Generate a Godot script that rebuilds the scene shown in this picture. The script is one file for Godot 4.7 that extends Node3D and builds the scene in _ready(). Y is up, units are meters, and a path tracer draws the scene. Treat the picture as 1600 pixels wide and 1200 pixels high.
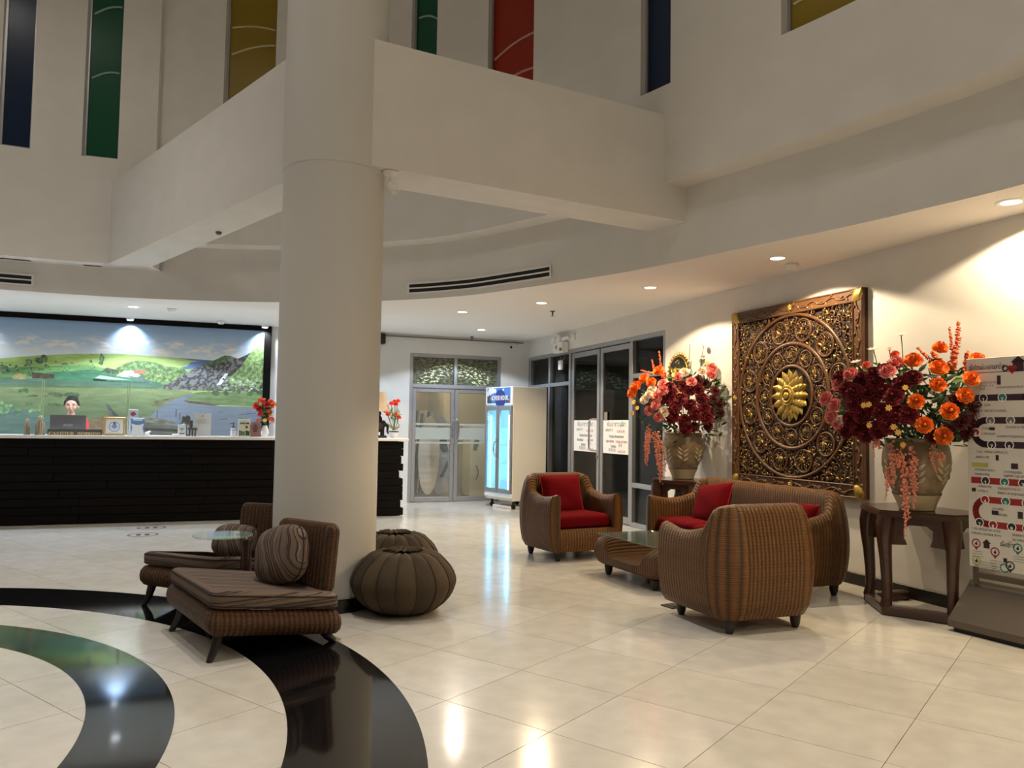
extends Node3D
# A hotel lobby at night: round atrium with a column, reception desk on the left, rattan seating on the right.

const C := Vector2(-3.8, -2.58)            # the middle of the round floor pattern (x, z)
const RING := [[-180, 7.0], [-120, 6.85], [-60, 6.8], [-40, 6.85], [-19, 6.95], [-8.5, 7.12], [6, 7.28], [17, 7.33], [22, 7.32], [27, 7.27], [32, 7.14], [38, 7.03], [45, 6.98], [52, 6.92], [58, 6.94], [68, 7.1], [73, 7.22], [90, 7.3], [120, 7.2], [180, 7.0]]
const CEIL := 2.83
const SOFFIT := 3.5
const LOW := 3.18
const ROOF := 7.6
const DOOR_AXIS := Vector3(1.68, 0, -10.2)
const BACK_AXIS := Vector3(-1.643, 0, -13.17)
const DESK_AXIS := Vector3(-1.53, 0, -11.265)
var RW: Transform3D
var BW: Transform3D
var DK: Transform3D

func _ready() -> void:
	# camera, environment, lamps out of the frame
	var cam := Camera3D.new()
	cam.name = "camera"
	cam.fov = rad_to_deg(2.0 * atan(600.0 / 1219.13))
	cam.near = 0.05
	cam.far = 100.0
	cam.transform = Transform3D(Basis(Vector3.RIGHT, 0.05367) * Basis(Vector3.BACK, 0.015276), Vector3(0, 1.31, 0))
	add_child(cam)
	var we := WorldEnvironment.new()
	we.name = "world_environment"
	var e := Environment.new()
	e.background_mode = Environment.BG_COLOR
	e.background_color = Color(0.012, 0.014, 0.02)
	e.tonemap_mode = Environment.TONE_MAPPER_LINEAR
	e.tonemap_exposure = 0.94
	e.sdfgi_enabled = true
	e.ssao_enabled = true
	e.ssil_enabled = true
	we.environment = e
	add_child(we)
	rng.seed = 7
	RW = framed(DOOR_AXIS, 0.35, 0.937)
	BW = framed(BACK_AXIS, 0.937, -0.35)
	DK = framed(DESK_AXIS, 0.937, -0.35)
	atrium_lights()
	materials()
	# setting
	floor_()
	column()
	ring_and_ceiling()
	walls()
	glass_front()
	back_door()
	store_room()
	downlights()
	ceiling_bits()
	# objects, large to small
	reception()
	mural()
	seating()
	carved_panel()
	consoles()
	sign_stand()
	fridge()
	loungers()
	poufs()
	desk_items()
	receptionist()

func ring_r(a: float) -> float:
	while a > 180.0: a -= 360.0
	while a < -180.0: a += 360.0
	for i in RING.size() - 1:
		if a <= RING[i + 1][0]:
			# smooth between the table's rows
			var p0: float = RING[maxi(i - 1, 0)][1]
			var p3: float = RING[mini(i + 2, RING.size() - 1)][1]
			var w: float = (a - RING[i][0]) / (RING[i + 1][0] - RING[i][0])
			return lerpf(lerpf(RING[i][1], RING[i + 1][1], w), cubic_interpolate(RING[i][1], RING[i + 1][1], p0, p3, w), 0.35)
	return 7.0

func ring_p(a: float, off: float, y: float) -> Vector3:
	var r := ring_r(a) + off
	return Vector3(C.x + sin(deg_to_rad(a)) * r, y, C.y - cos(deg_to_rad(a)) * r)

func spot(x: float, y: float, z: float, e: float, c: Color, ang: float, size := 0.04, dir := Vector3.DOWN) -> SpotLight3D:
	var l := SpotLight3D.new()
	l.name = "spot_light"
	l.light_energy = e
	l.light_color = c
	l.spot_range = 30.0
	l.spot_attenuation = 2.0
	l.spot_angle = ang
	l.spot_angle_attenuation = 0.6
	l.light_size = size
	l.shadow_enabled = true
	var up := Vector3.FORWARD if absf(dir.y) > 0.95 else Vector3.UP
	l.transform = Transform3D(Basis.looking_at(dir.normalized(), up), Vector3(x, y, z))
	add_child(l, true)
	return l

func atrium_lights() -> void:
	# unseen lamps added under the roof to light the atrium: [angle about the middle, distance from it, strength]
	M["lamp_warm"] = glow(Color(1.0, 0.9, 0.75), 6.0)
	var n := 0
	for a in [[40, 3.6, 14.0], [100, 3.6, 15.0], [160, 3.6, 14.0], [220, 3.6, 13.0], [280, 3.6, 13.0], [340, 3.6, 13.0]]:
		var r := deg_to_rad(a[0])
		var x: float = C.x + sin(r) * a[1]
		var z: float = C.y - cos(r) * a[1]
		spot(x, ROOF - 0.06, z, a[2] * 0.76, Color(1.0, 0.97, 0.93), 41.0, 0.06).spot_angle_attenuation = 0.9
		spot(x, ROOF - 0.06, z, 2.5, Color(1.0, 0.97, 0.93), 75.0, 0.06)
		var g := MB.new()
		g.lathe([[0.0, -0.04], [0.12, -0.04], [0.14, -0.02], [0.14, 0.0], [0.0, 0.0]], 20)
		var o := thing("added_roof_light", "added round warm lamp, out of view under the high atrium roof", "ceiling light", at(x, ROOF, z), "added atrium roof lights")
		part(o, "diffuser", g, M.lamp_warm)

func materials() -> void:
	M.wall = mat(col(226, 223, 217), 0.75)
	M.wall.albedo_texture = noise_tex(0.012, Color(0.965, 0.965, 0.965), Color(1, 1, 1), 3, 3)
	M.wall.uv1_triplanar = true
	M.wall.uv1_world_triplanar = true
	M.wall.uv1_scale = Vector3.ONE * 0.7
	M.ceil = mat(col(236, 231, 224), 0.85)
	M.column = mat(col(208, 206, 200), 0.6)
	M.dark_trim = mat(col(30, 24, 22), 0.4)
	M.tile = []
	var tt := noise_tex(0.02, Color(0.93, 0.93, 0.93), Color(1, 1, 1), 5, 11, 256)
	for k in 4:
		var m := mat(col(217 - k * 2, 213 - k * 2, 205 - k * 3), 0.14, 0.0, 0.5)
		m.albedo_texture = tt
		m.uv1_scale = Vector3(0.9, 0.9, 1)
		m.uv1_offset = Vector3(k * 0.37, k * 0.21, 0)
		M.tile.append(m)
	M.grout = mat(col(120, 110, 96), 0.9)
	M.granite = mat(col(20, 20, 22), 0.06, 0.0, 0.5)
	M.granite.albedo_texture = noise_tex(0.3, Color(0.7, 0.7, 0.7), Color(1, 1, 1), 3, 5)
	M.alu = mat(col(176, 178, 182), 0.38, 0.75)
	M.chrome = mat(col(215, 215, 220), 0.12, 1.0)
	M.glass = pane(col(200, 215, 215), 0.08)
	M.dark_glass = pane(col(14, 17, 18), 0.4)
	M.dark_glass.metallic_specular = 0.3
	M.black = mat(col(14, 14, 15), 0.5)
	M.white = mat(col(232, 230, 226), 0.55)
	M.paper = mat(col(236, 234, 230), 0.8)
	M.ink = mat(col(40, 40, 46), 0.8)
	M.red_ink = mat(col(186, 60, 56), 0.8)
	M.gold = mat(col(212, 168, 74), 0.32, 0.85)
	M.lamp_cool = glow(Color(0.93, 0.96, 1.0), 8.0)
	# dark wood of the desk and the console tables
	M.dark_wood = mat(col(14, 9, 8), 0.65, 0.0, 0.25)
	M.dark_wood.albedo_texture = wood_tex(3)
	M.table_wood = mat(col(74, 44, 28), 0.3)
	M.table_wood.albedo_texture = wood_tex(5)
	M.table_wood.clearcoat_enabled = true
	M.table_wood.clearcoat = 0.4
	M.table_wood.clearcoat_roughness = 0.2
	M.carved = mat(col(112, 78, 50), 0.4)
	M.carved.albedo_texture = wood_tex(8)
	M.carved_dark = mat(col(38, 26, 18), 0.75)
	M.gilt = mat(col(170, 142, 70), 0.36, 0.65)
	# woven rattan: upright ribs with strands over and under
	var W := 128
	var hh := Image.create_empty(W, W, false, Image.FORMAT_RGB8)
	var ha := Image.create_empty(W, W, false, Image.FORMAT_RGB8)
	rng.seed = 21
	var strand := []
	for k in 16:
		strand.append(rf(0.82, 1.0))
	for y in W:
		for x in W:
			var rib := fposmod(x / 32.0, 1.0)
			var sy := y / 8.0
			var row := int(sy)
			var f := sy - row
			var over := 1.0 if (row + int(x / 32)) % 2 == 0 else 0.0
			var bulge := sin(PI * rib)
			var round_ := sqrt(maxf(0.0, 1.0 - pow(2.0 * f - 1.0, 2.0)))
			var hgt := clampf(0.05 + 0.6 * bulge + 0.35 * round_ * (0.4 + 0.6 * over), 0, 1)
			hh.set_pixel(x, y, Color(hgt, hgt, hgt))
			var s: float = (0.38 + 0.62 * pow(hgt, 0.9)) * strand[row] * (0.93 + 0.07 * over)
			ha.set_pixel(x, y, Color(s, s * 0.985, s * 0.96))
	var th := ImageTexture.create_from_image(hh)
	var ta := ImageTexture.create_from_image(ha)
	for q in [["rattan", col(142, 94, 41), 0.42], ["rattan_dark", col(110, 71, 32), 0.48]]:
		var m := mat(q[1], q[2])
		m.albedo_texture = ta
		m.metallic_specular = 0.4
		m.heightmap_enabled = true
		m.heightmap_texture = th
		m.heightmap_scale = 1.1
		m.uv1_scale = Vector3(1.0 / 0.124, 1.0 / 0.1, 1)
		M[q[0]] = m
	M.red_cloth = mat(col(98, 8, 17), 0.95, 0.0, 0.2)
	# striped cloth of the loungers
	rng.seed = 5
	var cols := []
	for k in 64:
		var z := rf(0, 1)
		cols.append(col(128, 110, 96) if z < 0.45 else (col(104, 88, 77) if z < 0.68 else (col(150, 132, 116) if z < 0.85 else col(48, 39, 35))))
	M.stripe = mat(Color(0.86, 0.84, 0.84), 0.95)
	M.stripe.albedo_texture = tex_of(128, 16, func(x, _y): return cols[x / 2] * (0.9 + 0.1 * (x % 2)))
	M.stripe.uv1_scale = Vector3(3.9, 3.9, 1)
	# straw of the poufs
	M.straw = []
	for k in 4:
		var c0: Color = [col(74, 58, 36), col(86, 68, 43), col(67, 52, 33), col(80, 63, 40)][k]
		var m := mat(c0, 0.85)
		m.albedo_texture = tex_of(64, 64, func(x, y): return Color.WHITE * (0.62 + 0.38 * absf(sin(PI * (x if k % 2 == 1 else y) / 8.0)) * (0.8 + 0.2 * absf(sin(PI * (x + y) / 16.0)))))
		m.uv1_scale = Vector3(12, 12, 1)
		M.straw.append(m)
	M.rope = mat(col(52, 38, 24), 0.9)
	M.leaf = mat(col(38, 60, 28), 0.6)
	M.leaf.backlight_enabled = true
	M.leaf.backlight = Color(0.1, 0.16, 0.06)
	M.leaf_light = mat(col(88, 118, 56), 0.6)
	M.stem = mat(col(60, 82, 44), 0.7)
	for q in [["rose_red", col(112, 8, 22)], ["rose_pink", col(226, 130, 124)], ["rose_white", col(238, 218, 198)], ["rose_orange", col(238, 128, 36)], ["coral", col(234, 112, 72)], ["pale", col(240, 208, 196)], ["hang", col(218, 140, 116)], ["yellow", col(226, 176, 84)], ["plum", col(92, 30, 36)], ["orchid", col(250, 96, 60)]]:
		var m := mat(q[1], 0.75)
		m.rim_enabled = true
		m.rim = 0.1
		m.backlight_enabled = true
		m.backlight = (q[1] as Color) * 0.1
		M[q[0]] = m

func wood_tex(s: int) -> ImageTexture:
	var f := FastNoiseLite.new()
	f.seed = s
	f.frequency = 0.02
	return tex_of(256, 128, func(x, y):
		var w := f.get_noise_2d(x * 0.35, y * 4.0) * 0.5 + f.get_noise_2d(x * 1.2 + 300, y * 14.0) * 0.3
		var q := clampf(0.82 + 0.26 * w, 0.4, 1.0)
		return Color(q, q * 0.97, q * 0.94))

# ---------------------------------------------------------------- floor
func floor_() -> void:
	var b := MB.new()
	b.box(Vector3(-2.0, -0.104, -5.0), Vector3(26, 0.2, 30))
	var base := struct("floor", b, M.grout)
	var s := 0.6007
	var ca := cos(0.65477)
	var sa := sin(0.65477)
	var U := Vector2(ca, sa)
	var V := Vector2(sa, -ca)
	var O := Vector2(-0.2925, -3.79)
	var circ := {}
	for R in [3.535, 2.98, 2.515, 2.153]:
		var p := PackedVector2Array()
		for k in 240:
			p.append(C + Vector2.from_angle(TAU * k / 240) * R)
		circ[R] = p
	var list := []
	var inset := 0.0017
	for i in range(-26, 22):
		for j in range(-24, 26):
			var o := O + U * s * i + V * s * j
			var m := o + (U + V) * s * 0.5
			if m.x < -12 or m.x > 7.5 or m.y < -17.5 or m.y > 4.5:
				continue
			if not inside_room(m, 0.45):
				continue
			var q := PackedVector2Array([o + (U + V) * inset, o + U * (s - inset) + V * inset, o + (U + V) * (s - inset), o + V * (s - inset) + U * inset])
			var dm := m.distance_to(C)
			var polys := [q]
			if dm < 4.1:
				polys = []
				polys.append_array(Geometry2D.clip_polygons(q, circ[3.535]))
				for mid in Geometry2D.intersect_polygons(q, circ[2.98]):
					polys.append_array(Geometry2D.clip_polygons(mid, circ[2.515]))
				polys.append_array(Geometry2D.intersect_polygons(q, circ[2.153]))
			for p in polys:
				if p.size() < 3 or Geometry2D.is_polygon_clockwise(p) and polys.size() > 1 and absf(area(p)) < 0.0004:
					continue
				var cen := Vector2.ZERO
				for z in p:
					cen += z
				cen /= p.size()
				# how near, and whether the photograph looks that way
				var sees := cen.y < -2.2 and absf(cen.x) < -cen.y * 0.75 + 0.4 and inside_room(cen, 0.0)
				list.append([cen.length() + (0.0 if sees else 100.0), p, cen])
	list.sort_custom(func(a, b2): return a[0] < b2[0])
	var rest := MB.new()
	for i in list.size():
		var p: PackedVector2Array = list[i][1]
		var near: bool = i < 285 and list[i][0] < 99.0
		var g := MB.new() if near else rest
		g.slab(p, -0.006, 0.0)
		for k in g.v.size():
			g.t[k] = Vector2(g.v[k].x, g.v[k].z)
		if near:
			part(base, "tile", g, M.tile[rng.randi() % 4])
	stuff(part(base, "tile", rest, M.tile[1]))
	for rr in [[3.534, 2.981], [2.514, 2.154]]:
		var g := MB.new()
		g.turned([[rr[1], -0.004], [rr[1], 0.0], [rr[0], 0.0], [rr[0], -0.004]], 240, Vector3(C.x, 0, C.y))
		for k in g.v.size():
			g.t[k] = Vector2(g.v[k].x, g.v[k].z)
		part(base, "stone_band", g, M.granite, Transform3D(), "curved band of polished black stone")

func area(p: PackedVector2Array) -> float:
	var a := 0.0
	for i in p.size():
		a += p[i].cross(p[(i + 1) % p.size()])
	return a * 0.5

func inside_room(p: Vector2, margin: float) -> bool:
	var a := RW.affine_inverse() * Vector3(p.x, 0, p.y)
	var b := BW.affine_inverse() * Vector3(p.x, 0, p.y)
	return a.z > -margin and b.z > -margin

func column() -> void:
	var g := MB.new()
	g.turned([[0.37, 0.0], [0.37, 3.16], [0.377, 3.163], [0.377, ROOF + 0.1]], 64)
	var o := struct("column", g, M.column, null, at(-1.355, 0, -5.77))
	var b := MB.new()
	b.turned([[0.371, 0.095], [0.38, 0.095], [0.382, 0.09], [0.382, 0.0]], 64)
	part(o, "skirting", b, M.granite)

# ---------------------------------------------------------------- the round opening, its walls and the low ceiling
func strip(g: MB, a0: float, a1: float, step: float, f0: Array, f1: Array, ori: int) -> void:
	var n := maxi(1, int(ceil((a1 - a0) / step)))
	var A := PackedVector3Array()
	var B := PackedVector3Array()
	for k in n + 1:
		var a := lerpf(a0, a1, float(k) / n)
		A.append(ring_p(a, f0[0], f0[1]))
		B.append(ring_p(a, f1[0], f1[1]))
	g.grid([A, B], false, false, ori)

func wall_block(g: MB, a0: float, a1: float, off: float, y0: float, y1: float, th := 0.18) -> void:
	strip(g, a0, a1, 1.5, [off, y0], [off, y1], -1)
	strip(g, a0, a1, 1.5, [off + th, y0], [off + th, y1], 1)
	for y in [y0, y1]:
		var q := g.v.size()
		strip(g, a0, a1, 1.5, [off, y], [off + th, y], 1)
		fix_y(g, q, -1.0 if y == y0 else 1.0)
	for a in [a0, a1]:
		var o := ring_p(a + (1.0 if a == a1 else -1.0), 0, 0) - ring_p(a, 0, 0)
		g.quad(ring_p(a, off, y0), ring_p(a, off + th, y0), ring_p(a, off + th, y1), ring_p(a, off, y1), o)

func fix_y(g: MB, q: int, sy: float) -> void:
	for j in range(q, g.v.size()):
		g.n[j] = Vector3(0, sy, 0)
	for j in range(0, g.ix.size(), 3):
		if g.ix[j] >= q:
			var a := g.ix[j]; var b := g.ix[j + 1]; var c := g.ix[j + 2]
			if (g.v[b] - g.v[a]).cross(g.v[c] - g.v[a]).y * sy > 0.0:
				g.ix[j + 1] = c; g.ix[j + 2] = b

func fix_out(g: MB, q: int, inward: bool) -> void:
	for j in range(q, g.v.size()):
		var d := Vector3(g.v[j].x - C.x, 0, g.v[j].z - C.y).normalized() * (-1.0 if inward else 1.0)
		g.n[j] = d if g.n[j].dot(d) > 0 else -g.n[j]
	for j in range(0, g.ix.size(), 3):
		if g.ix[j] >= q:
			var a := g.ix[j]; var b := g.ix[j + 1]; var c := g.ix[j + 2]
			if (g.v[b] - g.v[a]).cross(g.v[c] - g.v[a]).dot(g.n[a]) > 0.0:
				g.ix[j + 1] = c; g.ix[j + 2] = b

func ring_and_ceiling() -> void:
	# the bulkhead
	var g := MB.new()
	strip(g, -180, 180, 1.5, [0, CEIL], [0, SOFFIT], 1)
	fix_out(g, 0, true)
	var q := g.v.size()
	strip(g, -180, 180, 1.5, [0.14, CEIL + 0.1], [0.14, SOFFIT + 0.1], 1)
	fix_out(g, q, false)
	struct("bulkhead_wall", g, M.wall)
	# soffit between bulkhead and atrium wall
	g = MB.new()
	strip(g, -5, 180, 1.5, [-0.07, SOFFIT], [0.14, SOFFIT], 1)
	strip(g, -180, -60, 1.5, [-0.07, SOFFIT], [0.14, SOFFIT], 1)
	strip(g, -60, -5, 1.5, [-0.07, LOW], [0.1, LOW], 1)
	fix_y(g, 0, -1)
	q = g.v.size()
	strip(g, -180, 180, 1.5, [-0.1, SOFFIT + 0.12], [0.14, SOFFIT + 0.12], 1)
	fix_y(g, q, 1)
	struct("soffit_ceiling", g, M.wall)
	# atrium wall with its tall coloured windows
	var wins := [[-19.15, -16.38, "blue", -0.33, 4.46], [-11.9, -8.6, "green", -0.33, 4.46], [1.1, 6.3, "yellow", -0.25, 4.4], [20.9, 23.8, "green", -0.25, 4.4], [30.0, 35.65, "red", -0.25, 4.4], [47.6, 50.75, "blue", -0.25, 4.39], [60.4, 65.6, "yellow", -0.25, 4.37], [-29, -25.8, "red", -0.33, 4.46], [78, 82, "green", -0.25, 4.4]]
	wins.sort_custom(func(a, b): return a[0] < b[0])
	g = MB.new()
	var a := -180.0
	var n := 0
	for w in wins:
		piece(g, a, w[0])
		var bot := LOW if w[0] < -5 else SOFFIT
		wall_block(g, w[0], w[1], w[3], bot, w[4])
		wall_block(g, w[0], w[1], w[3], 7.0, ROOF)
		a = w[1]
		n += 1
		coloured_window(n, w)
	piece(g, a, 180.0)
	struct("wall_atrium", g, M.wall)
	# roof
	g = MB.new()
	g.slab(circle(7.6, 96), ROOF, ROOF + 0.2)
	struct("ceiling_atrium", g, M.ceil)
	# beams that meet at the column
	g = MB.new()
	g.slab(PackedVector2Array([Vector2(-1.28, -5.43), Vector2(-5.15, -9.58), Vector2(-4.83, -9.88), Vector2(-1.5, -6.2)]), LOW, 4.17)
	struct("beam", g, M.wall)
	g = MB.new()
	g.slab(PackedVector2Array([Vector2(-1.28, -5.43), Vector2(1.64, -7.03), Vector2(1.43, -7.42), Vector2(-1.3, -5.93)]), LOW, 4.12)
	struct("beam", g, M.wall)
	# low ceiling from the opening out to the walls
	var corners := [RW * Vector3(-3.945 - 0.1, 0, -0.1), RW * Vector3(15.0, 0, -0.1), Vector3(8, 0, 6), Vector3(-14, 0, 6), BW * Vector3(-11.5, 0, -0.1)]
	var poly := PackedVector2Array()
	for c in corners:
		poly.append(Vector2(c.x, c.z))
	var angs := []
	for k in 240:
		angs.append(-180.0 + 1.5 * k)
	for p in poly:
		angs.append(rad_to_deg(atan2(p.x - C.x, -(p.y - C.y))))
	angs.sort()
	g = MB.new()
	var A := PackedVector3Array()
	var B := PackedVector3Array()
	for ang in angs + [angs[0] + 360.0]:
		var d := Vector2(sin(deg_to_rad(ang)), -cos(deg_to_rad(ang)))
		var best := C + d * 20.0
		for i in poly.size():
			var h = Geometry2D.segment_intersects_segment(C, C + d * 30.0, poly[i], poly[(i + 1) % poly.size()])
			if h != null and (h as Vector2).distance_to(C) < best.distance_to(C):
				best = h
		A.append(ring_p(ang, 0.0, CEIL))
		B.append(Vector3(best.x, CEIL, best.y))
	for up in [0.0, 0.14]:
		q = g.v.size()
		var A2 := PackedVector3Array()
		var B2 := PackedVector3Array()
		for i in A.size():
			A2.append(A[i] + Vector3(0, up, 0)); B2.append(B[i] + Vector3(0, up, 0))
		g.grid([A2, B2], false, false, 1)
		fix_y(g, q, 1.0 if up > 0 else -1.0)
	struct("ceiling", g, M.ceil)

func circle(r: float, n: int) -> PackedVector2Array:
	var p := PackedVector2Array()
	for k in n:
		p.append(C + Vector2.from_angle(TAU * k / n) * r)
	return p

func piece(g: MB, a0: float, a1: float) -> void:
	# a stretch of atrium wall, thicker and lower left of the left beam
	var cuts := [a0]
	for c in [-60.0, -5.0]:
		if c > a0 and c < a1:
			cuts.append(c)
	cuts.append(a1)
	for i in cuts.size() - 1:
		var left: bool = cuts[i] >= -60.0 and cuts[i + 1] <= -5.0
		wall_block(g, cuts[i], cuts[i + 1], -0.33 if left else -0.25, LOW if left else SOFFIT, ROOF, 0.26 if left else 0.18)

func coloured_window(n: int, w: Array) -> void:
	if not M.has("win_blue"):
		for q in [["blue", col(11, 34, 64)], ["green", col(13, 80, 52)], ["yellow", col(138, 114, 20)], ["red", col(146, 34, 9)]]:
			var m := mat(q[1], 0.25, 0.0, 0.35)
			M["win_" + q[0]] = m
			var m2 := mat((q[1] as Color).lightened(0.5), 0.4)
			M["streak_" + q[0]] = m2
	var off: float = w[3] + 0.09
	var o := Node3D.new()
	o.name = "window_%d" % n
	add_child(o, true)
	o.set_meta("kind", "structure")
	var g := MB.new()
	wall_block(g, w[0] + 0.1, w[1] - 0.1, off, w[4], 7.0, 0.012)
	part(o, "coloured_pane", g, M["win_" + w[2]], Transform3D(), "tall pane of %s glass" % w[2])
	g = MB.new()
	for e in [[w[0], w[0] + 0.22], [w[1] - 0.22, w[1]]]:
		wall_block(g, e[0], e[1], off - 0.02, w[4], 7.0, 0.05)
	wall_block(g, w[0], w[1], off - 0.02, w[4], w[4] + 0.03, 0.05)
	part(o, "window_frame", g, M.alu)
	# thin curved tubes in a lighter tint, standing in for reflections on the glass
	rng.seed = 40 + n
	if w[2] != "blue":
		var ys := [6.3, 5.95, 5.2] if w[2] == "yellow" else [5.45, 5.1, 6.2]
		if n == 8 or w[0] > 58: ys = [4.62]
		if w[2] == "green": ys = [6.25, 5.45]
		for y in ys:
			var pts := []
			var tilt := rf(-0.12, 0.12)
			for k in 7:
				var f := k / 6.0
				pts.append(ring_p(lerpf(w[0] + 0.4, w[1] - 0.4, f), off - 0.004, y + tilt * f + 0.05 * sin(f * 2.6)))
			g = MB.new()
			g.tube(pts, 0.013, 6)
			part(o, "reflection_streak", g, M["streak_" + w[2]])

# ---------------------------------------------------------------- walls
func walls() -> void:
	var g := MB.new()
	var T := 0.2
	# right wall: over the glass front, and the solid stretch
	g.box(Vector3((-4.1 + 0.61) * 0.5, (2.53 + CEIL + 0.1) * 0.5, -T * 0.5), Vector3(4.71, CEIL + 0.1 - 2.53, T))
	g.box(Vector3((0.61 + 15.0) * 0.5, (CEIL + 0.1) * 0.5, -T * 0.5), Vector3(14.39, CEIL + 0.1, T))
	struct("wall_right", g, M.wall, null, RW)
	g = MB.new()
	g.box(Vector3((0.61 + 15.0) * 0.5, 0.05, 0.008), Vector3(14.39, 0.1, 0.016), 0.004)
	struct("baseboard_right", g, M.dark_trim, null, RW)
	g = MB.new()
	var h := CEIL + 0.1
	g.box(Vector3((-12 - 0.09) * 0.5, h * 0.5, -T * 0.5), Vector3(11.91, h, T))
	g.box(Vector3((1.546 + 2.074) * 0.5, h * 0.5, -T * 0.5), Vector3(0.528, h, T))
	g.box(Vector3((-0.09 + 1.546) * 0.5, (2.52 + h) * 0.5, -T * 0.5), Vector3(1.636, h - 2.52, T))
	struct("wall_back", g, M.wall, null, BW)
	g = MB.new()
	g.box(Vector3(-14.1, h * 0.5, -4), Vector3(0.2, h, 24))
	struct("wall_left", g, M.wall)
	g = MB.new()
	g.box(Vector3(-3, h * 0.5, 6.1), Vector3(24, h, 0.2))
	struct("wall_front", g, M.wall)

func bar(g: MB, x0: float, y0: float, x1: float, y1: float, z: float, d: float) -> void:
	g.box(Vector3((x0 + x1) * 0.5, (y0 + y1) * 0.5, z), Vector3(absf(x1 - x0), absf(y1 - y0), d), 0.004)

func leaf(o: Node3D, x0: float, x1: float, y0: float, y1: float, fr: float, bottom: float, gl: Material, z := -0.05) -> void:
	var g := MB.new()
	bar(g, x0, y0, x0 + fr, y1, z, 0.045)
	bar(g, x1 - fr, y0, x1, y1, z, 0.045)
	bar(g, x0 + fr, y1 - fr, x1 - fr, y1, z, 0.045)
	bar(g, x0 + fr, y0, x1 - fr, y0 + bottom, z, 0.045)
	part(o, "door_frame", g, M.alu)
	g = MB.new()
	g.box(Vector3((x0 + x1) * 0.5, (y0 + bottom + y1 - fr) * 0.5, z), Vector3(x1 - x0 - 2 * fr + 0.01, y1 - y0 - fr - bottom + 0.01, 0.008))
	part(o, "pane", g, gl)

func node(called: String, x: Transform3D) -> Node3D:
	var o := Node3D.new()
	o.name = called
	add_child(o, true)
	o.transform = x
	o.set_meta("kind", "structure")
	return o

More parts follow.
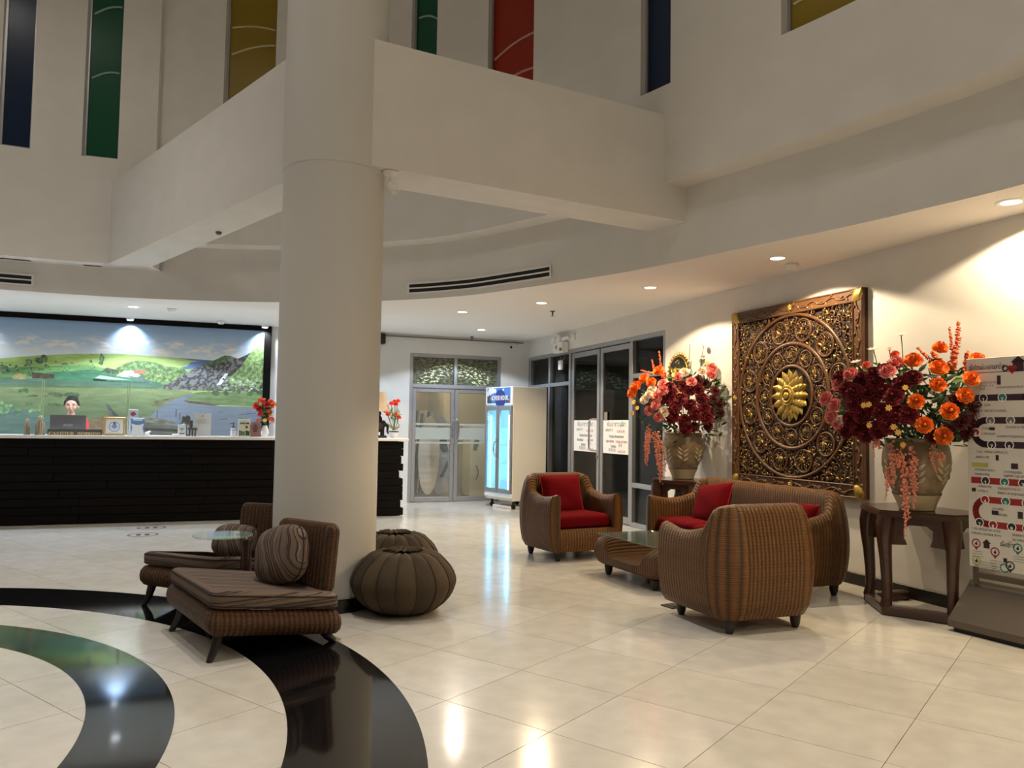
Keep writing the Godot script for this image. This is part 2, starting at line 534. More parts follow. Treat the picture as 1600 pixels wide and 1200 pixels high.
func glass_front() -> void:
	var o := node("window_20", RW)
	var g := MB.new()
	for x in [-3.91, -3.05, -2.23, -0.25, 0.575]:
		bar(g, x - 0.03, 0.0, x + 0.03, 2.53, -0.05, 0.09)
	bar(g, -3.94, 2.47, 0.605, 2.53, -0.05, 0.092)
	bar(g, -3.88, 1.97, -2.26, 2.03, -0.05, 0.085)
	bar(g, -0.22, 1.97, 0.545, 2.03, -0.05, 0.085)
	bar(g, -0.22, 0.52, 0.545, 0.58, -0.05, 0.085)
	bar(g, -3.88, 0.0, -2.26, 0.06, -0.05, 0.085)
	bar(g, -0.22, 0.0, 0.545, 0.06, -0.05, 0.085)
	part(o, "window_frame", g, M.alu)
	for q in [[-3.88, -3.08, 0.06, 1.97], [-3.88, -3.08, 2.03, 2.47], [-3.02, -2.26, 0.06, 1.97], [-3.02, -2.26, 2.03, 2.47], [-0.22, 0.545, 0.58, 1.97], [-0.22, 0.545, 2.03, 2.47], [-0.22, 0.545, 0.06, 0.52]]:
		g = MB.new()
		g.box(Vector3((q[0] + q[1]) * 0.5, (q[2] + q[3]) * 0.5, -0.06), Vector3(q[1] - q[0] + 0.01, q[3] - q[2] + 0.01, 0.008))
		part(o, "pane", g, M.dark_glass)
	var d := node("door_1", RW)
	leaf(d, -2.19, -1.235, 0.01, 2.46, 0.075, 0.09, M.dark_glass)
	g = MB.new()
	g.tube([Vector3(-1.272, 1.43, -0.03), Vector3(-1.3, 1.43, 0.05), Vector3(-1.33, 1.41, 0.075), Vector3(-1.34, 1.38, 0.08), Vector3(-1.34, 1.02, 0.08), Vector3(-1.33, 0.99, 0.075), Vector3(-1.3, 0.97, 0.05), Vector3(-1.272, 0.97, -0.03)], 0.014, 8)
	part(d, "handle", g, M.chrome)
	g = MB.new()
	g.box(Vector3(-1.27, 0.88, -0.02), Vector3(0.03, 0.05, 0.03), 0.006)
	part(d, "lock", g, M.chrome)
	d = node("door_2", RW)
	leaf(d, -1.2, -0.285, 0.01, 2.46, 0.075, 0.09, M.dark_glass)
	g = MB.new()
	g.box(Vector3(-1.03, 1.47, -0.035), Vector3(0.1, 0.12, 0.012), 0.004)
	part(d, "latch_plate", g, M.chrome)
	# the dark room behind the glass
	g = MB.new()
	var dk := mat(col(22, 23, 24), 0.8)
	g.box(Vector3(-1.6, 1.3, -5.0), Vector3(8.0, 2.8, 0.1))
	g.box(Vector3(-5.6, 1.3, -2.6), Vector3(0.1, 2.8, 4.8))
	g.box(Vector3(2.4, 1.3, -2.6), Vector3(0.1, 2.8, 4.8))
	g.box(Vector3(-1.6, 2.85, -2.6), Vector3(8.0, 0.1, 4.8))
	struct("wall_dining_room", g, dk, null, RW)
	# two notices taped to the doors
	for k in 2:
		var x0: float = [-2.11, -1.12][k]
		var x1: float = [-1.315, -0.365][k]
		var p := MB.new()
		p.box(Vector3((x0 + x1) * 0.5, 1.178, -0.04), Vector3(x1 - x0, 0.47, 0.003))
		var t := thing("notice", ["white opening-hours notice taped on the glass door with the bar handle", "white opening-hours notice on the glass door nearest the left bouquet"][k], "notice", RW, "restaurant notices")
		part(t, "paper", p, M.paper)
		var ink := MB.new()
		var red := MB.new()
		var cx := (x0 + x1) * 0.5 + 0.02
		var wd := x1 - x0
		var z := -0.037
		thai(ink, "ห้องอาหารดุสิตา", cx - 0.27 * wd / 0.755, 1.325, 0.05, z)
		thai(ink, "เปดบรการ", cx - 0.32, 1.255, 0.033, z)
		write(red, "6.30-22.00", cx + 0.13, 1.255, 0.034, z, false)
		write(ink, "Dusita Restaurant", cx, 1.185, 0.036, z, false, true)
		write(ink, "Open from" if k else "Breakfast", cx - 0.19, 1.115, 0.034, z, false, true)
		write(red, "6.30am-22.00pm" if k else "6.30-10.00", cx + 0.15, 1.115, 0.03, z, false, true)
		write(ink, "Dusita", cx - 0.08, 1.045, 0.036, z, false, true)
		for c in 2:
			hanzi(ink, cx + 0.07 + c * 0.06, 1.045, 0.045, z)
		for c in 4:
			hanzi(ink, cx - 0.22 + c * 0.055, 0.975, 0.042, z)
		write(red, "6.30-22.00", cx + 0.15, 0.978, 0.032, z, false)
		part(t, "writing", ink, M.ink)
		part(t, "writing", red, M.red_ink, Transform3D(), "reddish hours")

func hanzi(g: MB, x: float, y: float, h: float, z: float) -> void:
	var w := h * 0.08
	for q in [[0, .9, .9, .9], [.45, 1.0, .45, 0.0], [.1, .6, .85, .6], [.1, .6, .1, .3], [.85, .6, .85, .3], [.1, .3, .85, .3], [.0, 0.0, .9, 0.02]]:
		g.ribbon([Vector2(x + q[0] * h, y + q[1] * h), Vector2(x + q[2] * h, y + q[3] * h)], w, z)

func back_door() -> void:
	var o := node("window_21", BW)
	var g := MB.new()
	for x in [-0.06, 1.515]:
		bar(g, x - 0.03, 0.0, x + 0.03, 2.52, -0.06, 0.1)
	bar(g, -0.03, 2.46, 1.485, 2.52, -0.06, 0.1)
	bar(g, -0.03, 1.935, 1.485, 2.0, -0.06, 0.1)
	bar(g, 0.69, 2.0, 0.745, 2.46, -0.06, 0.1)
	part(o, "window_frame", g, M.alu)
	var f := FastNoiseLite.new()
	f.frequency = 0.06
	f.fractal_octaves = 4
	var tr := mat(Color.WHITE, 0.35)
	# glass with its broken, sparkling reflections painted in as a mottled texture
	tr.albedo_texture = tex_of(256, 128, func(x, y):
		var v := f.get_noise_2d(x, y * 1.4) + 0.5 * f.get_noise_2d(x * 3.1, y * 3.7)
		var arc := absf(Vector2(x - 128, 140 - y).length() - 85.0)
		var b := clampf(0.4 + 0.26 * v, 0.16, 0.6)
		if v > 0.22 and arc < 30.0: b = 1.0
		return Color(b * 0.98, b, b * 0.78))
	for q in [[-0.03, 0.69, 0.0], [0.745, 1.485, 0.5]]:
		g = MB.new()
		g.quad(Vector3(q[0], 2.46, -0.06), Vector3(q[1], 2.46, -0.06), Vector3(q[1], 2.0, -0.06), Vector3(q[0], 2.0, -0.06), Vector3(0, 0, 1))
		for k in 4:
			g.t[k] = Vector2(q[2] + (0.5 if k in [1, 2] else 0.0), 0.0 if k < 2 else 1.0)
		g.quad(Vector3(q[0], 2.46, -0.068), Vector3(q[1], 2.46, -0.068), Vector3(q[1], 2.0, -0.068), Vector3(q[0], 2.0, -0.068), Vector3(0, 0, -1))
		part(o, "transom_pane", g, tr, Transform3D(), "transom glass with painted reflections")
	M.frost = mat(Color(0.72, 0.75, 0.72, 0.86), 0.7)
	M.frost.transparency = BaseMaterial3D.TRANSPARENCY_ALPHA
	for k in 2:
		var d := node("door_%d" % (3 + k), BW)
		var x0: float = [-0.025, 0.722][k]
		var x1: float = [0.715, 1.48][k]
		leaf(d, x0, x1, 0.01, 1.93, 0.065, 0.075, M.glass, -0.06)
		for q in [[1.06, 1.26], [0.985, 1.02], [1.3, 1.335]]:
			g = MB.new()
			g.box(Vector3((x0 + x1) * 0.5, (q[0] + q[1]) * 0.5, -0.054), Vector3(x1 - x0 - 0.13, q[1] - q[0], 0.002))
			part(d, "frosted_band", g, M.frost)
		g = MB.new()
		var hx: float = [0.682, 0.755][k]
		var s: float = [-1.0, 1.0][k]
		var pts := []
		for i in 11:
			var t := i / 10.0
			pts.append(Vector3(hx + s * 0.035 * sin(PI * t) - s * 0.012, 1.02 + 0.4 * t, 0.01 if i in [0, 10] else 0.035))
		g.tube(pts, 0.013, 8)
		part(d, "handle", g, M.chrome)
		if k == 0:
			g = MB.new()
			g.box(Vector3(0.69, 0.86, -0.03), Vector3(0.03, 0.03, 0.02), 0.005)
			part(d, "lock", g, M.chrome)

func store_room() -> void:
	var g := MB.new()
	var m := mat(col(176, 166, 138), 0.8)
	g.box(Vector3(0.65, 1.3, -3.1), Vector3(2.8, 2.8, 0.1))
	g.box(Vector3(-0.75, 1.3, -1.6), Vector3(0.1, 2.8, 2.9))
	g.box(Vector3(2.0, 1.3, -1.65), Vector3(0.1, 2.8, 2.8))
	g.box(Vector3(0.65, 2.75, -1.65), Vector3(2.8, 0.1, 2.9))
	struct("wall_store_room", g, m, null, BW)
	g = MB.new()
	g.box(Vector3(0.65, -0.008, -1.65), Vector3(2.7, 0.02, 2.9))
	struct("floor_store_room", g, mat(col(150, 122, 96), 0.3), null, BW)
	g = MB.new()
	g.box(Vector3(1.49, 1.3, -2.45), Vector3(0.92, 2.7, 1.2))
	struct("pillar_store_room", g, mat(col(204, 194, 156), 0.8), null, BW)
	var l := OmniLight3D.new()
	l.name = "store_room_lamp"
	l.light_energy = 0.8
	l.light_color = Color(1.0, 0.93, 0.74)
	l.light_size = 0.08
	l.omni_range = 12.0
	l.omni_attenuation = 2.0
	l.shadow_enabled = true
	l.position = BW * Vector3(0.45, 2.56, -1.2)
	add_child(l)
	g = MB.new()
	g.ball(Vector3.ZERO, Vector3(0.1, 0.06, 0.1), 16, 8)
	var b := thing("ceiling_lamp", "small round lamp on the store room ceiling behind the glass doors", "lamp", Transform3D(BW.basis, BW * Vector3(0.45, 2.58, -1.2)))
	part(b, "bulb", g, glow(Color(1.0, 0.93, 0.74), 4.0))
	# oval boards and leaning panels
	var wh := mat(col(226, 220, 208), 0.6)
	var gy := mat(col(168, 164, 168), 0.6)
	for k in 2:
		g = MB.new()
		var p := PackedVector2Array()
		for i in 40:
			var a := TAU * i / 40
			p.append(Vector2(cos(a) * 0.2, 0.76 + sin(a) * 0.72))
		g.prism(p, -0.012, 0.012)
		var x := Transform3D(BW.basis * Basis(Vector3.RIGHT, -0.12) * Basis(Vector3.BACK, -0.05), BW * Vector3(0.50 + 0.24 * k, 0.0, -0.95 - 0.10 * k))
		var o := thing("oval_board", ["plain white oval board leaning behind the left glass door", "grey oval board painted with dark leaf shapes behind the left door"][k], "board", x, "")
		part(o, "board", g, [wh, gy][k])
		if k == 1:
			g = MB.new()
			g.prism(PackedVector2Array([Vector2(-0.02, 1.0), Vector2(0.02, 1.15), Vector2(0.1, 1.22), Vector2(0.12, 1.0), Vector2(0.16, 0.82), Vector2(0.05, 0.8), Vector2(-0.06, 0.95)]), 0.012, 0.014)
			g.prism(PackedVector2Array([Vector2(-0.14, 0.5), Vector2(-0.02, 0.72), Vector2(0.0, 0.66), Vector2(-0.08, 0.48)]), 0.012, 0.014)
			g.prism(PackedVector2Array([Vector2(0.0, 0.35), Vector2(0.14, 0.68), Vector2(0.16, 0.55), Vector2(0.06, 0.34)]), 0.012, 0.014)
			part(o, "painted_leaf", g, M.ink)
	for k in 6:
		g = MB.new()
		g.box(Vector3(0, 0.78, 0), Vector3(0.022, 1.56 - 0.05 * (k % 3), 0.5), 0.003)
		var c: Color = [col(70, 62, 52), col(210, 200, 180), col(110, 92, 70), col(226, 220, 206), col(60, 56, 52), col(190, 182, 164)][k]
		var o := solo("leaning_panel", "thin flat panel leaning among others behind the left glass door", "panel", g, mat(c, 0.6), Transform3D(BW.basis * Basis(Vector3.BACK, -0.13 + 0.01 * k), BW * Vector3(0.22 + 0.075 * k, 0.02, -1.75)), "leaning panels in the store room")
		o.set_meta("label", ["darkest leaning panel by the store room's left wall", "cream leaning panel second from the store room's left wall", "brown leaning panel in the store room", "white leaning panel in the middle of the store room stack", "black leaning panel near the store room stack's right end", "pale tan leaning panel at the right end of the stack"][k])
	# a pale cabinet with a curved handle
	var t := thing("cabinet", "pale cream cabinet with curved dark handle behind the right glass door", "cabinet", Transform3D(BW.basis, BW * Vector3(1.45, 0, -1.0)))
	g = MB.new()
	g.box(Vector3(0, 0.66, 0), Vector3(0.42, 1.3, 0.5), 0.012)
	part(t, "body", g, mat(col(214, 202, 158), 0.5))
	g = MB.new()
	var pts := []
	for i in 9:
		pts.append(Vector3(-0.1 + 0.04 * sin(PI * i / 8.0), 0.32 + 0.26 * i / 8.0, 0.26 + 0.02 * sin(PI * i / 8.0)))
	g.tube(pts, 0.009, 6)
	part(t, "handle", g, M.black)
	g = MB.new()
	g.prism(PackedVector2Array([Vector2(-0.16, 0.86), Vector2(-0.12, 1.14), Vector2(-0.06, 1.2), Vector2(-0.04, 1.0), Vector2(-0.09, 0.84)]), 0.25, 0.256)
	part(t, "leaf_emblem", g, mat(col(96, 84, 50), 0.6))

# ---------------------------------------------------------------- lamps in the low ceiling and what hangs there
func downlights() -> void:
	M.trim_ring = mat(col(236, 234, 230), 0.4)
	var warm := Color(1.0, 0.9, 0.74)
	var cool := Color(0.86, 0.92, 1.0)
	var mild := Color(1.0, 0.94, 0.86)
	# x, z, energy, colour, what tells it apart
	var L := [
		[3.26, -5.05, 3.4, warm, "large round downlight nearest the camera, over the paper notice board"],
		[2.33, -6.83, 4.6, warm, "round downlight in front of the carved panel beside the smoke detector"],
		[1.48, -8.37, 4.6, warm, "round downlight between the glass doors and the carved panel"],
		[0.35, -9.54, 4.4, warm, "round downlight near the long air vent's right end beside a sprinkler"],
		[-0.68, -10.4, 4.6, mild, "round downlight under the middle of the long air vent"],
		[-0.5, -12.33, 4.0, cool, "bright cool downlight just in front of the back glass doors"],
		[-5.09, -10.39, 9.5, cool, "cool downlight in the ceiling over the reception desk's front"],
		[4.0, -3.0, 3.6, warm, "warm downlight right of the picture beyond the notice board"],
		[4.3, -0.7, 3.6, warm, "warm downlight to the right of the camera"],
		[-8.3, -9.2, 9.5, cool, "cool downlight left of the picture over the reception floor"],
		[-2.6, -11.2, 2.6, cool, "cool downlight hidden behind the round white column"],
	]
	for i in L.size():
		var q: Array = L[i]
		spot(q[0], CEIL - 0.012, q[1], q[2] * 1.06, q[3], 74.0 if i == 0 else 70.0, 0.04).spot_angle_attenuation = 0.14
		var o := thing("downlight", q[4], "downlight", at(q[0], CEIL, q[1]), "low ceiling downlights")
		var g := MB.new()
		g.turned([[0.062, -0.006], [0.085, -0.008], [0.095, -0.002], [0.095, 0.0]], 28)
		part(o, "trim_ring", g, M.trim_ring)
		g = MB.new()
		g.turned([[0.0, -0.005], [0.064, -0.005], [0.064, 0.0]], 28)
		part(o, "lens", g, M.lamp_cool if q[3] == cool else M.lamp_warm)
	# wall washers over the mural
	var z := 0
	for x in [-4.36, -2.45, -6.35, -8.3]:
		var p: Vector3 = BW * Vector3(x, CEIL - 0.05, 0.14)
		var nrm: Vector3 = BW.basis.z
		var sp := spot(p.x, p.y, p.z, 1.5, cool, 56.0, 0.02, Vector3.DOWN - nrm * 0.22)
		sp.spot_angle_attenuation = 0.8
		var o := thing("wall_washer", ["small spotlight at the mural's top edge above the cashier sign", "small spotlight above the mural's right end", "small spotlight at the mural's top left of the picture", "small spotlight at the mural's far left end"][z], "spotlight", Transform3D(BW.basis, BW * Vector3(x, CEIL, 0.14)), "mural spotlights")
		z += 1
		var g := MB.new()
		g.turned([[0.0, -0.04], [0.045, -0.04], [0.055, -0.03], [0.055, 0.0]], 20)
		part(o, "housing", g, M.trim_ring)
		g = MB.new()
		g.turned([[0.0, -0.044], [0.04, -0.044], [0.04, -0.04]], 20)
		part(o, "lens", g, M.lamp_cool)

func ceiling_bits() -> void:
	# air vents let into the bulkhead
	var k := 0
	for a in [[20.2, 36.4, "long two-slot air vent on the curved bulkhead right of the column", 0.0], [-32.0, -16.45, "two-slot air vent on the bulkhead above the reception desk", 0.0]]:
		var o := thing("air_vent", a[2], "air vent", Transform3D(), "bulkhead vents")
		var g := MB.new()
		for q in [[2.895, 2.915], [2.958, 2.974], [3.015, 3.035]]:
			vent_strip(g, a[0], a[1], q[0], q[1], -0.012)
		for e in [[a[0] - 0.2, a[0]], [a[1], a[1] + 0.2]]:
			vent_strip(g, e[0], e[1], 2.895, 3.035, -0.012)
		part(o, "frame", g, M.trim_ring)
		for q in [[2.915, 2.958], [2.974, 3.015]]:
			g = MB.new()
			vent_strip(g, a[0], a[1], q[0], q[1], -0.004)
			part(o, "slot", g, M.black)
		k += 1
	# sprinklers
	for q in [[0.52, -10.22, "small sprinkler head hanging between two downlights near the long vent"], [-0.7, -13.35, "small sprinkler head in front of the back glass doors"], [-4.9, -12.2, "tiny dark sprinkler head above the mural's right half"]]:
		var g := MB.new()
		g.lathe([[0.0, 0.0], [0.035, 0.0], [0.03, -0.008], [0.01, -0.012], [0.01, -0.045], [0.004, -0.05], [0.004, -0.062], [0.022, -0.064], [0.022, -0.068], [0.0, -0.07]], 14)
		solo("sprinkler", q[2], "sprinkler", g, mat(col(70, 60, 52), 0.4, 0.6), at(q[0], CEIL, q[1]), "ceiling sprinklers")
	# smoke detectors
	for q in [[2.55, -7.09, "white round smoke detector beside the downlight before the carved panel"], [-4.63, -10.52, "grey round smoke detector right of the cool downlight over reception"], [-4.42, -11.75, "white dome detector close above the mural's top edge"]]:
		var o := thing("smoke_detector", q[2], "smoke detector", at(q[0], CEIL, q[1]), "ceiling detectors")
		var g := MB.new()
		g.lathe([[0.0, 0.0], [0.062, 0.0], [0.062, -0.014], [0.056, -0.02]], 24)
		part(o, "base", g, M.white)
		g = MB.new()
		g.lathe([[0.056, -0.02], [0.048, -0.024], [0.048, -0.036], [0.042, -0.046], [0.02, -0.052], [0.0, -0.053]], 24)
		part(o, "sensor_cap", g, M.trim_ring)
	# spotlight head under the right beam by the column
	var o := thing("spotlight", "small white swivel spotlight under the beam beside the column", "spotlight", at(-0.93, LOW, -5.70))
	var g := MB.new()
	g.lathe([[0.0, 0.0], [0.062, 0.0], [0.06, -0.01], [0.045, -0.025], [0.0, -0.028]], 20)
	part(o, "mount", g, M.trim_ring)
	g = MB.new()
	g.tube([Vector3(0.0, -0.02, 0), Vector3(0.0, -0.07, 0), Vector3(0.005, -0.09, 0)], 0.008, 8)
	g.tube([Vector3(-0.005, -0.05, 0.01), Vector3(-0.03, -0.07, 0.01), Vector3(-0.03, -0.1, 0.0), Vector3(-0.012, -0.115, 0)], 0.004, 6)
	part(o, "arm", g, M.trim_ring)
	g = MB.new()
	g.lathe([[0.0, 0.05], [0.028, 0.048], [0.036, 0.04], [0.042, -0.03], [0.046, -0.032], [0.046, -0.042], [0.036, -0.042], [0.034, -0.02], [0.0, -0.02]], 20)
	part(o, "lamp_head", g, M.trim_ring, Transform3D(Basis(Vector3.BACK, 0.7), Vector3(0.02, -0.125, 0.0)))
	# emergency light over the glass front
	o = thing("emergency_light", "white emergency light box with two lamp heads above glass doors", "emergency light", RW * at(0, 0, 0.004))
	g = MB.new()
	g.box(Vector3(-2.43, 2.575, 0.06), Vector3(0.36, 0.17, 0.12), 0.012)
	part(o, "case", g, M.white)
	for x in [-2.58, -2.4]:
		g = MB.new()
		g.lathe([[0.0, -0.04], [0.03, -0.035], [0.06, 0.0], [0.065, 0.03], [0.0, 0.035]], 18)
		part(o, "lamp_head", g, M.white, Transform3D(Basis(Vector3.RIGHT, 1.2), Vector3(x, 2.7, 0.1)))
	g = MB.new()
	g.disc(Vector2(-2.47, 2.58), 0.012, 0.032, 0.1215, 16)
	g.rect(-2.34, 2.51, -2.3, 2.56, 0.1215)
	g.rect(-2.29, 2.51, -2.26, 2.56, 0.1215)
	part(o, "indicator", g, M.black)
	g = MB.new()
	g.disc(Vector2(-2.49, 2.585), 0.0, 0.014, 0.1225, 12)
	part(o, "indicator", g, M.red_ink, Transform3D(), "red dot on the case")
	o = thing("hanging_tag", "small white plastic box dangling on wires below the emergency light", "box", RW)
	g = MB.new()
	g.box(Vector3(-2.5, 2.3, 0.03), Vector3(0.12, 0.15, 0.04), 0.006)
	part(o, "case", g, M.white)
	g = MB.new()
	g.tube([Vector3(-2.5, 2.37, 0.03), Vector3(-2.49, 2.42, 0.03), Vector3(-2.5, 2.5, 0.035)], 0.004, 5)
	g.tube([Vector3(-2.47, 2.37, 0.03), Vector3(-2.36, 2.4, 0.03), Vector3(-2.31, 2.5, 0.035)], 0.004, 5)
	part(o, "wire", g, mat(col(120, 116, 110), 0.6))
	# small cameras
	for q in [[RW, Vector3(-2.06, 2.71, 0.0), "small white camera on the wall right of the emergency light", 1.0], [BW, Vector3(1.77, 2.72, 0.0), "small white camera at the right end of the ceiling rail", -1.0]]:
		o = thing("security_camera", q[2], "camera", Transform3D(q[0].basis, q[0] * q[1]), "wall cameras")
		g = MB.new()
		g.box(Vector3(0, 0, 0.012), Vector3(0.1, 0.12, 0.024), 0.008)
		part(o, "mount", g, M.white)
		g = MB.new()
		g.tube([Vector3(0, 0, 0.02), Vector3(-0.03 , -0.01, 0.09)], 0.012, 8)
		part(o, "arm", g, M.white)
		g = MB.new()
		g.tube([Vector3(0.01, 0.0, 0.09), Vector3(-0.1, -0.035, 0.16)], 0.03, 14)
		part(o, "housing", g, M.white)
		g = MB.new()
		g.tube([Vector3(-0.1, -0.035, 0.16), Vector3(-0.104, -0.0365, 0.163)], 0.024, 14)
		part(o, "lens", g, M.black)
	# conduit along the top of the back wall and the black loudspeaker
	g = MB.new()
	g.tube([Vector3(-0.62, 2.785, 0.02), Vector3(1.95, 2.785, 0.02)], 0.011, 8)
	solo("conduit", "thin grey conduit running along the top of the back wall", "conduit", g, mat(col(120, 118, 116), 0.5), BW)
	o = thing("loudspeaker", "black wall loudspeaker at the ceiling beside the column", "loudspeaker", Transform3D(BW.basis, BW * Vector3(-0.6, 2.72, 0.0)))
	g = MB.new()
	g.box(Vector3(0, 0, 0.08), Vector3(0.12, 0.17, 0.13), 0.01)
	part(o, "cabinet", g, M.black)
	g = MB.new()
	g.box(Vector3(0, 0, 0.148), Vector3(0.1, 0.15, 0.008), 0.003)
	part(o, "grille", g, mat(col(34, 34, 36), 0.9))
	# small hook under the left beam
	g = MB.new()
	g.lathe([[0.0, 0.0], [0.03, 0.0], [0.028, -0.02], [0.014, -0.03], [0.0, -0.032]], 14)
	solo("ceiling_sensor", "tiny grey sensor under the left beam", "sensor", g, mat(col(110, 104, 98), 0.5), at(-2.92, LOW, -7.62))
	# floor stickers and a floor socket
	for q in [[-4.20, -9.02, "round footprint floor sticker nearer the lounge"], [-4.38, -9.62, "round footprint floor sticker close to the reception desk"]]:
		o = thing("floor_sticker", q[2], "sticker", turn(q[0], 0.0, q[1], 20), "floor stickers")
		g = MB.new()
		g.turned([[0.0, 0.0015], [0.17, 0.0015], [0.17, 0.0]], 32)
		part(o, "sheet", g, M.tile[0])
		g = MB.new()
		var flat := Transform3D(Basis(Vector3.RIGHT, -PI / 2), Vector3(0, 0.002, 0))
		g.xf = flat
		g.disc(Vector2.ZERO, 0.14, 0.165, 0.0, 28)
		for s in [-1, 1]:
			g.disc(Vector2(0.045 * s, 0.03), 0.0, 0.034, 0.0, 14)
			g.disc(Vector2(0.045 * s, -0.05), 0.0, 0.024, 0.0, 14)
			g.rect(0.045 * s - 0.024, -0.05, 0.045 * s + 0.024, 0.03, 0.0)
		part(o, "print", g, mat(col(70, 50, 34), 0.6))
	o = thing("floor_socket", "small dark floor socket plate beside the near armchair's front foot", "floor socket", turn(1.21, 0, -5.83, 30))
	g = MB.new()
	g.box(Vector3(0, 0.004, 0), Vector3(0.13, 0.008, 0.13), 0.003)
	part(o, "plate", g, mat(col(60, 56, 50), 0.4, 0.5))
	g = MB.new()
	g.box(Vector3(0, 0.009, 0), Vector3(0.08, 0.004, 0.08), 0.001)
	part(o, "lid", g, M.black)

func vent_strip(g: MB, a0: float, a1: float, y0: float, y1: float, off: float) -> void:
	var q := g.v.size()
	strip(g, a0, a1, 1.0, [off, y0], [off, y1], 1)
	fix_out(g, q, true)
	for y in [y0, y1]:
		q = g.v.size()
		strip(g, a0, a1, 1.0, [off, y], [0.0, y], 1)
		fix_y(g, q, -1.0 if y == y0 else 1.0)

# ---------------------------------------------------------------- rattan seats
# shell of arms and back in one rounded U; w, d at the foot
func wicker_shell(w: float, d: float, th: float, harm: float, hback: float) -> MB:
	var g := MB.new()
	var rc := 0.13
	var pts := []
	var hw := w * 0.5
	var hd := d * 0.5
	var side := d - rc
	for k in 41:
		var t := k / 40.0
		var h := harm - 0.04 * sin(PI * clampf(t / 0.85, 0, 1)) + 0.02 * t
		if t > 0.84:
			h = lerpf(h, hback - 0.02, smoothstep(0.84, 0.99, t))
		pts.append([Vector2(-hw, hd - side * t), Vector2(-1, 0), h])
	for k in range(1, 9):
		var a := PI * 0.5 * k / 8.0
		pts.append([Vector2(-hw + rc - cos(a) * rc, -hd + rc - sin(a) * rc), Vector2(-cos(a), -sin(a)), lerpf(hback - 0.02, hback, sin(a))])
	var nb := maxi(6, int(w * 12))
	for k in range(1, nb):
		pts.append([Vector2(lerpf(-hw + rc, hw - rc, float(k) / nb), -hd), Vector2(0, -1), hback])
	var m := pts.size()
	var half := []
	for i in range(0, 49):
		half.append(pts[i])
	for i in range(48, -1, -1):
		pts.append([Vector2(-half[i][0].x, half[i][0].y), Vector2(-half[i][1].x, half[i][1].y), half[i][2]])
	var rows := []
	var yb := 0.095
	var n := 12
	for p in pts:
		var line := PackedVector3Array()
		var yt: float = p[2]
		for k in n + 1:
			var y := lerpf(yb, yt, float(k) / n)
			var b := 0.055 * (1.0 - pow((y - 0.42) / 0.36, 2.0)) - (0.02 if k == 0 else 0.0) - (0.012 if k == n else 0.0)
			line.append(Vector3(p[0].x + p[1].x * b, y, p[0].y + p[1].y * b))
		var bt := 0.055 * (1.0 - pow((yt - 0.42) / 0.36, 2.0)) - th * 0.5
		line.append(Vector3(p[0].x + p[1].x * bt, yt + 0.016, p[0].y + p[1].y * bt))
		for k in range(n, -1, -1):
			var y := lerpf(yb, yt, float(k) / n)
			var b := 0.055 * (1.0 - pow((yt - 0.42) / 0.36, 2.0)) - th + (0.01 if k == n else 0.0)
			line.append(Vector3(p[0].x + p[1].x * b, y, p[0].y + p[1].y * b))
		rows.append(line)
	# the front ends of the arms, rounded over
	for e in [0, rows.size() - 1]:
		var src: PackedVector3Array = rows[e]
		var K := src.size()
		var last := PackedVector3Array()
		var prev := PackedVector3Array()
		for k in K:
			var o: Vector3 = src[K - 1 - k]
			prev.append(src[k].lerp(o, 0.2) + Vector3(0, 0, 0.022))
			last.append(src[k].lerp(o, 0.5) + Vector3(0, 0, 0.028))
		if e == 0:
			rows.push_front(prev); rows.push_front(last)
		else:
			rows.append(prev); rows.append(last)
	# u along the U, v along the height
	var turned_rows := []
	for k in rows[0].size():
		var line := PackedVector3Array()
		for r in rows.size():
			line.append(rows[r][k])
		turned_rows.append(line)
	g.grid(turned_rows, false, false, 0)
	var facing := 0.0
	for i in g.v.size():
		var v := g.v[i]
		if v.y > 0.3 and v.y < 0.4 and v.z < -hd + 0.02 and absf(v.x) < 0.1:
			facing += -g.n[i].z
	if facing < 0:
		for i in g.n.size():
			g.n[i] = -g.n[i]
		for i in range(0, g.ix.size(), 3):
			var b := g.ix[i + 1]
			g.ix[i + 1] = g.ix[i + 2]; g.ix[i + 2] = b
	return g

func soft_box(c: Vector3, s: Vector3, r: float, puff := 0.0) -> MB:
	# cushion: rounded block, slightly domed on top
	var g := MB.new()
	var rows := []
	var h := s * 0.5
	var prof := [[-minf(h.x, h.z) * 0.97, -h.y], [-r * 2.5, -h.y], [-r, -h.y], [-r * 0.3, -h.y + r * 0.3], [0.0, -h.y + r], [0.0, h.y - r], [-r * 0.3, h.y - r * 0.3], [-r, h.y], [-r * 2.5, h.y + puff * 0.6], [-minf(h.x, h.z) * 0.6, h.y + puff], [-minf(h.x, h.z) * 0.97, h.y + puff * 1.05]]
	for p in prof:
		var line := PackedVector3Array()
		var hx: float = h.x + p[0]
		var hz: float = h.z + p[0]
		var cr := minf(r * 1.6, minf(hx, hz) * 0.9)
		for q in 4:
			var sx: float = [1, -1, -1, 1][q]
			var sz: float = [1, 1, -1, -1][q]
			for k in 5:
				var a := PI * 0.5 * (q + k / 4.0)
				line.append(c + Vector3(sx * (hx - cr) + cos(a) * cr, p[1], sz * (hz - cr) + sin(a) * cr))
		rows.append(line)
	g.grid(rows, true)
	return g

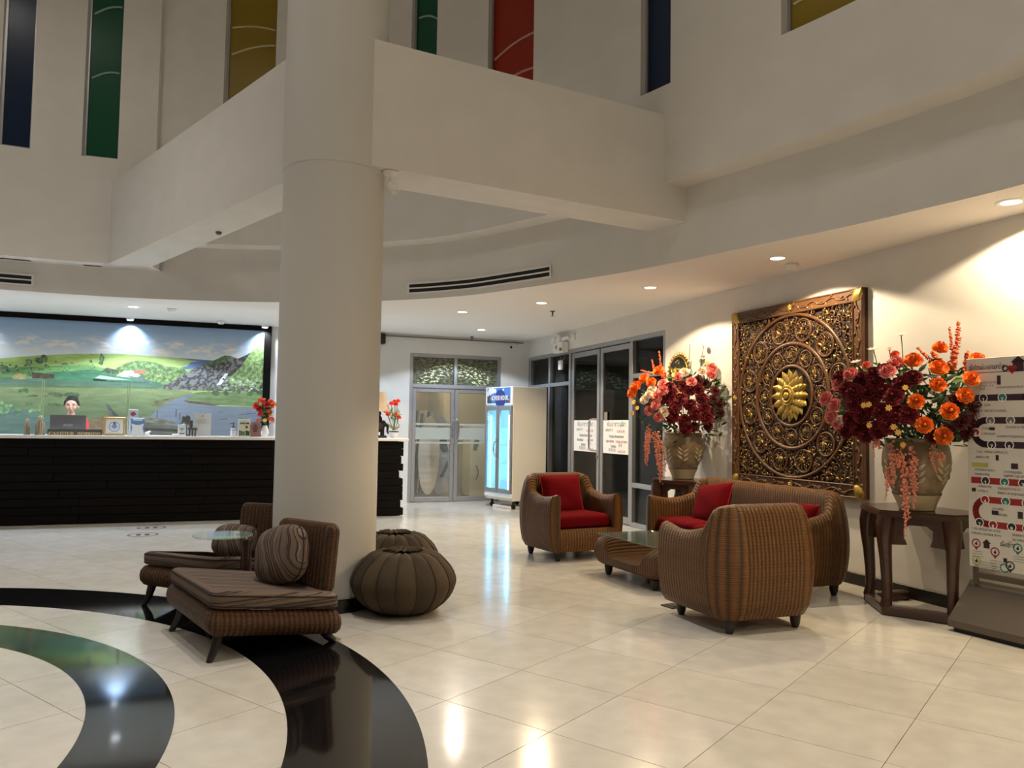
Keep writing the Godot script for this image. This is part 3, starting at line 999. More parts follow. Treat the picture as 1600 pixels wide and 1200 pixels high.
func pillow_mesh(w: float, h: float, th: float, pinch := 0.06) -> MB:
	var g := MB.new()
	for s in [-1.0, 1.0]:
		var rows := []
		for i in 15:
			var line := PackedVector3Array()
			for j in 15:
				var u := (i / 7.0 - 1.0)
				var v := (j / 7.0 - 1.0)
				var t := pow(maxf(0.0, (1.0 - pow(absf(u), 3.0)) * (1.0 - pow(absf(v), 3.0))), 0.55)
				var kx := 1.0 - pinch * (1.0 - u * u) * v * v
				line.append(Vector3(v * w * 0.5 * (1.0 - pinch * (1.0 - v * v) * 0 - pinch * (1.0 - u * u) * 0.6), u * h * 0.5 * kx, s * th * 0.5 * t * (1.0 + 0.05 * sin(u * 5.0 + v * 4.0))))
			rows.append(line)
		g.grid(rows, false, false, 0)
		var q := g.v.size() - 225
		if g.n[q + 112].z * s < 0:
			for i in range(q, g.v.size()):
				g.n[i] = -g.n[i]
			for i in range(0, g.ix.size(), 3):
				if g.ix[i] >= q:
					var b := g.ix[i + 1]
					g.ix[i + 1] = g.ix[i + 2]; g.ix[i + 2] = b
	return g

func foot(o: Node3D, x: float, z: float, h := 0.1) -> void:
	var g := MB.new()
	g.lathe([[0.0, h + 0.012], [0.036, h + 0.012], [0.038, h * 0.8], [0.032, h * 0.35], [0.022, 0.004], [0.018, 0.0], [0.0, 0.0]], 14)
	part(o, "leg", g, M.dark_trim, at(x, 0, z))

func rattan_chair(called: String, label: String, category: String, w: float, d: float, x: Transform3D, seats: int) -> Node3D:
	var o := thing(called, label, category, x, "red-cushioned rattan suite")
	part(o, "shell", wicker_shell(w, d, 0.105, 0.635, 0.81), M.rattan)
	var g := MB.new()
	var rows := []
	# front panel and seat deck
	for p in [[0.0, 0.095], [0.02, 0.11], [0.03, 0.2], [0.018, 0.295], [-0.01, 0.31], [-d + 0.2, 0.31]]:
		rows.append(PackedVector3Array([Vector3(-w * 0.5 + 0.03, p[1], d * 0.5 - 0.01 + p[0]), Vector3(0, p[1], d * 0.5 + p[0]), Vector3(w * 0.5 - 0.03, p[1], d * 0.5 - 0.01 + p[0])]))
	g.grid(rows, false, false, 0)
	g.box(Vector3(0, 0.105, 0), Vector3(w - 0.1, 0.02, d - 0.08))
	part(o, "front_panel", g, M.rattan)
	var iw := (w - 0.12) / seats
	for k in seats:
		part(o, "seat_cushion", soft_box(Vector3(-w * 0.5 + 0.06 + iw * (k + 0.5), 0.375, 0.05), Vector3(iw - 0.01, 0.13, d - 0.16), 0.035, 0.012), M.red_cloth)
	for s in [-1, 1]:
		for t in [-1, 1]:
			foot(o, s * (w * 0.5 - 0.09), t * (d * 0.5 - 0.08))
	return o

func seating() -> void:
	var ya := rad_to_deg(atan2(0.48, 0.877))
	rattan_chair("armchair", "brown rattan armchair with red cushions facing the camera near the fridge", "armchair", 0.76, 0.68, turn(0.60, 0, -8.05, ya), 1)
	rattan_chair("armchair", "large brown rattan armchair nearest the camera, seen from behind", "armchair", 0.71, 0.70, turn(1.565, 0, -5.43, 180 + rad_to_deg(atan2(0.37, 0.93))), 1)
	rattan_chair("sofa", "long brown rattan sofa standing under the carved wall panel", "sofa", 1.90, 0.70, RW * at(3.10, 0, 0.77), 3)
	# loose red pillows
	var A := turn(0.60, 0, -8.05, ya)
	var piped := mat(col(150, 12, 24), 0.9)
	for q in [
		[A * Transform3D(Basis(Vector3.RIGHT, -0.3), Vector3(-0.0, 0.60, -0.13)), 0.48, 0.42, "red square pillow leaning in the far rattan armchair"],
		[RW * Transform3D(Basis(Vector3.RIGHT, -0.38) * Basis(Vector3.BACK, 0.16), Vector3(2.62, 0.585, 0.72)), 0.50, 0.42, "red square pillow at the left end of the rattan sofa"],
		[RW * Transform3D(Basis(Vector3.RIGHT, -0.4) * Basis(Vector3.BACK, 0.05), Vector3(3.74, 0.535, 0.70)), 0.46, 0.36, "red pillow at the sofa's right end, mostly hidden by the near armchair"],
	]:
		var o := thing("pillow", q[3], "pillow", q[0], "red pillows")
		part(o, "cover", pillow_mesh(q[1], q[2], 0.17), M.red_cloth)
		var g := MB.new()
		var pts := []
		for i in 49:
			var a := TAU * i / 48
			var u := clampf(1.35 * cos(a), -1, 1)
			var v := clampf(1.35 * sin(a), -1, 1)
			pts.append(Vector3(u * q[1] * 0.5 * (1.0 - 0.036 * (1.0 - v * v)), v * q[2] * 0.5 * (1.0 - 0.06 * (1.0 - v * v) * u * u), 0))
		g.tube(pts, 0.006, 5, false)
		part(o, "piping", g, piped)
	# low table between the chairs
	var T := framed(Vector3(1.235, 0, -6.80), 0.406, 0.914)
	var o := thing("coffee_table", "low rattan coffee table with rolled ends and a glass top", "coffee table", T)
	var prof := PackedVector2Array()
	for q in [[-0.36, 0.085], [-0.43, 0.1], [-0.485, 0.15], [-0.5, 0.215], [-0.49, 0.28], [-0.455, 0.33], [-0.41, 0.35], [-0.36, 0.348], [-0.315, 0.32], [-0.29, 0.27], [-0.27, 0.22], [-0.23, 0.19], [-0.15, 0.18]]:
		prof.append(Vector2(q[0], q[1]))
	var all := PackedVector2Array(prof)
	for i in range(prof.size() - 1, -1, -1):
		all.append(Vector2(-prof[i].x, prof[i].y))
	var g := MB.new()
	var rows := []
	var mid := Vector2(0, 0.16)
	for q in [[-0.3, 0.55], [-0.297, 0.66], [-0.285, 0.78], [-0.255, 0.9], [-0.2, 0.97], [-0.1, 1.01], [0.1, 1.01], [0.2, 0.97], [0.255, 0.9], [0.285, 0.78], [0.297, 0.66], [0.3, 0.55]]:
		var line := PackedVector3Array()
		for p in all:
			var s: float = q[1]
			var y := mid.y + (p.y - mid.y) * s
			line.append(Vector3(p.x * (1.07 + (s - 1.0) * 0.25), y, q[0]))
		rows.append(line)
	g.grid(rows, true, false, 0)
	for e in [0, rows.size() - 1]:
		var pl := PackedVector2Array()
		for p in rows[e]:
			pl.append(Vector2(p.x, p.y))
		var id := Geometry2D.triangulate_polygon(pl)
		for i in range(0, id.size(), 3):
			g.tri(rows[e][id[i]], rows[e][id[i + 1]], rows[e][id[i + 2]], Vector3(0, 0, -1 if e == 0 else 1))
	part(o, "base", g, M.rattan)
	g = MB.new()
	g.box(Vector3(0, 0.357, 0), Vector3(0.89, 0.01, 0.58), 0.003)
	part(o, "glass_top", g, pane(col(110, 130, 120), 0.3))
	for s in [-1, 1]:
		for t in [-1, 1]:
			foot(o, s * 0.36, t * 0.22, 0.09)

# ---------------------------------------------------------------- low lounge chairs round the column
func round_quad(q: Array, r: float, out: float) -> PackedVector2Array:
	# rounded outline of a four-cornered plan, pushed outwards by "out"
	var p := PackedVector2Array()
	for i in 4:
		var a: Vector2 = q[(i + 3) % 4]
		var b: Vector2 = q[i]
		var c: Vector2 = q[(i + 1) % 4]
		for k in 6:
			var f := k / 5.0
			var s := b + (a - b).normalized() * r
			var e := b + (c - b).normalized() * r
			p.append(s.lerp(b, f).lerp(b.lerp(e, f), f))
		for k in range(1, 5):
			var s2 := b + (c - b).normalized() * r
			var e2: Vector2 = c + (b - c).normalized() * r
			p.append(s2.lerp(e2, k / 5.0))
	var n := p.size()
	var res := PackedVector2Array()
	var cw := Geometry2D.is_polygon_clockwise(p)
	for i in n:
		var t := (p[(i + 1) % n] - p[(i + n - 1) % n]).normalized()
		var o := Vector2(t.y, -t.x) * (-1.0 if cw else 1.0)
		res.append(p[i] + o * out)
	return res

func padded(q: Array, r: float, prof: Array, yf: Callable, ax: Vector2, stripes: bool) -> MB:
	# layers of (outward, height) over the plan; yf lifts every point by the seat's slope
	var g := MB.new()
	var rows := []
	for p in prof:
		var line := PackedVector3Array()
		for z in round_quad(q, r, p[0]):
			line.append(Vector3(z.x, p[1] + yf.call(z), z.y))
		rows.append(line)
	g.grid(rows, true, false, 0)
	for i in g.v.size():
		if stripes:
			g.t[i] = Vector2(g.v[i].y + 0.3, g.v[i].x)
		else:
			g.t[i] = g.t[i]
	for e in [0, rows.size() - 1]:
		var pl := PackedVector2Array()
		for z in rows[e]:
			pl.append(Vector2(z.x, z.z))
		var id := Geometry2D.triangulate_polygon(pl)
		var o := Vector3.UP if e > 0 else Vector3.DOWN
		var b := g.v.size()
		for z in rows[e]:
			var P := Vector2(z.x, z.z)
			var uu := P.dot(ax)
			var vv := P.dot(Vector2(-ax.y, ax.x))
			g.put(z, o, Vector2(vv, uu))
		for i in range(0, id.size(), 3):
			g.face3(b + id[i], b + id[i + 1], b + id[i + 2])
	return g

func lounger(label: String, q: Array, back: Array, group: String) -> Node3D:
	# q: front near, front far, rear far, rear near corners in plan; back: near and far end of the back board
	var fm: Vector2 = (q[0] + q[1]) * 0.5
	var rm: Vector2 = (q[2] + q[3]) * 0.5
	var u := (rm - fm).normalized()
	var L := (rm - fm).length()
	var slope := func(p: Vector2) -> float: return -0.1 * (p - fm).dot(u) / L
	var o := thing("lounge_chair", label, "lounge chair", Transform3D(), group)
	var pts := [[-0.035, 0.15], [-0.012, 0.158], [0.012, 0.185], [0.018, 0.22], [0.012, 0.255], [-0.01, 0.285], [-0.035, 0.295]]
	part(o, "rattan_base", padded(q, 0.05, pts, slope, u, false), M.rattan_dark)
	var sh := []
	for p in q:
		sh.append(p.lerp((fm + rm) * 0.5, 0.015))
	part(o, "seat_cushion", padded(sh, 0.07, [[-0.03, 0.296], [-0.004, 0.302], [0.004, 0.318], [0.006, 0.345], [0.004, 0.37], [-0.012, 0.386], [-0.04, 0.393]], slope, u, true), M.stripe)
	var piping := MB.new()
	for h in [[0.002, 0.372], [0.002, 0.314]]:
		var line := []
		for z in round_quad(sh, 0.07, h[0]):
			line.append(Vector3(z.x, h[1] + slope.call(z), z.y))
		line.append(line[0]); line.append(line[1])
		piping.tube(line, 0.005, 5, false)
	part(o, "piping", piping, mat(col(46, 34, 30), 0.9))
	# back board, leaning a little
	var a: Vector2 = back[0]
	var b: Vector2 = back[1]
	var w := (b - a).length()
	var X := (b - a).normalized()
	var bx := framed(Vector3((a.x + b.x) * 0.5, 0.27, (a.y + b.y) * 0.5), -X.x, -X.y)
	if bx.basis.z.dot(Vector3(-u.x, 0, -u.y)) < 0:
		bx = framed(bx.origin, X.x, X.y)
	bx.basis = bx.basis * Basis(Vector3.RIGHT, -0.1)
	var s := soft_box(Vector3.ZERO, Vector3(w, 0.1, 0.43), 0.03)
	var g := MB.new()
	g = s
	for i in g.v.size():
		g.v[i] = Vector3(g.v[i].x, 0.21 + g.v[i].z, -g.v[i].y)
		g.n[i] = Vector3(g.n[i].x, g.n[i].z, -g.n[i].y)
		g.t[i] = Vector2(g.v[i].x + g.v[i].z, g.v[i].y)
	for i in range(0, g.ix.size(), 3):
		if (g.v[g.ix[i + 1]] - g.v[g.ix[i]]).cross(g.v[g.ix[i + 2]] - g.v[g.ix[i]]).dot(g.n[g.ix[i]]) > 0:
			var z := g.ix[i + 1]
			g.ix[i + 1] = g.ix[i + 2]; g.ix[i + 2] = z
	part(o, "backrest", g, M.rattan_dark, bx)
	# splayed dark legs
	for k in 4:
		var c: Vector2 = q[k].lerp((fm + rm) * 0.5, 0.2)
		var e: Vector2 = q[k].lerp((fm + rm) * 0.5, 0.13) + (-u if k < 2 else u) * 0.035
		g = MB.new()
		var top: float = 0.17 + slope.call(c)
		g.tube([Vector3(c.x, top, c.y), Vector3(c.x * 0.6 + e.x * 0.4, top * 0.45, c.y * 0.6 + e.y * 0.4), Vector3(e.x, 0.0, e.y)], [0.034, 0.026, 0.017], 8)
		part(o, "leg", g, M.dark_trim)
	return o

func puff(called: String, label: String, w: float, h: float, th: float, x: Transform3D) -> void:
	var o := thing(called, label, "pillow", x, "striped lounge pillows")
	var g := MB.new()
	var rows := []
	for i in 13:
		var a := PI * i / 12.0 - PI / 2
		var line := PackedVector3Array()
		for k in 36:
			var b := TAU * k / 36
			var sq := 1.0 / pow(pow(absf(cos(b)), 3.2) + pow(absf(sin(b)), 3.2), 1.0 / 3.2)
			var r := pow(cos(a), 0.7) * sq * (1.0 + 0.02 * sin(b * 9.0) * absf(sin(a)))
			line.append(Vector3(cos(b) * r * w * 0.5, sin(b) * r * h * 0.5, sin(a) * th * 0.5))
		rows.append(line)
	g.grid(rows, true)
	for i in g.v.size():
		g.t[i] = Vector2(g.v[i].x + 0.22 * g.v[i].y + 0.012 * sin(g.v[i].y * 30.0 + g.v[i].x * 18.0), g.v[i].y)
	part(o, "cover", g, M.stripe)
	g = MB.new()
	var pts := []
	for k in 37:
		var b := TAU * k / 36
		var sq := 1.0 / pow(pow(absf(cos(b)), 3.2) + pow(absf(sin(b)), 3.2), 1.0 / 3.2)
		pts.append(Vector3(cos(b) * sq * w * 0.5, sin(b) * sq * h * 0.5, 0))
	g.tube(pts, 0.006, 5, false)
	part(o, "piping", g, mat(col(46, 34, 30), 0.9))

func loungers() -> void:
	lounger("rattan lounge chair with striped cushion nearest the camera at the column", [Vector2(-1.60, -4.26), Vector2(-2.15, -4.98), Vector2(-1.50, -5.36), Vector2(-1.0, -4.74)], [Vector2(-1.09, -4.80), Vector2(-1.50, -5.10)], "low lounge chairs")
	lounger("rattan lounge chair behind the other, left of the column under the glass table", [Vector2(-1.97, -5.27), Vector2(-2.63, -5.62), Vector2(-2.40, -6.22), Vector2(-1.80, -5.92)], [Vector2(-1.76, -5.93), Vector2(-2.06, -6.0)], "low lounge chairs")
	puff("pillow", "round striped pillow leaning on the near lounge chair's backrest", 0.40, 0.36, 0.22, Transform3D(framed(Vector3.ZERO, 0.80, 0.60).basis * Basis(Vector3.RIGHT, -0.22) * Basis(Vector3.BACK, 0.25), Vector3(-1.395, 0.50, -4.83)))
	puff("pillow", "round striped pillow on the rear lounge chair behind the glass table", 0.36, 0.24, 0.18, Transform3D(framed(Vector3.ZERO, 0.97, 0.24).basis * Basis(Vector3.RIGHT, -0.3), Vector3(-2.02, 0.435, -5.80)))
	# glass side table on one wooden post
	var o := thing("side_table", "small round glass side table on a wooden post between lounge chairs", "side table", at(-1.79, 0, -5.36))
	var g := MB.new()
	g.lathe([[0.0, 0.0], [0.09, 0.0], [0.09, 0.012], [0.04, 0.02], [0.036, 0.05], [0.034, 0.46], [0.046, 0.5], [0.046, 0.53], [0.0, 0.532]], 20)
	part(o, "post", g, M.table_wood)
	g = MB.new()
	g.turned([[0.0, 0.533], [0.192, 0.533], [0.196, 0.538], [0.192, 0.543], [0.0, 0.543]], 48, Vector3(-0.16, 0, 0))
	part(o, "glass_top", g, pane(col(170, 205, 200), 0.25))

# ---------------------------------------------------------------- straw poufs
func poufs() -> void:
	for q in [[-0.74, -5.55, "pumpkin-shaped straw pouf nearest the camera right of the column", 0.0], [-0.94, -6.45, "pumpkin-shaped straw pouf behind the near one beside the column", 10.0]]:
		var o := thing("pouf", q[2], "pouf", turn(q[0], 0, q[1], q[3]), "straw poufs")
		var n := 16
		var R := 0.36
		var H := 0.215
		for s in n:
			var g := MB.new()
			var rows := []
			for i in 17:
				var a := PI * i / 16.0 - PI / 2
				var line := PackedVector3Array()
				for k in 7:
					var f := k / 6.0
					var b := TAU * (s + f) / n
					var gore := 1.0 + 0.035 * sin(PI * f) * cos(a)
					var r := R * pow(maxf(cos(a), 0.0), 0.62) * gore
					var y := H + H * signf(sin(a)) * pow(absf(sin(a)), 1.25) * (1.0 if a < 0 else 1.0)
					if a > 0.9: y += 0.012 * sin(PI * f) - 0.03 * smoothstep(1.2, 1.571, a)
					line.append(Vector3(cos(b) * r, y, sin(b) * r))
				rows.append(line)
			g.grid(rows, false, false, 0)
			var c := Vector3(0, H, 0)
			if g.n[60].dot(g.v[60] - c) < 0:
				for i in g.n.size():
					g.n[i] = -g.n[i]
				for i in range(0, g.ix.size(), 3):
					var z := g.ix[i + 1]
					g.ix[i + 1] = g.ix[i + 2]; g.ix[i + 2] = z
			part(o, "gore", g, M.straw[[0, 1, 2, 3][s % 4]])
			var pts := []
			for i in range(1, 17):
				var a := PI * i / 16.0 - PI / 2
				var b := TAU * s / n
				var r := R * pow(maxf(cos(a), 0.0), 0.62)
				var y := H + H * signf(sin(a)) * pow(absf(sin(a)), 1.25) - (0.03 * smoothstep(1.2, 1.571, a) if a > 0.9 else 0.0)
				pts.append(Vector3(cos(b) * (r + 0.002), maxf(y, 0.006), sin(b) * (r + 0.002)))
			g = MB.new()
			g.tube(pts, 0.0055, 5)
			part(o, "seam_cord", g, M.rope)
		# gathered loops on top
		rng.seed = 3
		for k in 14:
			var b := TAU * k / 14
			var g := MB.new()
			var r0 := 0.02
			var r1 := rf(0.1, 0.15)
			g.tube([Vector3(cos(b) * r0, 0.405, sin(b) * r0), Vector3(cos(b) * r1 * 0.5, 0.437, sin(b) * r1 * 0.5), Vector3(cos(b + 0.1) * r1, 0.428, sin(b + 0.1) * r1), Vector3(cos(b + 0.25) * r1 * 0.6, 0.43, sin(b + 0.25) * r1 * 0.6), Vector3(cos(b + 0.2) * r0, 0.405, sin(b + 0.2) * r0)], 0.009, 6)
			part(o, "tie_loop", g, M.straw[k % 2])
		var g2 := MB.new()
		g2.ball(Vector3(0, 0.41, 0), Vector3(0.03, 0.02, 0.03), 12, 6)
		part(o, "knot", g2, M.rope)

# ---------------------------------------------------------------- mural behind the desk
var mi: Image
var mn := FastNoiseLite.new()
const MW := 1836
const MH := 618

func mpoly(pts: Array, f: Callable) -> void:
	# fill a polygon given in painting units (x -200..412, y 494..700) with f(x, y)
	var p := PackedVector2Array()
	for q in pts:
		p.append(Vector2((q[0] + 200.0) * 3.0, (q[1] - 494.0) * 3.0))
	var lo := 1e9
	var hi := -1e9
	for q in p:
		lo = minf(lo, q.y); hi = maxf(hi, q.y)
	for y in range(maxi(0, int(lo)), mini(MH, int(hi) + 1)):
		var xs := []
		for i in p.size():
			var a := p[i]
			var b := p[(i + 1) % p.size()]
			if (a.y <= y) != (b.y <= y):
				xs.append(a.x + (b.x - a.x) * (y - a.y) / (b.y - a.y))
		xs.sort()
		for k in range(0, xs.size() - 1, 2):
			for x in range(maxi(0, int(xs[k])), mini(MW, int(xs[k + 1]) + 1)):
				mi.set_pixel(x, y, f.call(float(x), float(y)))

func shade(c: Color, a: float, fx: float, fy: float) -> Callable:
	return func(x, y):
		var v := 1.0 + a * (mn.get_noise_2d(x * fx, y * fy) + 0.5 * mn.get_noise_2d(x * fx * 3.1 + 90, y * fy * 3.1))
		return Color(c.r * v, c.g * v, c.b * v)

func mblob(x: float, y: float, rx: float, ry: float, c: Color, rough := 0.35) -> void:
	var pts := []
	for k in 22:
		var a := TAU * k / 22
		var r := 1.0 + rf(-rough, rough) * 0.5
		pts.append([x + cos(a) * rx * r, y + sin(a) * ry * r])
	mpoly(pts, shade(c, 0.45, 4.0, 4.0))

func mural_texture() -> ImageTexture:
	mi = Image.create_empty(MW, MH, false, Image.FORMAT_RGB8)
	mn.seed = 9
	mn.frequency = 0.01
	mn.fractal_octaves = 3
	rng.seed = 99
	for y in MH:
		for x in MW:
			var py: float = 494.0 + y / 3.0
			var px := x / 3.0 - 200.0
			var t := clampf((py - 497.0) / 55.0, 0, 1)
			var c := col(122, 148, 176).lerp(col(202, 208, 206), pow(t, 1.3))
			var cl := mn.get_noise_2d(x * 0.8 + 40, y * 2.4) + 0.5 * mn.get_noise_2d(x * 2.2, y * 6.0)
			var band := exp(-pow((py - 534.0) / 12.0, 2.0))
			c = c.lerp(col(222, 206, 184), clampf((cl + 0.12) * 1.6 * band, 0, 0.8))
			mi.set_pixel(x, y, c)
	# far plain
	mpoly([[-200, 562], [-60, 566], [0, 562], [60, 554], [110, 549], [180, 546], [270, 549], [330, 552], [412, 552], [412, 640], [-200, 640]], shade(col(152, 178, 92), 0.12, 0.6, 3.0))
	mpoly([[268, 549], [300, 553], [312, 551], [290, 556], [286, 562], [262, 570], [300, 566], [330, 560], [330, 551]], shade(col(84, 108, 148), 0.08, 1, 3))
	mpoly([[-200, 575], [-40, 580], [60, 572], [130, 566], [200, 580], [260, 590], [260, 606], [-200, 606]], shade(col(104, 150, 84), 0.18, 0.8, 3.0))
	mpoly([[70, 582], [140, 574], [240, 588], [250, 602], [60, 602]], shade(col(66, 122, 84), 0.15, 0.8, 3.0))
	mpoly([[-200, 595], [30, 592], [120, 594], [240, 598], [240, 606], [-200, 608]], shade(col(78, 116, 92), 0.2, 0.7, 5.0))
	# wooded hill with the red roof
	mpoly([[158, 580], [172, 572], [190, 560], [208, 556], [232, 558], [250, 564], [276, 566], [290, 574], [270, 584], [240, 588], [216, 584], [190, 584]], shade(col(92, 122, 62), 0.5, 3.0, 4.0))
	mpoly([[174, 584], [186, 574], [200, 573], [212, 582], [204, 586]], shade(col(176, 172, 158), 0.25, 4.0, 4.0))
	mpoly([[200, 573], [220, 573], [219, 578], [202, 578]], shade(col(178, 92, 74), 0.1, 4.0, 4.0))
	mpoly([[150, 578], [160, 570], [176, 574], [178, 580]], shade(col(70, 84, 60), 0.4, 4.0, 4.0))
	mpoly([[218, 586], [230, 576], [260, 572], [284, 578], [270, 590], [236, 592]], shade(col(104, 128, 70), 0.5, 4.0, 4.0))
	mpoly([[190, 582], [214, 586], [230, 592], [226, 595], [205, 589]], shade(col(92, 112, 104), 0.2, 2.0, 2.0))
	# rock mountain on the right
	mpoly([[244, 600], [262, 590], [280, 578], [296, 566], [318, 556], [336, 549], [346, 542], [356, 542], [368, 546], [384, 538], [400, 526], [412, 518], [412, 604], [250, 604]], func(x, y):
		var r := absf(mn.get_noise_2d(x * 1.6 + y * 1.1, y * 1.8 - x * 0.6)) * 2.2
		var q := clampf(0.5 + r * 0.9 + 0.2 * mn.get_noise_2d(x * 6, y * 6), 0.35, 1.15)
		return Color(0.41 * q, 0.41 * q, 0.40 * q))
	mpoly([[300, 564], [330, 550], [346, 541], [357, 542], [348, 552], [326, 558]], shade(col(84, 108, 66), 0.4, 4.0, 4.0))
	mpoly([[372, 562], [384, 552], [412, 546], [412, 596], [360, 594], [352, 584]], shade(col(128, 158, 96), 0.45, 4.0, 4.0))
	mpoly([[392, 530], [412, 519], [412, 545], [376, 556]], shade(col(138, 172, 96), 0.35, 3.0, 4.0))
	mpoly([[348, 572], [353, 573], [342, 592], [334, 594], [341, 583]], shade(col(208, 210, 204), 0.15, 5.0, 5.0))
	for k in 70:
		mblob(rf(345, 412), rf(582, 602), rf(1.5, 3), rf(1.2, 2.4), col(150, 166, 128) if k % 3 else col(64, 84, 54))
	for k in 60:
		mblob(rf(-190, 160), rf(556, 580) + 4.0, rf(0.6, 2.0), rf(0.6, 1.6), col(70, 100, 52))
	for q in [[152, 556, 5, 10], [66, 558, 5, 7], [58, 562, 10, 5], [46, 566, 6, 6], [10, 580, 11, 9], [48, 584, 8, 6], [70, 572, 3, 4], [135, 560, 2, 3], [98, 566, 6, 2], [-60, 578, 12, 9], [-120, 572, 9, 8], [28, 575, 2, 4]]:
		for k in 5:
			mblob(q[0] + rf(-0.4, 0.4) * q[2], q[1] + rf(-0.3, 0.5) * q[3], q[2] * rf(0.4, 0.8), q[3] * rf(0.4, 0.8), col(64, 94, 58) if k % 2 else col(98, 128, 84))
	# houses, train with smoke
	mpoly([[22, 590], [30, 584], [42, 586], [42, 594], [24, 594]], shade(col(170, 160, 96), 0.2, 4.0, 4.0))
	mpoly([[50, 582], [82, 584], [82, 591], [50, 592]], shade(col(84, 72, 56), 0.3, 4.0, 4.0))
	mpoly([[140, 589], [160, 590], [160, 593], [140, 593]], shade(col(36, 46, 40), 0.2, 4.0, 4.0))
	mpoly([[160, 591], [226, 592], [224, 595], [160, 594]], shade(col(64, 96, 78), 0.2, 4.0, 4.0))
	mpoly([[142, 588], [150, 583], [200, 590], [160, 590]], shade(col(158, 184, 158), 0.15, 2.0, 4.0))
	# near field
	mpoly([[-200, 610], [40, 606], [120, 604], [200, 602], [250, 603], [290, 606], [300, 612], [276, 622], [250, 636], [240, 660], [-200, 660]], func(x, y):
		var py: float = 494.0 + y / 3.0
		var v: float = 1.0 + 0.16 * mn.get_noise_2d(x * 0.7, y * 4.0) + 0.06 * mn.get_noise_2d(x * 5, y * 9)
		var c := col(122, 140, 84).lerp(col(90, 114, 70), clampf((py - 606.0) / 40.0, 0, 1))
		return Color(c.r * v, c.g * v, c.b * v))
	mpoly([[-200, 606], [100, 602], [230, 601], [240, 603], [60, 606], [-200, 611]], shade(col(82, 116, 66), 0.2, 1.0, 6.0))
	for q in [[96, 617, 22, 3.5], [110, 619, 10, 4], [40, 612, 8, 3.5], [86, 634, 10, 3], [60, 620, 14, 1.5]]:
		for k in 7:
			mblob(q[0] + rf(-0.8, 0.8) * q[2], q[1] + rf(-0.5, 0.4) * q[3], q[2] * 0.3, q[3] * 0.8, col(66, 96, 52))
	# river and its far bank
	mpoly([[300, 608], [312, 606], [412, 604], [412, 630], [340, 628], [300, 624], [282, 620], [290, 612]], shade(col(104, 130, 76), 0.2, 0.7, 4.0))
	mpoly([[238, 640], [252, 630], [268, 620], [284, 614], [296, 609], [301, 611], [288, 617], [284, 622], [300, 627], [340, 630], [412, 631], [412, 700], [190, 700], [226, 654]], func(x, y):
		var v: float = 1.0 + 0.08 * mn.get_noise_2d(x * 0.5, y * 5.0)
		return Color(0.42 * v, 0.47 * v, 0.525 * v))
	mpoly([[280, 621], [290, 626], [330, 630], [340, 628], [300, 623]], shade(col(92, 78, 52), 0.3, 3.0, 4.0))
	mpoly([[236, 624], [262, 617], [270, 618], [250, 624], [246, 630], [232, 634]], shade(col(98, 96, 60), 0.4, 3.0, 4.0))
	for q in [[333, 608, 6, 5], [350, 608, 5, 5], [320, 603, 3, 3], [372, 604, 4, 4], [392, 607, 6, 5], [406, 605, 5, 4], [364, 602, 4, 3]]:
		for k in 4:
			mblob(q[0] + rf(-2, 2), q[1] + rf(-2, 1), q[2] * 0.7, q[3] * 0.7, col(62, 92, 52))
	# boats on the brown bank
	mpoly([[120, 700], [128, 668], [140, 656], [166, 648], [190, 652], [230, 660], [290, 680], [290, 700]], shade(col(118, 98, 66), 0.3, 2.0, 3.0))
	mpoly([[160, 629], [166, 632], [172, 646], [184, 654], [215, 660], [255, 664], [284, 668], [282, 678], [230, 682], [190, 672], [170, 656]], shade(col(84, 88, 78), 0.4, 1.2, 5.0))
	mpoly([[162, 631], [167, 636], [172, 650], [184, 657], [182, 652], [174, 644]], shade(col(52, 58, 60), 0.2, 3.0, 3.0))
	mpoly([[214, 642], [224, 650], [262, 657], [276, 662], [250, 666], [222, 658]], shade(col(104, 104, 88), 0.4, 1.5, 5.0))
	mpoly([[190, 668], [284, 672], [286, 676], [200, 674]], shade(col(44, 44, 40), 0.2, 2.0, 3.0))
	for q in [[270, 650, 637], [276, 656, 644], [240, 652, 640]]:
		mpoly([[q[0] - 0.35, q[1]], [q[0] + 0.35, q[1]], [q[0] + 0.35, q[2]], [q[0] - 0.35, q[2]]], shade(col(58, 54, 48), 0.1, 1, 1))
	for q in [[372, 645, 402, 641], [372, 650, 392, 653], [342, 653, 354, 652], [341, 640, 345, 640]]:
		mpoly([[q[0], q[1] - 0.6], [q[2], q[3] - 0.6], [q[2], q[3] + 0.6], [q[0], q[1] + 0.6]], shade(col(62, 66, 72), 0.1, 1, 1))
	# teal water with reeds at the left
	mpoly([[-200, 642], [20, 640], [48, 644], [70, 652], [110, 650], [130, 662], [120, 700], [-200, 700]], shade(col(80, 116, 102), 0.15, 0.8, 4.0))
	for k in 60:
		var x := rf(-190, 64)
		mblob(x, 640 + rf(-8, 8), rf(2, 6), rf(2, 5), col(70, 122, 74) if k % 2 else col(110, 156, 96))
	for y in MH:
		for x in MW:
			var c := mi.get_pixel(x, y)
			var l := (c.r + c.g + c.b) / 3.0
			mi.set_pixel(x, y, Color(lerpf(c.r, l, 0.14) * 1.1, lerpf(c.g, l, 0.14) * 1.1, lerpf(c.b, l, 0.14) * 1.1))
	return ImageTexture.create_from_image(mi)

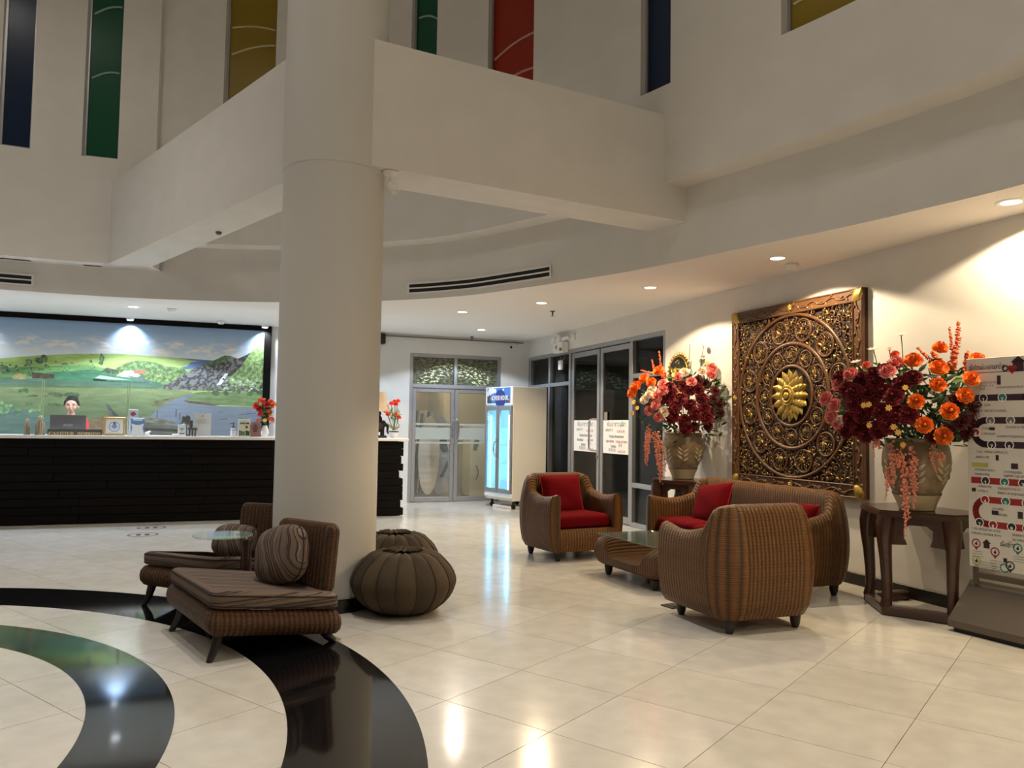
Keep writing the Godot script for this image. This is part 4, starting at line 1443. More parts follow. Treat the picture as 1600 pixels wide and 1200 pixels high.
func mural() -> void:
	var o := thing("mural", "large painted landscape mural of green hills, rocks and a river behind the desk", "mural", BW)
	var m := mat(Color.WHITE, 0.55)
	m.albedo_texture = mural_texture()
	var g := MB.new()
	# painting units run from x = -200 at -7.8 m to 412 at -2.45 m
	g.quad(Vector3(-7.8, 2.755, 0.022), Vector3(-2.45, 2.755, 0.022), Vector3(-2.45, 0.93, 0.022), Vector3(-7.8, 0.93, 0.022), Vector3(0, 0, 1))
	g.t[0] = Vector2(0, 0); g.t[1] = Vector2(1, 0); g.t[2] = Vector2(1, 1); g.t[3] = Vector2(0, 1)
	part(o, "painting", g, m)
	g = MB.new()
	g.box(Vector3(-5.13, 1.84, 0.008), Vector3(5.4, 1.86, 0.024), 0.002)
	part(o, "backing", g, M.dark_wood)
	g = MB.new()
	bar(g, -7.9, 2.75, -2.34, 2.825, 0.03, 0.06)
	bar(g, -2.45, 0.0, -2.34, 2.75, 0.03, 0.06)
	bar(g, -7.9, 0.0, -7.8, 2.75, 0.03, 0.06)
	bar(g, -7.8, 0.86, -2.45, 0.93, 0.03, 0.06)
	part(o, "frame", g, M.dark_wood)

# ---------------------------------------------------------------- carved and gilded panel over the sofa
var gold_share := 0.3

func leaf_blade(g: MB, x: Transform3D, l: float, w: float, h: float) -> void:
	var keep := g.xf
	g.xf = g.xf * x
	var rows := []
	for i in 6:
		var t := i / 5.0
		var ww := w * sin(PI * pow(t, 0.75)) * 0.5 + 0.0006
		var line := PackedVector3Array()
		for k in 5:
			var f := k / 4.0 * 2.0 - 1.0
			line.append(Vector3(t * l, f * ww, h * (1.0 - f * f) * sin(PI * clampf(t * 0.9 + 0.1, 0, 1)) + 0.001))
		rows.append(line)
	g.grid(rows, false, false, 0)
	var zd := g.xf.basis.z
	g.xf = keep
	var q := g.v.size() - 30
	for i in range(q, g.v.size()):
		if g.n[i].dot(zd) < 0:
			g.n[i] = -g.n[i]
	for i in range(g.ix.size() - 5 * 4 * 6, g.ix.size(), 3):
		if (g.v[g.ix[i + 1]] - g.v[g.ix[i]]).cross(g.v[g.ix[i + 2]] - g.v[g.ix[i]]).dot(g.n[g.ix[i]]) > 0:
			var z := g.ix[i + 1]
			g.ix[i + 1] = g.ix[i + 2]; g.ix[i + 2] = z

func flat(x: float, y: float, z: float, ang: float, tilt := 0.0) -> Transform3D:
	return Transform3D(Basis(Vector3.BACK, ang) * Basis(Vector3.UP, -tilt), Vector3(x, y, z))

func scroll(g: MB, gold: MB, x: float, y: float, r: float, a0: float, hand: float, z := 0.05) -> void:
	# a carved curl, some of its leaves gilded: tapering spiral with leaf tips
	var pts := []
	var rad := []
	for k in 17:
		var t := k / 16.0
		var a := a0 + hand * t * 8.2
		var rr := r * (1.0 - 0.86 * t)
		pts.append(Vector3(x + cos(a) * rr, y + sin(a) * rr, z - 0.01 + 0.012 * t))
		rad.append(lerpf(r * 0.2, r * 0.14, t))
	g.tube(pts, rad, 5, false)
	var tip := Vector3.ONE * r * 0.2
	(gold if rng.randf() < 0.3 else g).ball(pts[16] + Vector3(0, 0, 0.003), tip, 6, 4)
	for k in 3:
		var a := a0 + hand * (0.4 + k * 1.25)
		leaf_blade(gold if rng.randf() < gold_share else g, flat(x + cos(a) * r * 0.95, y + sin(a) * r * 0.95, z, a + hand * 1.0, 0.25), r * 0.85, r * 0.42, r * 0.16)

func ring_tube(g: MB, x: float, y: float, r: float, w: float, z: float, segs := 40, sides := 8) -> void:
	var rows := []
	for k in segs:
		var a := TAU * k / segs
		var line := PackedVector3Array()
		for i in sides:
			var b := TAU * i / sides
			line.append(Vector3(x + cos(a) * (r + cos(b) * w), y + sin(a) * (r + cos(b) * w), z + sin(b) * w * 0.8))
		rows.append(line)
	var q := g.v.size()
	var qi := g.ix.size()
	g.grid(rows, true, true, 1)
	if g.n[q].dot(g.xf.basis * Vector3(1, 0, 0)) < 0:
		for i in range(q, g.v.size()):
			g.n[i] = -g.n[i]
		for i in range(qi, g.ix.size(), 3):
			var b := g.ix[i + 1]
			g.ix[i + 1] = g.ix[i + 2]; g.ix[i + 2] = b

func carved_panel() -> void:
	rng.seed = 17
	var o := thing("wall_carving", "large square carved wood panel with gilded lotus hanging on the right wall", "wall panel", RW * at(2.94, 1.637, 0.0))
	var g := MB.new()
	g.box(Vector3(0, 0, 0.02), Vector3(1.8, 1.78, 0.03))
	part(o, "backing", g, M.carved_dark)
	# frame of four boards with vine relief
	for k in 4:
		g = MB.new()
		var x := Transform3D(Basis(Vector3.BACK, PI * 0.5 * k), Vector3.ZERO)
		var h := 0.90
		g.prism(PackedVector2Array([Vector2(-h, h), Vector2(h, h), Vector2(h - 0.105, h - 0.105), Vector2(-h + 0.105, h - 0.105)]), 0.0, 0.058)
		g.box(Vector3(0, h - 0.11, 0.06), Vector3(2 * h - 0.2, 0.016, 0.02), 0.006)
		g.box(Vector3(0, h - 0.008, 0.06), Vector3(2 * h, 0.016, 0.016), 0.006)
		var pts := []
		for i in 61:
			var t := -h + 0.1 + (2 * h - 0.2) * i / 60.0
			pts.append(Vector3(t, h - 0.058 + 0.018 * sin(t * 26.0), 0.06))
		g.tube(pts, 0.008, 5)
		for i in 26:
			var t := -h + 0.13 + (2 * h - 0.26) * i / 25.0
			leaf_blade(g, flat(t, h - 0.058 + 0.018 * sin(t * 26.0), 0.058, rf(0.5, 1.0) * (1 if i % 2 else -1), 0.1), 0.05, 0.026, 0.01)
		part(o, "frame_board", g, M.carved, x)
		# gilt rosette in the middle of each board and a gilt leaf on each corner
		g = MB.new()
		for i in 8:
			leaf_blade(g, Transform3D(Basis(Vector3.BACK, TAU * i / 8), Vector3(0, h - 0.055, 0.068)), 0.036, 0.022, 0.009)
		g.ball(Vector3(0, h - 0.055, 0.072), Vector3(0.012, 0.012, 0.01), 10, 6)
		part(o, "rosette", g, M.gilt, x)
		g = MB.new()
		leaf_blade(g, Transform3D(Basis(Vector3.BACK, 0.78), Vector3(-h + 0.004, -h + 0.004, 0.062)), 0.16, 0.115, 0.02)
		leaf_blade(g, Transform3D(Basis(Vector3.BACK, 0.3), Vector3(-h + 0.01, -h + 0.01, 0.062)), 0.1, 0.05, 0.018)
		leaf_blade(g, Transform3D(Basis(Vector3.BACK, 1.26), Vector3(-h + 0.01, -h + 0.01, 0.062)), 0.1, 0.05, 0.018)
		part(o, "corner_leaf", g, M.gilt, x)
	for r in [[0.775, 0.017], [0.5, 0.019], [0.285, 0.017]]:
		g = MB.new()
		ring_tube(g, 0, 0, r[0], r[1], 0.05, 72, 8)
		part(o, "carved_ring", g, M.carved)
	# ring of twelve large and twelve small medallions
	for q in [[12, 0.635, 0.105, 0.13], [12, 0.392, 0.078, 0.0]]:
		for k in q[0]:
			var a: float = TAU * k / q[0] + q[3] * 2.0
			g = MB.new()
			var rr: float = q[2]
			ring_tube(g, 0, 0, rr, rr * 0.1, 0.048, 28, 6)
			if rr > 0.1:
				ring_tube(g, 0, 0, rr * 0.84, rr * 0.04, 0.046, 24, 5)
			var x := flat(cos(a) * q[1], sin(a) * q[1], 0.0, a - PI / 2)
			var md := part(o, "medallion", g, M.carved, x)
			var gl := MB.new()
			var tw := MB.new()
			gold_share = 0.45
			for i in 6:
				var b := PI * 0.5 + (i - 2.5) * 0.6 + rf(-0.2, 0.2)
				leaf_blade(gl if i % 2 else tw, Transform3D(Basis(Vector3.BACK, b) * Basis(Vector3.UP, -0.2), Vector3(0, -rr * 0.3, 0.054)), rr * rf(0.45, 0.7), rr * 0.2, rr * 0.1)
			for i in 7:
				var b := TAU * i / 7 + rf(-0.2, 0.2)
				scroll(tw, gl, cos(b) * rr * 0.56, sin(b) * rr * 0.56, rr * rf(0.2, 0.27), rf(0, TAU), 1.0 if i % 2 else -1.0, 0.05)
			scroll(tw, gl, 0.0, rr * 0.1, rr * 0.22, rf(0, TAU), 1.0, 0.058)
			part(md, "gilded_leaf", gl, M.gilt)
			stuff(part(md, "curl", tw, M.carved))
	# loose scrolls fill the rest
	var wood := MB.new()
	var gold := MB.new()
	var put := []
	var tries := 0
	while put.size() < 900 and tries < 26000:
		tries += 1
		var p := Vector2(rf(-0.775, 0.775), rf(-0.775, 0.775))
		var d := p.length()
		var r := rf(0.034, 0.052) if tries < 5000 else (rf(0.024, 0.034) if tries < 14000 else rf(0.016, 0.024))
		if absf(d - 0.775) < r + 0.006 or absf(d - 0.5) < r + 0.006 or d < 0.292 + r:
			continue
		var bad := false
		for q in [[12, 0.635, 0.116, 0.13], [12, 0.392, 0.086, 0.0]]:
			for k in q[0]:
				var a: float = TAU * k / q[0] + q[3] * 2.0
				if p.distance_to(Vector2.from_angle(a) * q[1]) < q[2] + r * 0.85:
					bad = true
		for w in put:
			if p.distance_to(w[0]) < (w[1] + r) * 0.92:
				bad = true
				break
		if bad:
			continue
		put.append([p, r])
		gold_share = 0.5 if d > 0.775 else 0.34
		scroll(wood, gold, p.x, p.y, r, rf(0, TAU), 1.0 if tries % 2 else -1.0)
	stuff(part(o, "scrollwork", wood, M.carved))
	stuff(part(o, "gilded_leaf", gold, M.gilt))
	# the lotus
	var disc_ := MB.new()
	disc_.turned([[0.0, 0.0], [0.27, 0.0]], 40)
	for q in [[16, 0.16, 0.262, 0.085, 0.046, 0.35], [14, 0.12, 0.232, 0.105, 0.056, 0.5], [12, 0.08, 0.19, 0.1, 0.066, 0.5], [10, 0.05, 0.14, 0.085, 0.078, 0.62]]:
		for k in q[0]:
			var a: float = TAU * (k + (0.5 if q[0] in [14, 10] else 0.0)) / q[0] + PI / 2
			g = MB.new()
			leaf_blade(g, Transform3D(Basis(Vector3.BACK, a) * Basis(Vector3.UP, -0.28), Vector3(cos(a) * q[1] * 0.75, sin(a) * q[1] * 0.75, q[4] - 0.012)), (q[2] - q[1] * 0.75), q[3], 0.03)
			part(o, "lotus_petal", g, M.gilt)
	g = MB.new()
	ring_tube(g, 0, 0, 0.088, 0.014, 0.1, 32, 8)
	ring_tube(g, 0, 0, 0.062, 0.014, 0.108, 32, 8)
	g.ball(Vector3(0, 0, 0.105), Vector3(0.037, 0.037, 0.026), 20, 10)
	part(o, "lotus_heart", g, M.gilt)
	# the round black and gold plaque left of it
	o = thing("plaque", "round black plaque with gold ornamental letters and gilded scalloped rim", "plaque", RW * at(0.945, 1.975, 0.006))
	g = MB.new()
	g.xf = Transform3D(Basis(Vector3.RIGHT, PI / 2), Vector3.ZERO)
	g.turned([[0.0, 0.024], [0.2, 0.024], [0.21, 0.018], [0.21, 0.0]], 48)
	part(o, "disc", g, M.black)
	g = MB.new()
	for k in 28:
		var a := TAU * k / 28
		leaf_blade(g, Transform3D(Basis(Vector3.BACK, a + 0.9), Vector3(cos(a) * 0.212, sin(a) * 0.212, 0.016)), 0.05, 0.034, 0.014)
	ring_tube(g, 0, 0, 0.196, 0.008, 0.024, 48, 6)
	part(o, "rim", g, M.gold)
	g = MB.new()
	for q in [[-0.11, 1.0], [-0.02, 1.0], [0.07, 1.0]]:
		var pts := []
		for i in 15:
			var t := i / 14.0
			pts.append(Vector3(q[0] + 0.028 * sin(t * 5.2), -0.1 + 0.17 * t, 0.03))
		g.tube(pts, 0.012, 6)
		ring_tube(g, q[0] + 0.012, 0.02, 0.026, 0.009, 0.03, 18, 6)
		ring_tube(g, q[0] + 0.012, -0.05, 0.022, 0.008, 0.03, 18, 6)
	for q in [[-0.06, 0.12, 0.4], [0.0, 0.1, 0.6], [-0.03, 0.14, 0.2]]:
		leaf_blade(g, flat(q[0], q[1], 0.028, q[2]), 0.06, 0.018, 0.008)
	part(o, "letters", g, M.gold)

# ---------------------------------------------------------------- hexagonal side tables with vases and bouquets
func hexa(r: float, back: float) -> PackedVector2Array:
	var p := PackedVector2Array()
	for q in [[0.0, 1.0], [0.866, 0.5], [0.866, -0.5], [-0.866, -0.5], [-0.866, 0.5]]:
		p.append(Vector2(q[0] * r, maxf(q[1] * r, back)))
	return p

func console(label: String, x: Transform3D) -> void:
	# the hexagon's point looks into the room; its back stands near the wall
	var o := thing("side_table", label, "side table", x, "carved half-hexagon side tables")
	var g := MB.new()
	var R := 0.49
	var top := hexa(R, -0.15)
	for q in [[1.0, 0.71, 0.738], [0.975, 0.738, 0.748], [0.975, 0.7, 0.71]]:
		var p := PackedVector2Array()
		for v in top:
			p.append(v * q[0])
		g.slab(p, q[1], q[2])
	part(o, "top", g, M.table_wood)
	var corners := [Vector2(0, R * 0.86), Vector2(R * 0.74, R * 0.43), Vector2(R * 0.74, -0.12), Vector2(-R * 0.74, -0.12), Vector2(-R * 0.74, R * 0.43)]
	for c in [corners[0], corners[1], corners[4]]:
		# cabriole leg: swells at the knee, slims to the ankle
		g = MB.new()
		var out: Vector2 = c.normalized()
		var pts := []
		var rad := []
		for q in [[0.7, 0.0, 0.062], [0.62, 0.016, 0.06], [0.52, 0.018, 0.05], [0.4, 0.008, 0.042], [0.26, 0.0, 0.038], [0.14, -0.002, 0.036], [0.08, 0.006, 0.04], [0.055, 0.01, 0.044]]:
			pts.append(Vector3(c.x + out.x * q[1], q[0], c.y + out.y * q[1]))
			rad.append(q[2])
		g.tube(pts, rad, 10)
		part(o, "leg", g, M.table_wood)
	# aprons with a stepped drop at both ends, and the floor frame
	for i in 4:
		var a: Vector2 = corners[[0, 1, 0, 4][i]]
		var b: Vector2 = corners[[1, 2, 4, 3][i]]
		var X := (b - a).normalized()
		var L := (b - a).length()
		var f := framed(Vector3(a.x, 0, a.y), X.x, X.y)
		g = MB.new()
		var d := minf(0.16, L * 0.32)
		g.prism(PackedVector2Array([Vector2(0, 0.7), Vector2(0, 0.5), Vector2(d, 0.51), Vector2(d * 0.88, 0.56), Vector2(d * 0.85, 0.62), Vector2(d + 0.02, 0.65), Vector2(L - d - 0.02, 0.65), Vector2(L - d * 0.85, 0.62), Vector2(L - d * 0.88, 0.56), Vector2(L - d, 0.51), Vector2(L, 0.5), Vector2(L, 0.7)]), -0.012, 0.012)
		part(o, "apron", g, M.table_wood, f)
		g = MB.new()
		g.box(Vector3(L * 0.5, 0.035, 0), Vector3(L + 0.07, 0.07, 0.085), 0.012)
		part(o, "floor_rail", g, M.table_wood, f)

func vase(label: String, x: Transform3D) -> void:
	var o := thing("vase", label, "vase", x, "tall stoneware vases")
	var g := MB.new()
	g.lathe([[0.0, 0.004], [0.115, 0.0], [0.118, 0.01], [0.135, 0.06], [0.16, 0.115]], 40)
	part(o, "base_band", g, M.vase_pale)
	g = MB.new()
	g.lathe([[0.16, 0.115], [0.163, 0.118], [0.163, 0.128], [0.158, 0.131]], 40)
	part(o, "groove_ring", g, M.vase_dark)
	g = MB.new()
	g.lathe([[0.158, 0.131], [0.19, 0.2], [0.216, 0.28], [0.227, 0.35], [0.225, 0.4], [0.216, 0.45], [0.205, 0.48], [0.206, 0.5], [0.213, 0.51], [0.208, 0.518], [0.195, 0.512], [0.19, 0.48], [0.2, 0.44], [0.2, 0.38], [0.15, 0.2], [0.0, 0.12]], 40)
	part(o, "body", g, M.vase_mid)
	# leaf sprigs in relief
	rng.seed = 12
	for k in 7:
		g = MB.new()
		var a := TAU * k / 7
		for i in 7:
			var t := i / 6.0
			var side: float = 0.0 if i == 6 else (1.0 if i % 2 else -1.0)
			var y := 0.2 + 0.14 * t
			var r := 0.205 + 0.02 * sin(PI * t * 0.6)
			var b := a + side * 0.02
			var P := Vector3(cos(b) * (r - 0.006), y, sin(b) * (r - 0.006))
			var Z := Vector3(cos(b), 0, sin(b))
			var X := Vector3.UP.rotated(Z, side * 0.85)
			leaf_blade(g, Transform3D(Basis(X, Z.cross(X), Z), P), 0.075, 0.026, 0.008)
		part(o, "leaf_relief", g, M.vase_pale)

# one rose: spiral of cupped petals; +y is the way it looks
func rose_mesh(seed_: int, open_ := 1.0) -> ArrayMesh:
	var r := RandomNumberGenerator.new()
	r.seed = seed_
	var g := MB.new()
	for q in [[3, 0.012, 0.074, 0.0], [4, 0.021, 0.068, 0.1], [5, 0.031, 0.058, 0.25], [6, 0.042, 0.044, 0.5], [7, 0.053, 0.026, 1.0]]:
		for k in q[0]:
			var a: float = TAU * (k + r.randf() * 0.35) / q[0] + q[1] * 40
			var keep := g.xf
			g.xf = Transform3D(Basis(Vector3.UP, a), Vector3.ZERO)
			var half: float = PI / q[0] * 1.25
			var top: float = q[2] * (1.0 + r.randf_range(-0.08, 0.08))
			var rows := []
			for i in 6:
				var t := i / 5.0
				var line := PackedVector3Array()
				for j in 5:
					var f := j / 4.0 * 2.0 - 1.0
					var ang := f * half * (0.5 + 0.5 * sin(PI * clampf(t * 0.75 + 0.2, 0, 1)))
					# a cupped petal whose lip folds out
					var rad: float = q[1] * (0.35 + 0.65 * pow(t, 0.55)) * (1.0 + 0.1 * f * f * t)
					rad += (0.004 + 0.006 * q[3]) * open_ * smoothstep(0.75, 1.0, t)
					var y: float = top * t * (1.0 - 0.13 * f * f * t) - 0.006 * open_ * smoothstep(0.8, 1.0, t) * (0.5 + q[3])
					line.append(Vector3(sin(ang) * rad, y, cos(ang) * rad))
				rows.append(line)
			g.grid(rows, false, false, 0)
			g.xf = keep
	g.ball(Vector3(0, 0.058, 0), Vector3(0.009, 0.014, 0.009), 8, 6)
	g.ball(Vector3(0, 0.012, 0), Vector3(0.04, 0.014, 0.04), 10, 6)
	return g.mesh()

func daisy_mesh(n: int, r: float, cup: float) -> ArrayMesh:
	var g := MB.new()
	for k in n:
		g.xf = Transform3D(Basis(Vector3.UP, TAU * k / n) * Basis(Vector3.BACK, cup) * Basis(Vector3.RIGHT, -PI / 2), Vector3.ZERO)
		leaf_blade(g, Transform3D(), r, r * 0.62, 0.004)
	g.xf = Transform3D()
	g.ball(Vector3(0, 0.006, 0), Vector3(r * 0.2, r * 0.14, r * 0.2), 8, 5)
	return g.mesh()

func facing_to(p: Vector3, dir: Vector3, s: float, roll := 0.0) -> Transform3D:
	var Y := dir.normalized()
	var X := Y.cross(Vector3(0.3, 0.2, 1.0)).normalized()
	return Transform3D((Basis(X, Y, X.cross(Y)) * Basis(Vector3.UP, roll)).scaled_local(Vector3.ONE * s), p)

func spike(g: MB, a: Vector3, b: Vector3, r: float, bend := Vector3.ZERO, n := 60) -> void:
	# a flower spike: many small florets along a stem
	g.tube([a, a.lerp(b, 0.5) + bend, b], 0.003, 5, false)
	for k in n:
		var t := float(k) / n
		var p := a.lerp(b, t) + bend * sin(PI * t)
		var rr := r * (1.0 - 0.6 * t) * rf(0.4, 1.1)
		var an := k * 2.4
		var s := r * (1.0 - 0.45 * t) * rf(0.42, 0.8)
		g.ball(p + Vector3(cos(an) * rr, rf(-0.008, 0.008), sin(an) * rr), Vector3(s, s * rf(0.6, 1.2), s), 5, 3)

# flowers: kind, x, y, size; x to the right as seen from the room, y up, both in metres from the rim's middle
func bouquet(called: String, label: String, x: Transform3D, list: Array, spikes: Array, hang: Array, rx: float, ry: float, cy: float, sd: int, leafy: Array) -> void:
	rng.seed = sd
	var o := thing(called, label, "bouquet", x, "silk flower bouquets")
	var depth := func(px: float, py: float) -> float:
		return 0.36 * sqrt(maxf(0.0, 1.0 - pow(px / rx, 2.0) - pow((py - cy) / ry, 2.0)))
	var k := 0
	for f in list:
		var px: float = f[1]
		var py: float = f[2]
		var pz: float = depth.call(px, py) + rf(-0.02, 0.02) + (f[4] if f.size() > 4 else 0.0)
		var dir := Vector3(px / rx * 0.75, (py - cy) / ry * 0.55 + 0.3, 0.75 + pz)
		match f[0]:
			"cosmos":
				part(o, "cosmos", M.cosmos_mesh, M.pale, facing_to(Vector3(px, py, pz * 0.4), Vector3(px * 0.5, 1.0, 0.35), f[3], rf(0, 6)))
				var g := MB.new()
				g.tube([Vector3(px, py, pz * 0.4), Vector3(px * 0.92, py - 0.1, pz * 0.35), Vector3(px * 0.75, cy - 0.02, 0.05)], 0.0035, 5, false)
				part(o, "stem", g, M.stem)
			"daisy":
				part(o, "daisy", M.daisy_mesh, M.yellow, facing_to(Vector3(px, py, pz), dir, f[3], rf(0, 6)))
			_:
				part(o, "rose" if f[0] != "rose_orange" else "ranunculus", M.rose_meshes[k % 4] if f[0] != "rose_orange" else M.ranunculus_mesh, M[f[0]], facing_to(Vector3(px, py, pz), dir, f[3], rf(0, 6)))
		k += 1
	for s in spikes:
		var g := MB.new()
		spike(g, Vector3(s[0], s[1], 0.12), Vector3(s[2], s[3], 0.14), s[4], Vector3(s[5], 0, 0), 70)
		part(o, "flower_spike", g, M[s[6]])
	for s in hang:
		var g := MB.new()
		for c in 3:
			spike(g, Vector3(s[0] + 0.014 * c, s[1] - 0.05 * c, s[2]), Vector3(s[3] + 0.014 * c, s[4] + 0.07 * c, s[2] + 0.035), s[5] * 1.2, Vector3(rf(-0.025, 0.025), 0, 0.02), 30)
		part(o, "trailing_spike", g, M.hang)
	# foliage
	for q in leafy:
		var g := MB.new()
		for i in q[0]:
			var a := rf(0, TAU)
			var rr := sqrt(rf(0.0, 1.0))
			var px: float = q[1] + cos(a) * rr * q[3]
			var py: float = q[2] + sin(a) * rr * q[4]
			var pz: float = depth.call(px, py) * rf(-0.55, 0.96)
			if px > 0.33 and called.length() > 0 and rx < 0.63:
				pz = minf(pz, 0.02)
			var d := Vector3(px / rx + rf(-0.7, 0.7), rf(-0.35, 0.9), rf(-0.3, 0.9)).normalized()
			var Y := d.cross(Vector3(rf(-1, 1), rf(-1, 1), rf(-1, 1))).normalized()
			g.xf = Transform3D(Basis(d, Y, d.cross(Y)), Vector3(px, py, pz))
			leaf_blade(g, Transform3D(), rf(0.06, 0.11), rf(0.022, 0.038), 0.006)
		g.xf = Transform3D()
		stuff(part(o, "foliage", g, M[q[5]]))
	# stems gather in the vase
	var st := MB.new()
	for i in 26:
		var a := rf(0, TAU)
		st.tube([Vector3(cos(a) * rx * rf(0.2, 0.7), cy + rf(-0.1, 0.1), sin(a) * 0.2), Vector3(cos(a) * 0.1, 0.03, sin(a) * 0.09), Vector3(cos(a) * 0.06, -0.12, sin(a) * 0.06)], 0.005, 5, false)
	stuff(part(o, "stems", st, M.stem))

func consoles() -> void:
	M.vase_mid = mat(col(142, 124, 98), 0.35)
	M.vase_mid.albedo_texture = noise_tex(0.03, Color(0.72, 0.7, 0.66), Color(1, 1, 1), 4, 8)
	M.vase_pale = mat(col(168, 154, 126), 0.35)
	M.vase_dark = mat(col(74, 60, 44), 0.5)
	M.rose_meshes = [rose_mesh(1, 0.6), rose_mesh(2, 0.9), rose_mesh(3, 0.5), rose_mesh(4, 0.75)]
	M.ranunculus_mesh = rose_mesh(9, 0.12)
	M.cosmos_mesh = daisy_mesh(8, 0.045, 0.35)
	M.daisy_mesh = daisy_mesh(7, 0.03, 0.3)
	console("dark carved half-hexagon table carrying the left bouquet by the glass doors", RW * at(1.45, 0, 0.18))
	console("dark carved half-hexagon table carrying the right bouquet beside the notice board", RW * at(4.6, 0, 0.19))
	var v1 := Vector3(1.93, 0.748, -8.78)
	var v2 := Vector3(2.935, 0.748, -5.67)
	vase("large stoneware vase with leaf relief on the table by the glass doors", at(v1.x, v1.y, v1.z))
	vase("large stoneware vase with leaf relief on the table beside the notice board", turn(v2.x, v2.y, v2.z, 140))
	# right bouquet, offsets measured from the vase rim
	rng.seed = 31
	var L := []
	var s := 0.00462
	var put := func(kind: String, pts: Array, size: float, extra := 0.0) -> void:
		for p in pts:
			L.append([kind, (p[0] - 1429) * s, (694 - p[1]) * s, size * rf(0.92, 1.08), extra])
	put.call("rose_orange", [[1463, 558], [1460, 592], [1458, 617], [1430, 641], [1472, 655], [1440, 675], [1492, 632], [1500, 608], [1427, 580], [1464, 690], [1510, 578]], 1.06, 0.03)
	put.call("rose_pink", [[1303, 634], [1317, 645], [1322, 612], [1340, 598], [1312, 664], [1322, 672], [1392, 595], [1404, 582]], 0.92, 0.03)
	put.call("rose_white", [[1324, 668]], 0.6, 0.04)
	put.call("rose_red", [[1326, 604], [1336, 622], [1357, 607], [1374, 600], [1390, 594], [1366, 628], [1387, 626], [1400, 634], [1426, 606], [1346, 644], [1358, 660], [1340, 668], [1384, 656], [1404, 660], [1380, 682], [1362, 690], [1334, 684], [1420, 660], [1346, 626], [1376, 612], [1410, 616], [1392, 674], [1352, 680], [1370, 645]], 1.12, 0.0)
	put.call("plum", [[1500, 672], [1512, 660], [1496, 686], [1514, 680], [1480, 640], [1488, 668], [1470, 684], [1506, 648], [1452, 690]], 0.95, -0.04)
	put.call("daisy", [[1416, 620], [1367, 645], [1394, 650], [1367, 676], [1400, 678], [1406, 686], [1412, 704], [1360, 646]], 0.85, 0.1)
	put.call("coral", [[1362, 582], [1402, 566]], 0.55, 0.0)
	put.call("cosmos", [[1410, 532], [1370, 554], [1393, 555], [1344, 574], [1352, 586]], 1.0, 0.0)
	var sp := []
	for q in [[1478, 590, 1488, 516, 0.022, 0.012, "coral"], [1482, 580, 1476, 525, 0.016, 0.0, "coral"], [1497, 590, 1499, 562, 0.02, 0.0, "coral"], [1458, 582, 1432, 555, 0.016, 0.0, "coral"], [1462, 576, 1452, 562, 0.02, 0.0, "coral"]]:
		sp.append([(q[0] - 1429) * s, (694 - q[1]) * s, (q[2] - 1429) * s, (694 - q[3]) * s, q[4], q[5], q[6]])
	var hg := []
	for q in [[1396, 700, 1398, 770, 0.016], [1408, 710, 1412, 846, 0.018], [1422, 706, 1424, 800, 0.016], [1452, 705, 1456, 745, 0.012], [1374, 690, 1372, 724, 0.01], [1388, 740, 1386, 790, 0.012]]:
		hg.append([(q[0] - 1429) * s, (694 - q[1]) * s, 0.245, (q[2] - 1429) * s, (694 - q[3]) * s, q[4]])
	# faces the room: +x right in the picture
	var face := func(p: Vector3) -> Transform3D:
		var z := Vector3(-p.x, 0, -p.z).normalized()
		var X := Vector3.UP.cross(z)
		return Transform3D(Basis(X, Vector3.UP, z), p)
	bouquet("flower_bouquet", "big silk bouquet with orange ranunculus right of dark red roses, beside notice board", face.call(v2 + Vector3(0, 0.52, 0)), L, sp, hg, 0.62, 0.42, 0.22, 41, [[300, 0.0, 0.22, 0.5, 0.34, "leaf"], [60, 0.1, 0.42, 0.3, 0.16, "leaf_light"], [90, 0.3, 0.2, 0.2, 0.25, "leaf"], [260, 0.1, 0.14, 0.36, 0.16, "leaf"], [40, -0.3, 0.42, 0.2, 0.12, "leaf_light"]])
	# left bouquet
	L = []
	s = 0.0072
	var put2 := func(kind: String, pts: Array, size: float, extra := 0.0) -> void:
		for p in pts:
			L.append([kind, (p[0] - 1060) * s, (690 - p[1]) * s, size * rf(0.92, 1.08), extra])
	put2.call("rose_orange", [[1002, 610], [990, 622], [1013, 616], [985, 632], [1024, 598]], 1.15, 0.03)
	put2.call("rose_pink", [[1030, 618], [1031, 628], [1022, 638], [1020, 650], [1010, 658], [1024, 668], [1052, 607], [1072, 615], [1102, 592], [1101, 604]], 1.0, 0.03)
	put2.call("rose_white", [[1014, 626], [1003, 642], [1032, 660], [1010, 634], [1062, 600], [1086, 598]], 0.95, 0.03)
	put2.call("rose_red", [[1060, 622], [1070, 628], [1042, 632], [1087, 640], [1048, 652], [1070, 650], [1056, 640], [1090, 656], [1036, 640], [1078, 664], [1062, 672], [1045, 668], [1094, 668], [1064, 684], [1040, 624], [1082, 626]], 1.2, 0.0)
	put2.call("plum", [[1104, 640], [1112, 648], [1100, 658], [1114, 660], [1106, 628], [1096, 680], [1082, 612], [1092, 616], [1076, 682]], 0.9, -0.03)
	put2.call("daisy", [[1055, 634], [1046, 604], [986, 645], [992, 654], [984, 662], [1096, 584]], 1.1, 0.06)
	put2.call("cosmos", [[1070, 553], [1091, 556], [1072, 579], [1066, 596], [1088, 576]], 1.15, 0.0)
	sp = []
	for q in [[1028, 606, 1023, 564, 0.016, 0.0, "coral"], [1018, 600, 1012, 578, 0.015, 0.0, "coral"], [1014, 600, 995, 594, 0.014, 0.0, "coral"], [1030, 612, 1028, 590, 0.02, 0.02, "coral"]]:
		sp.append([(q[0] - 1060) * s, (690 - q[1]) * s, (q[2] - 1060) * s, (690 - q[3]) * s, q[4], q[5], q[6]])
	hg = []
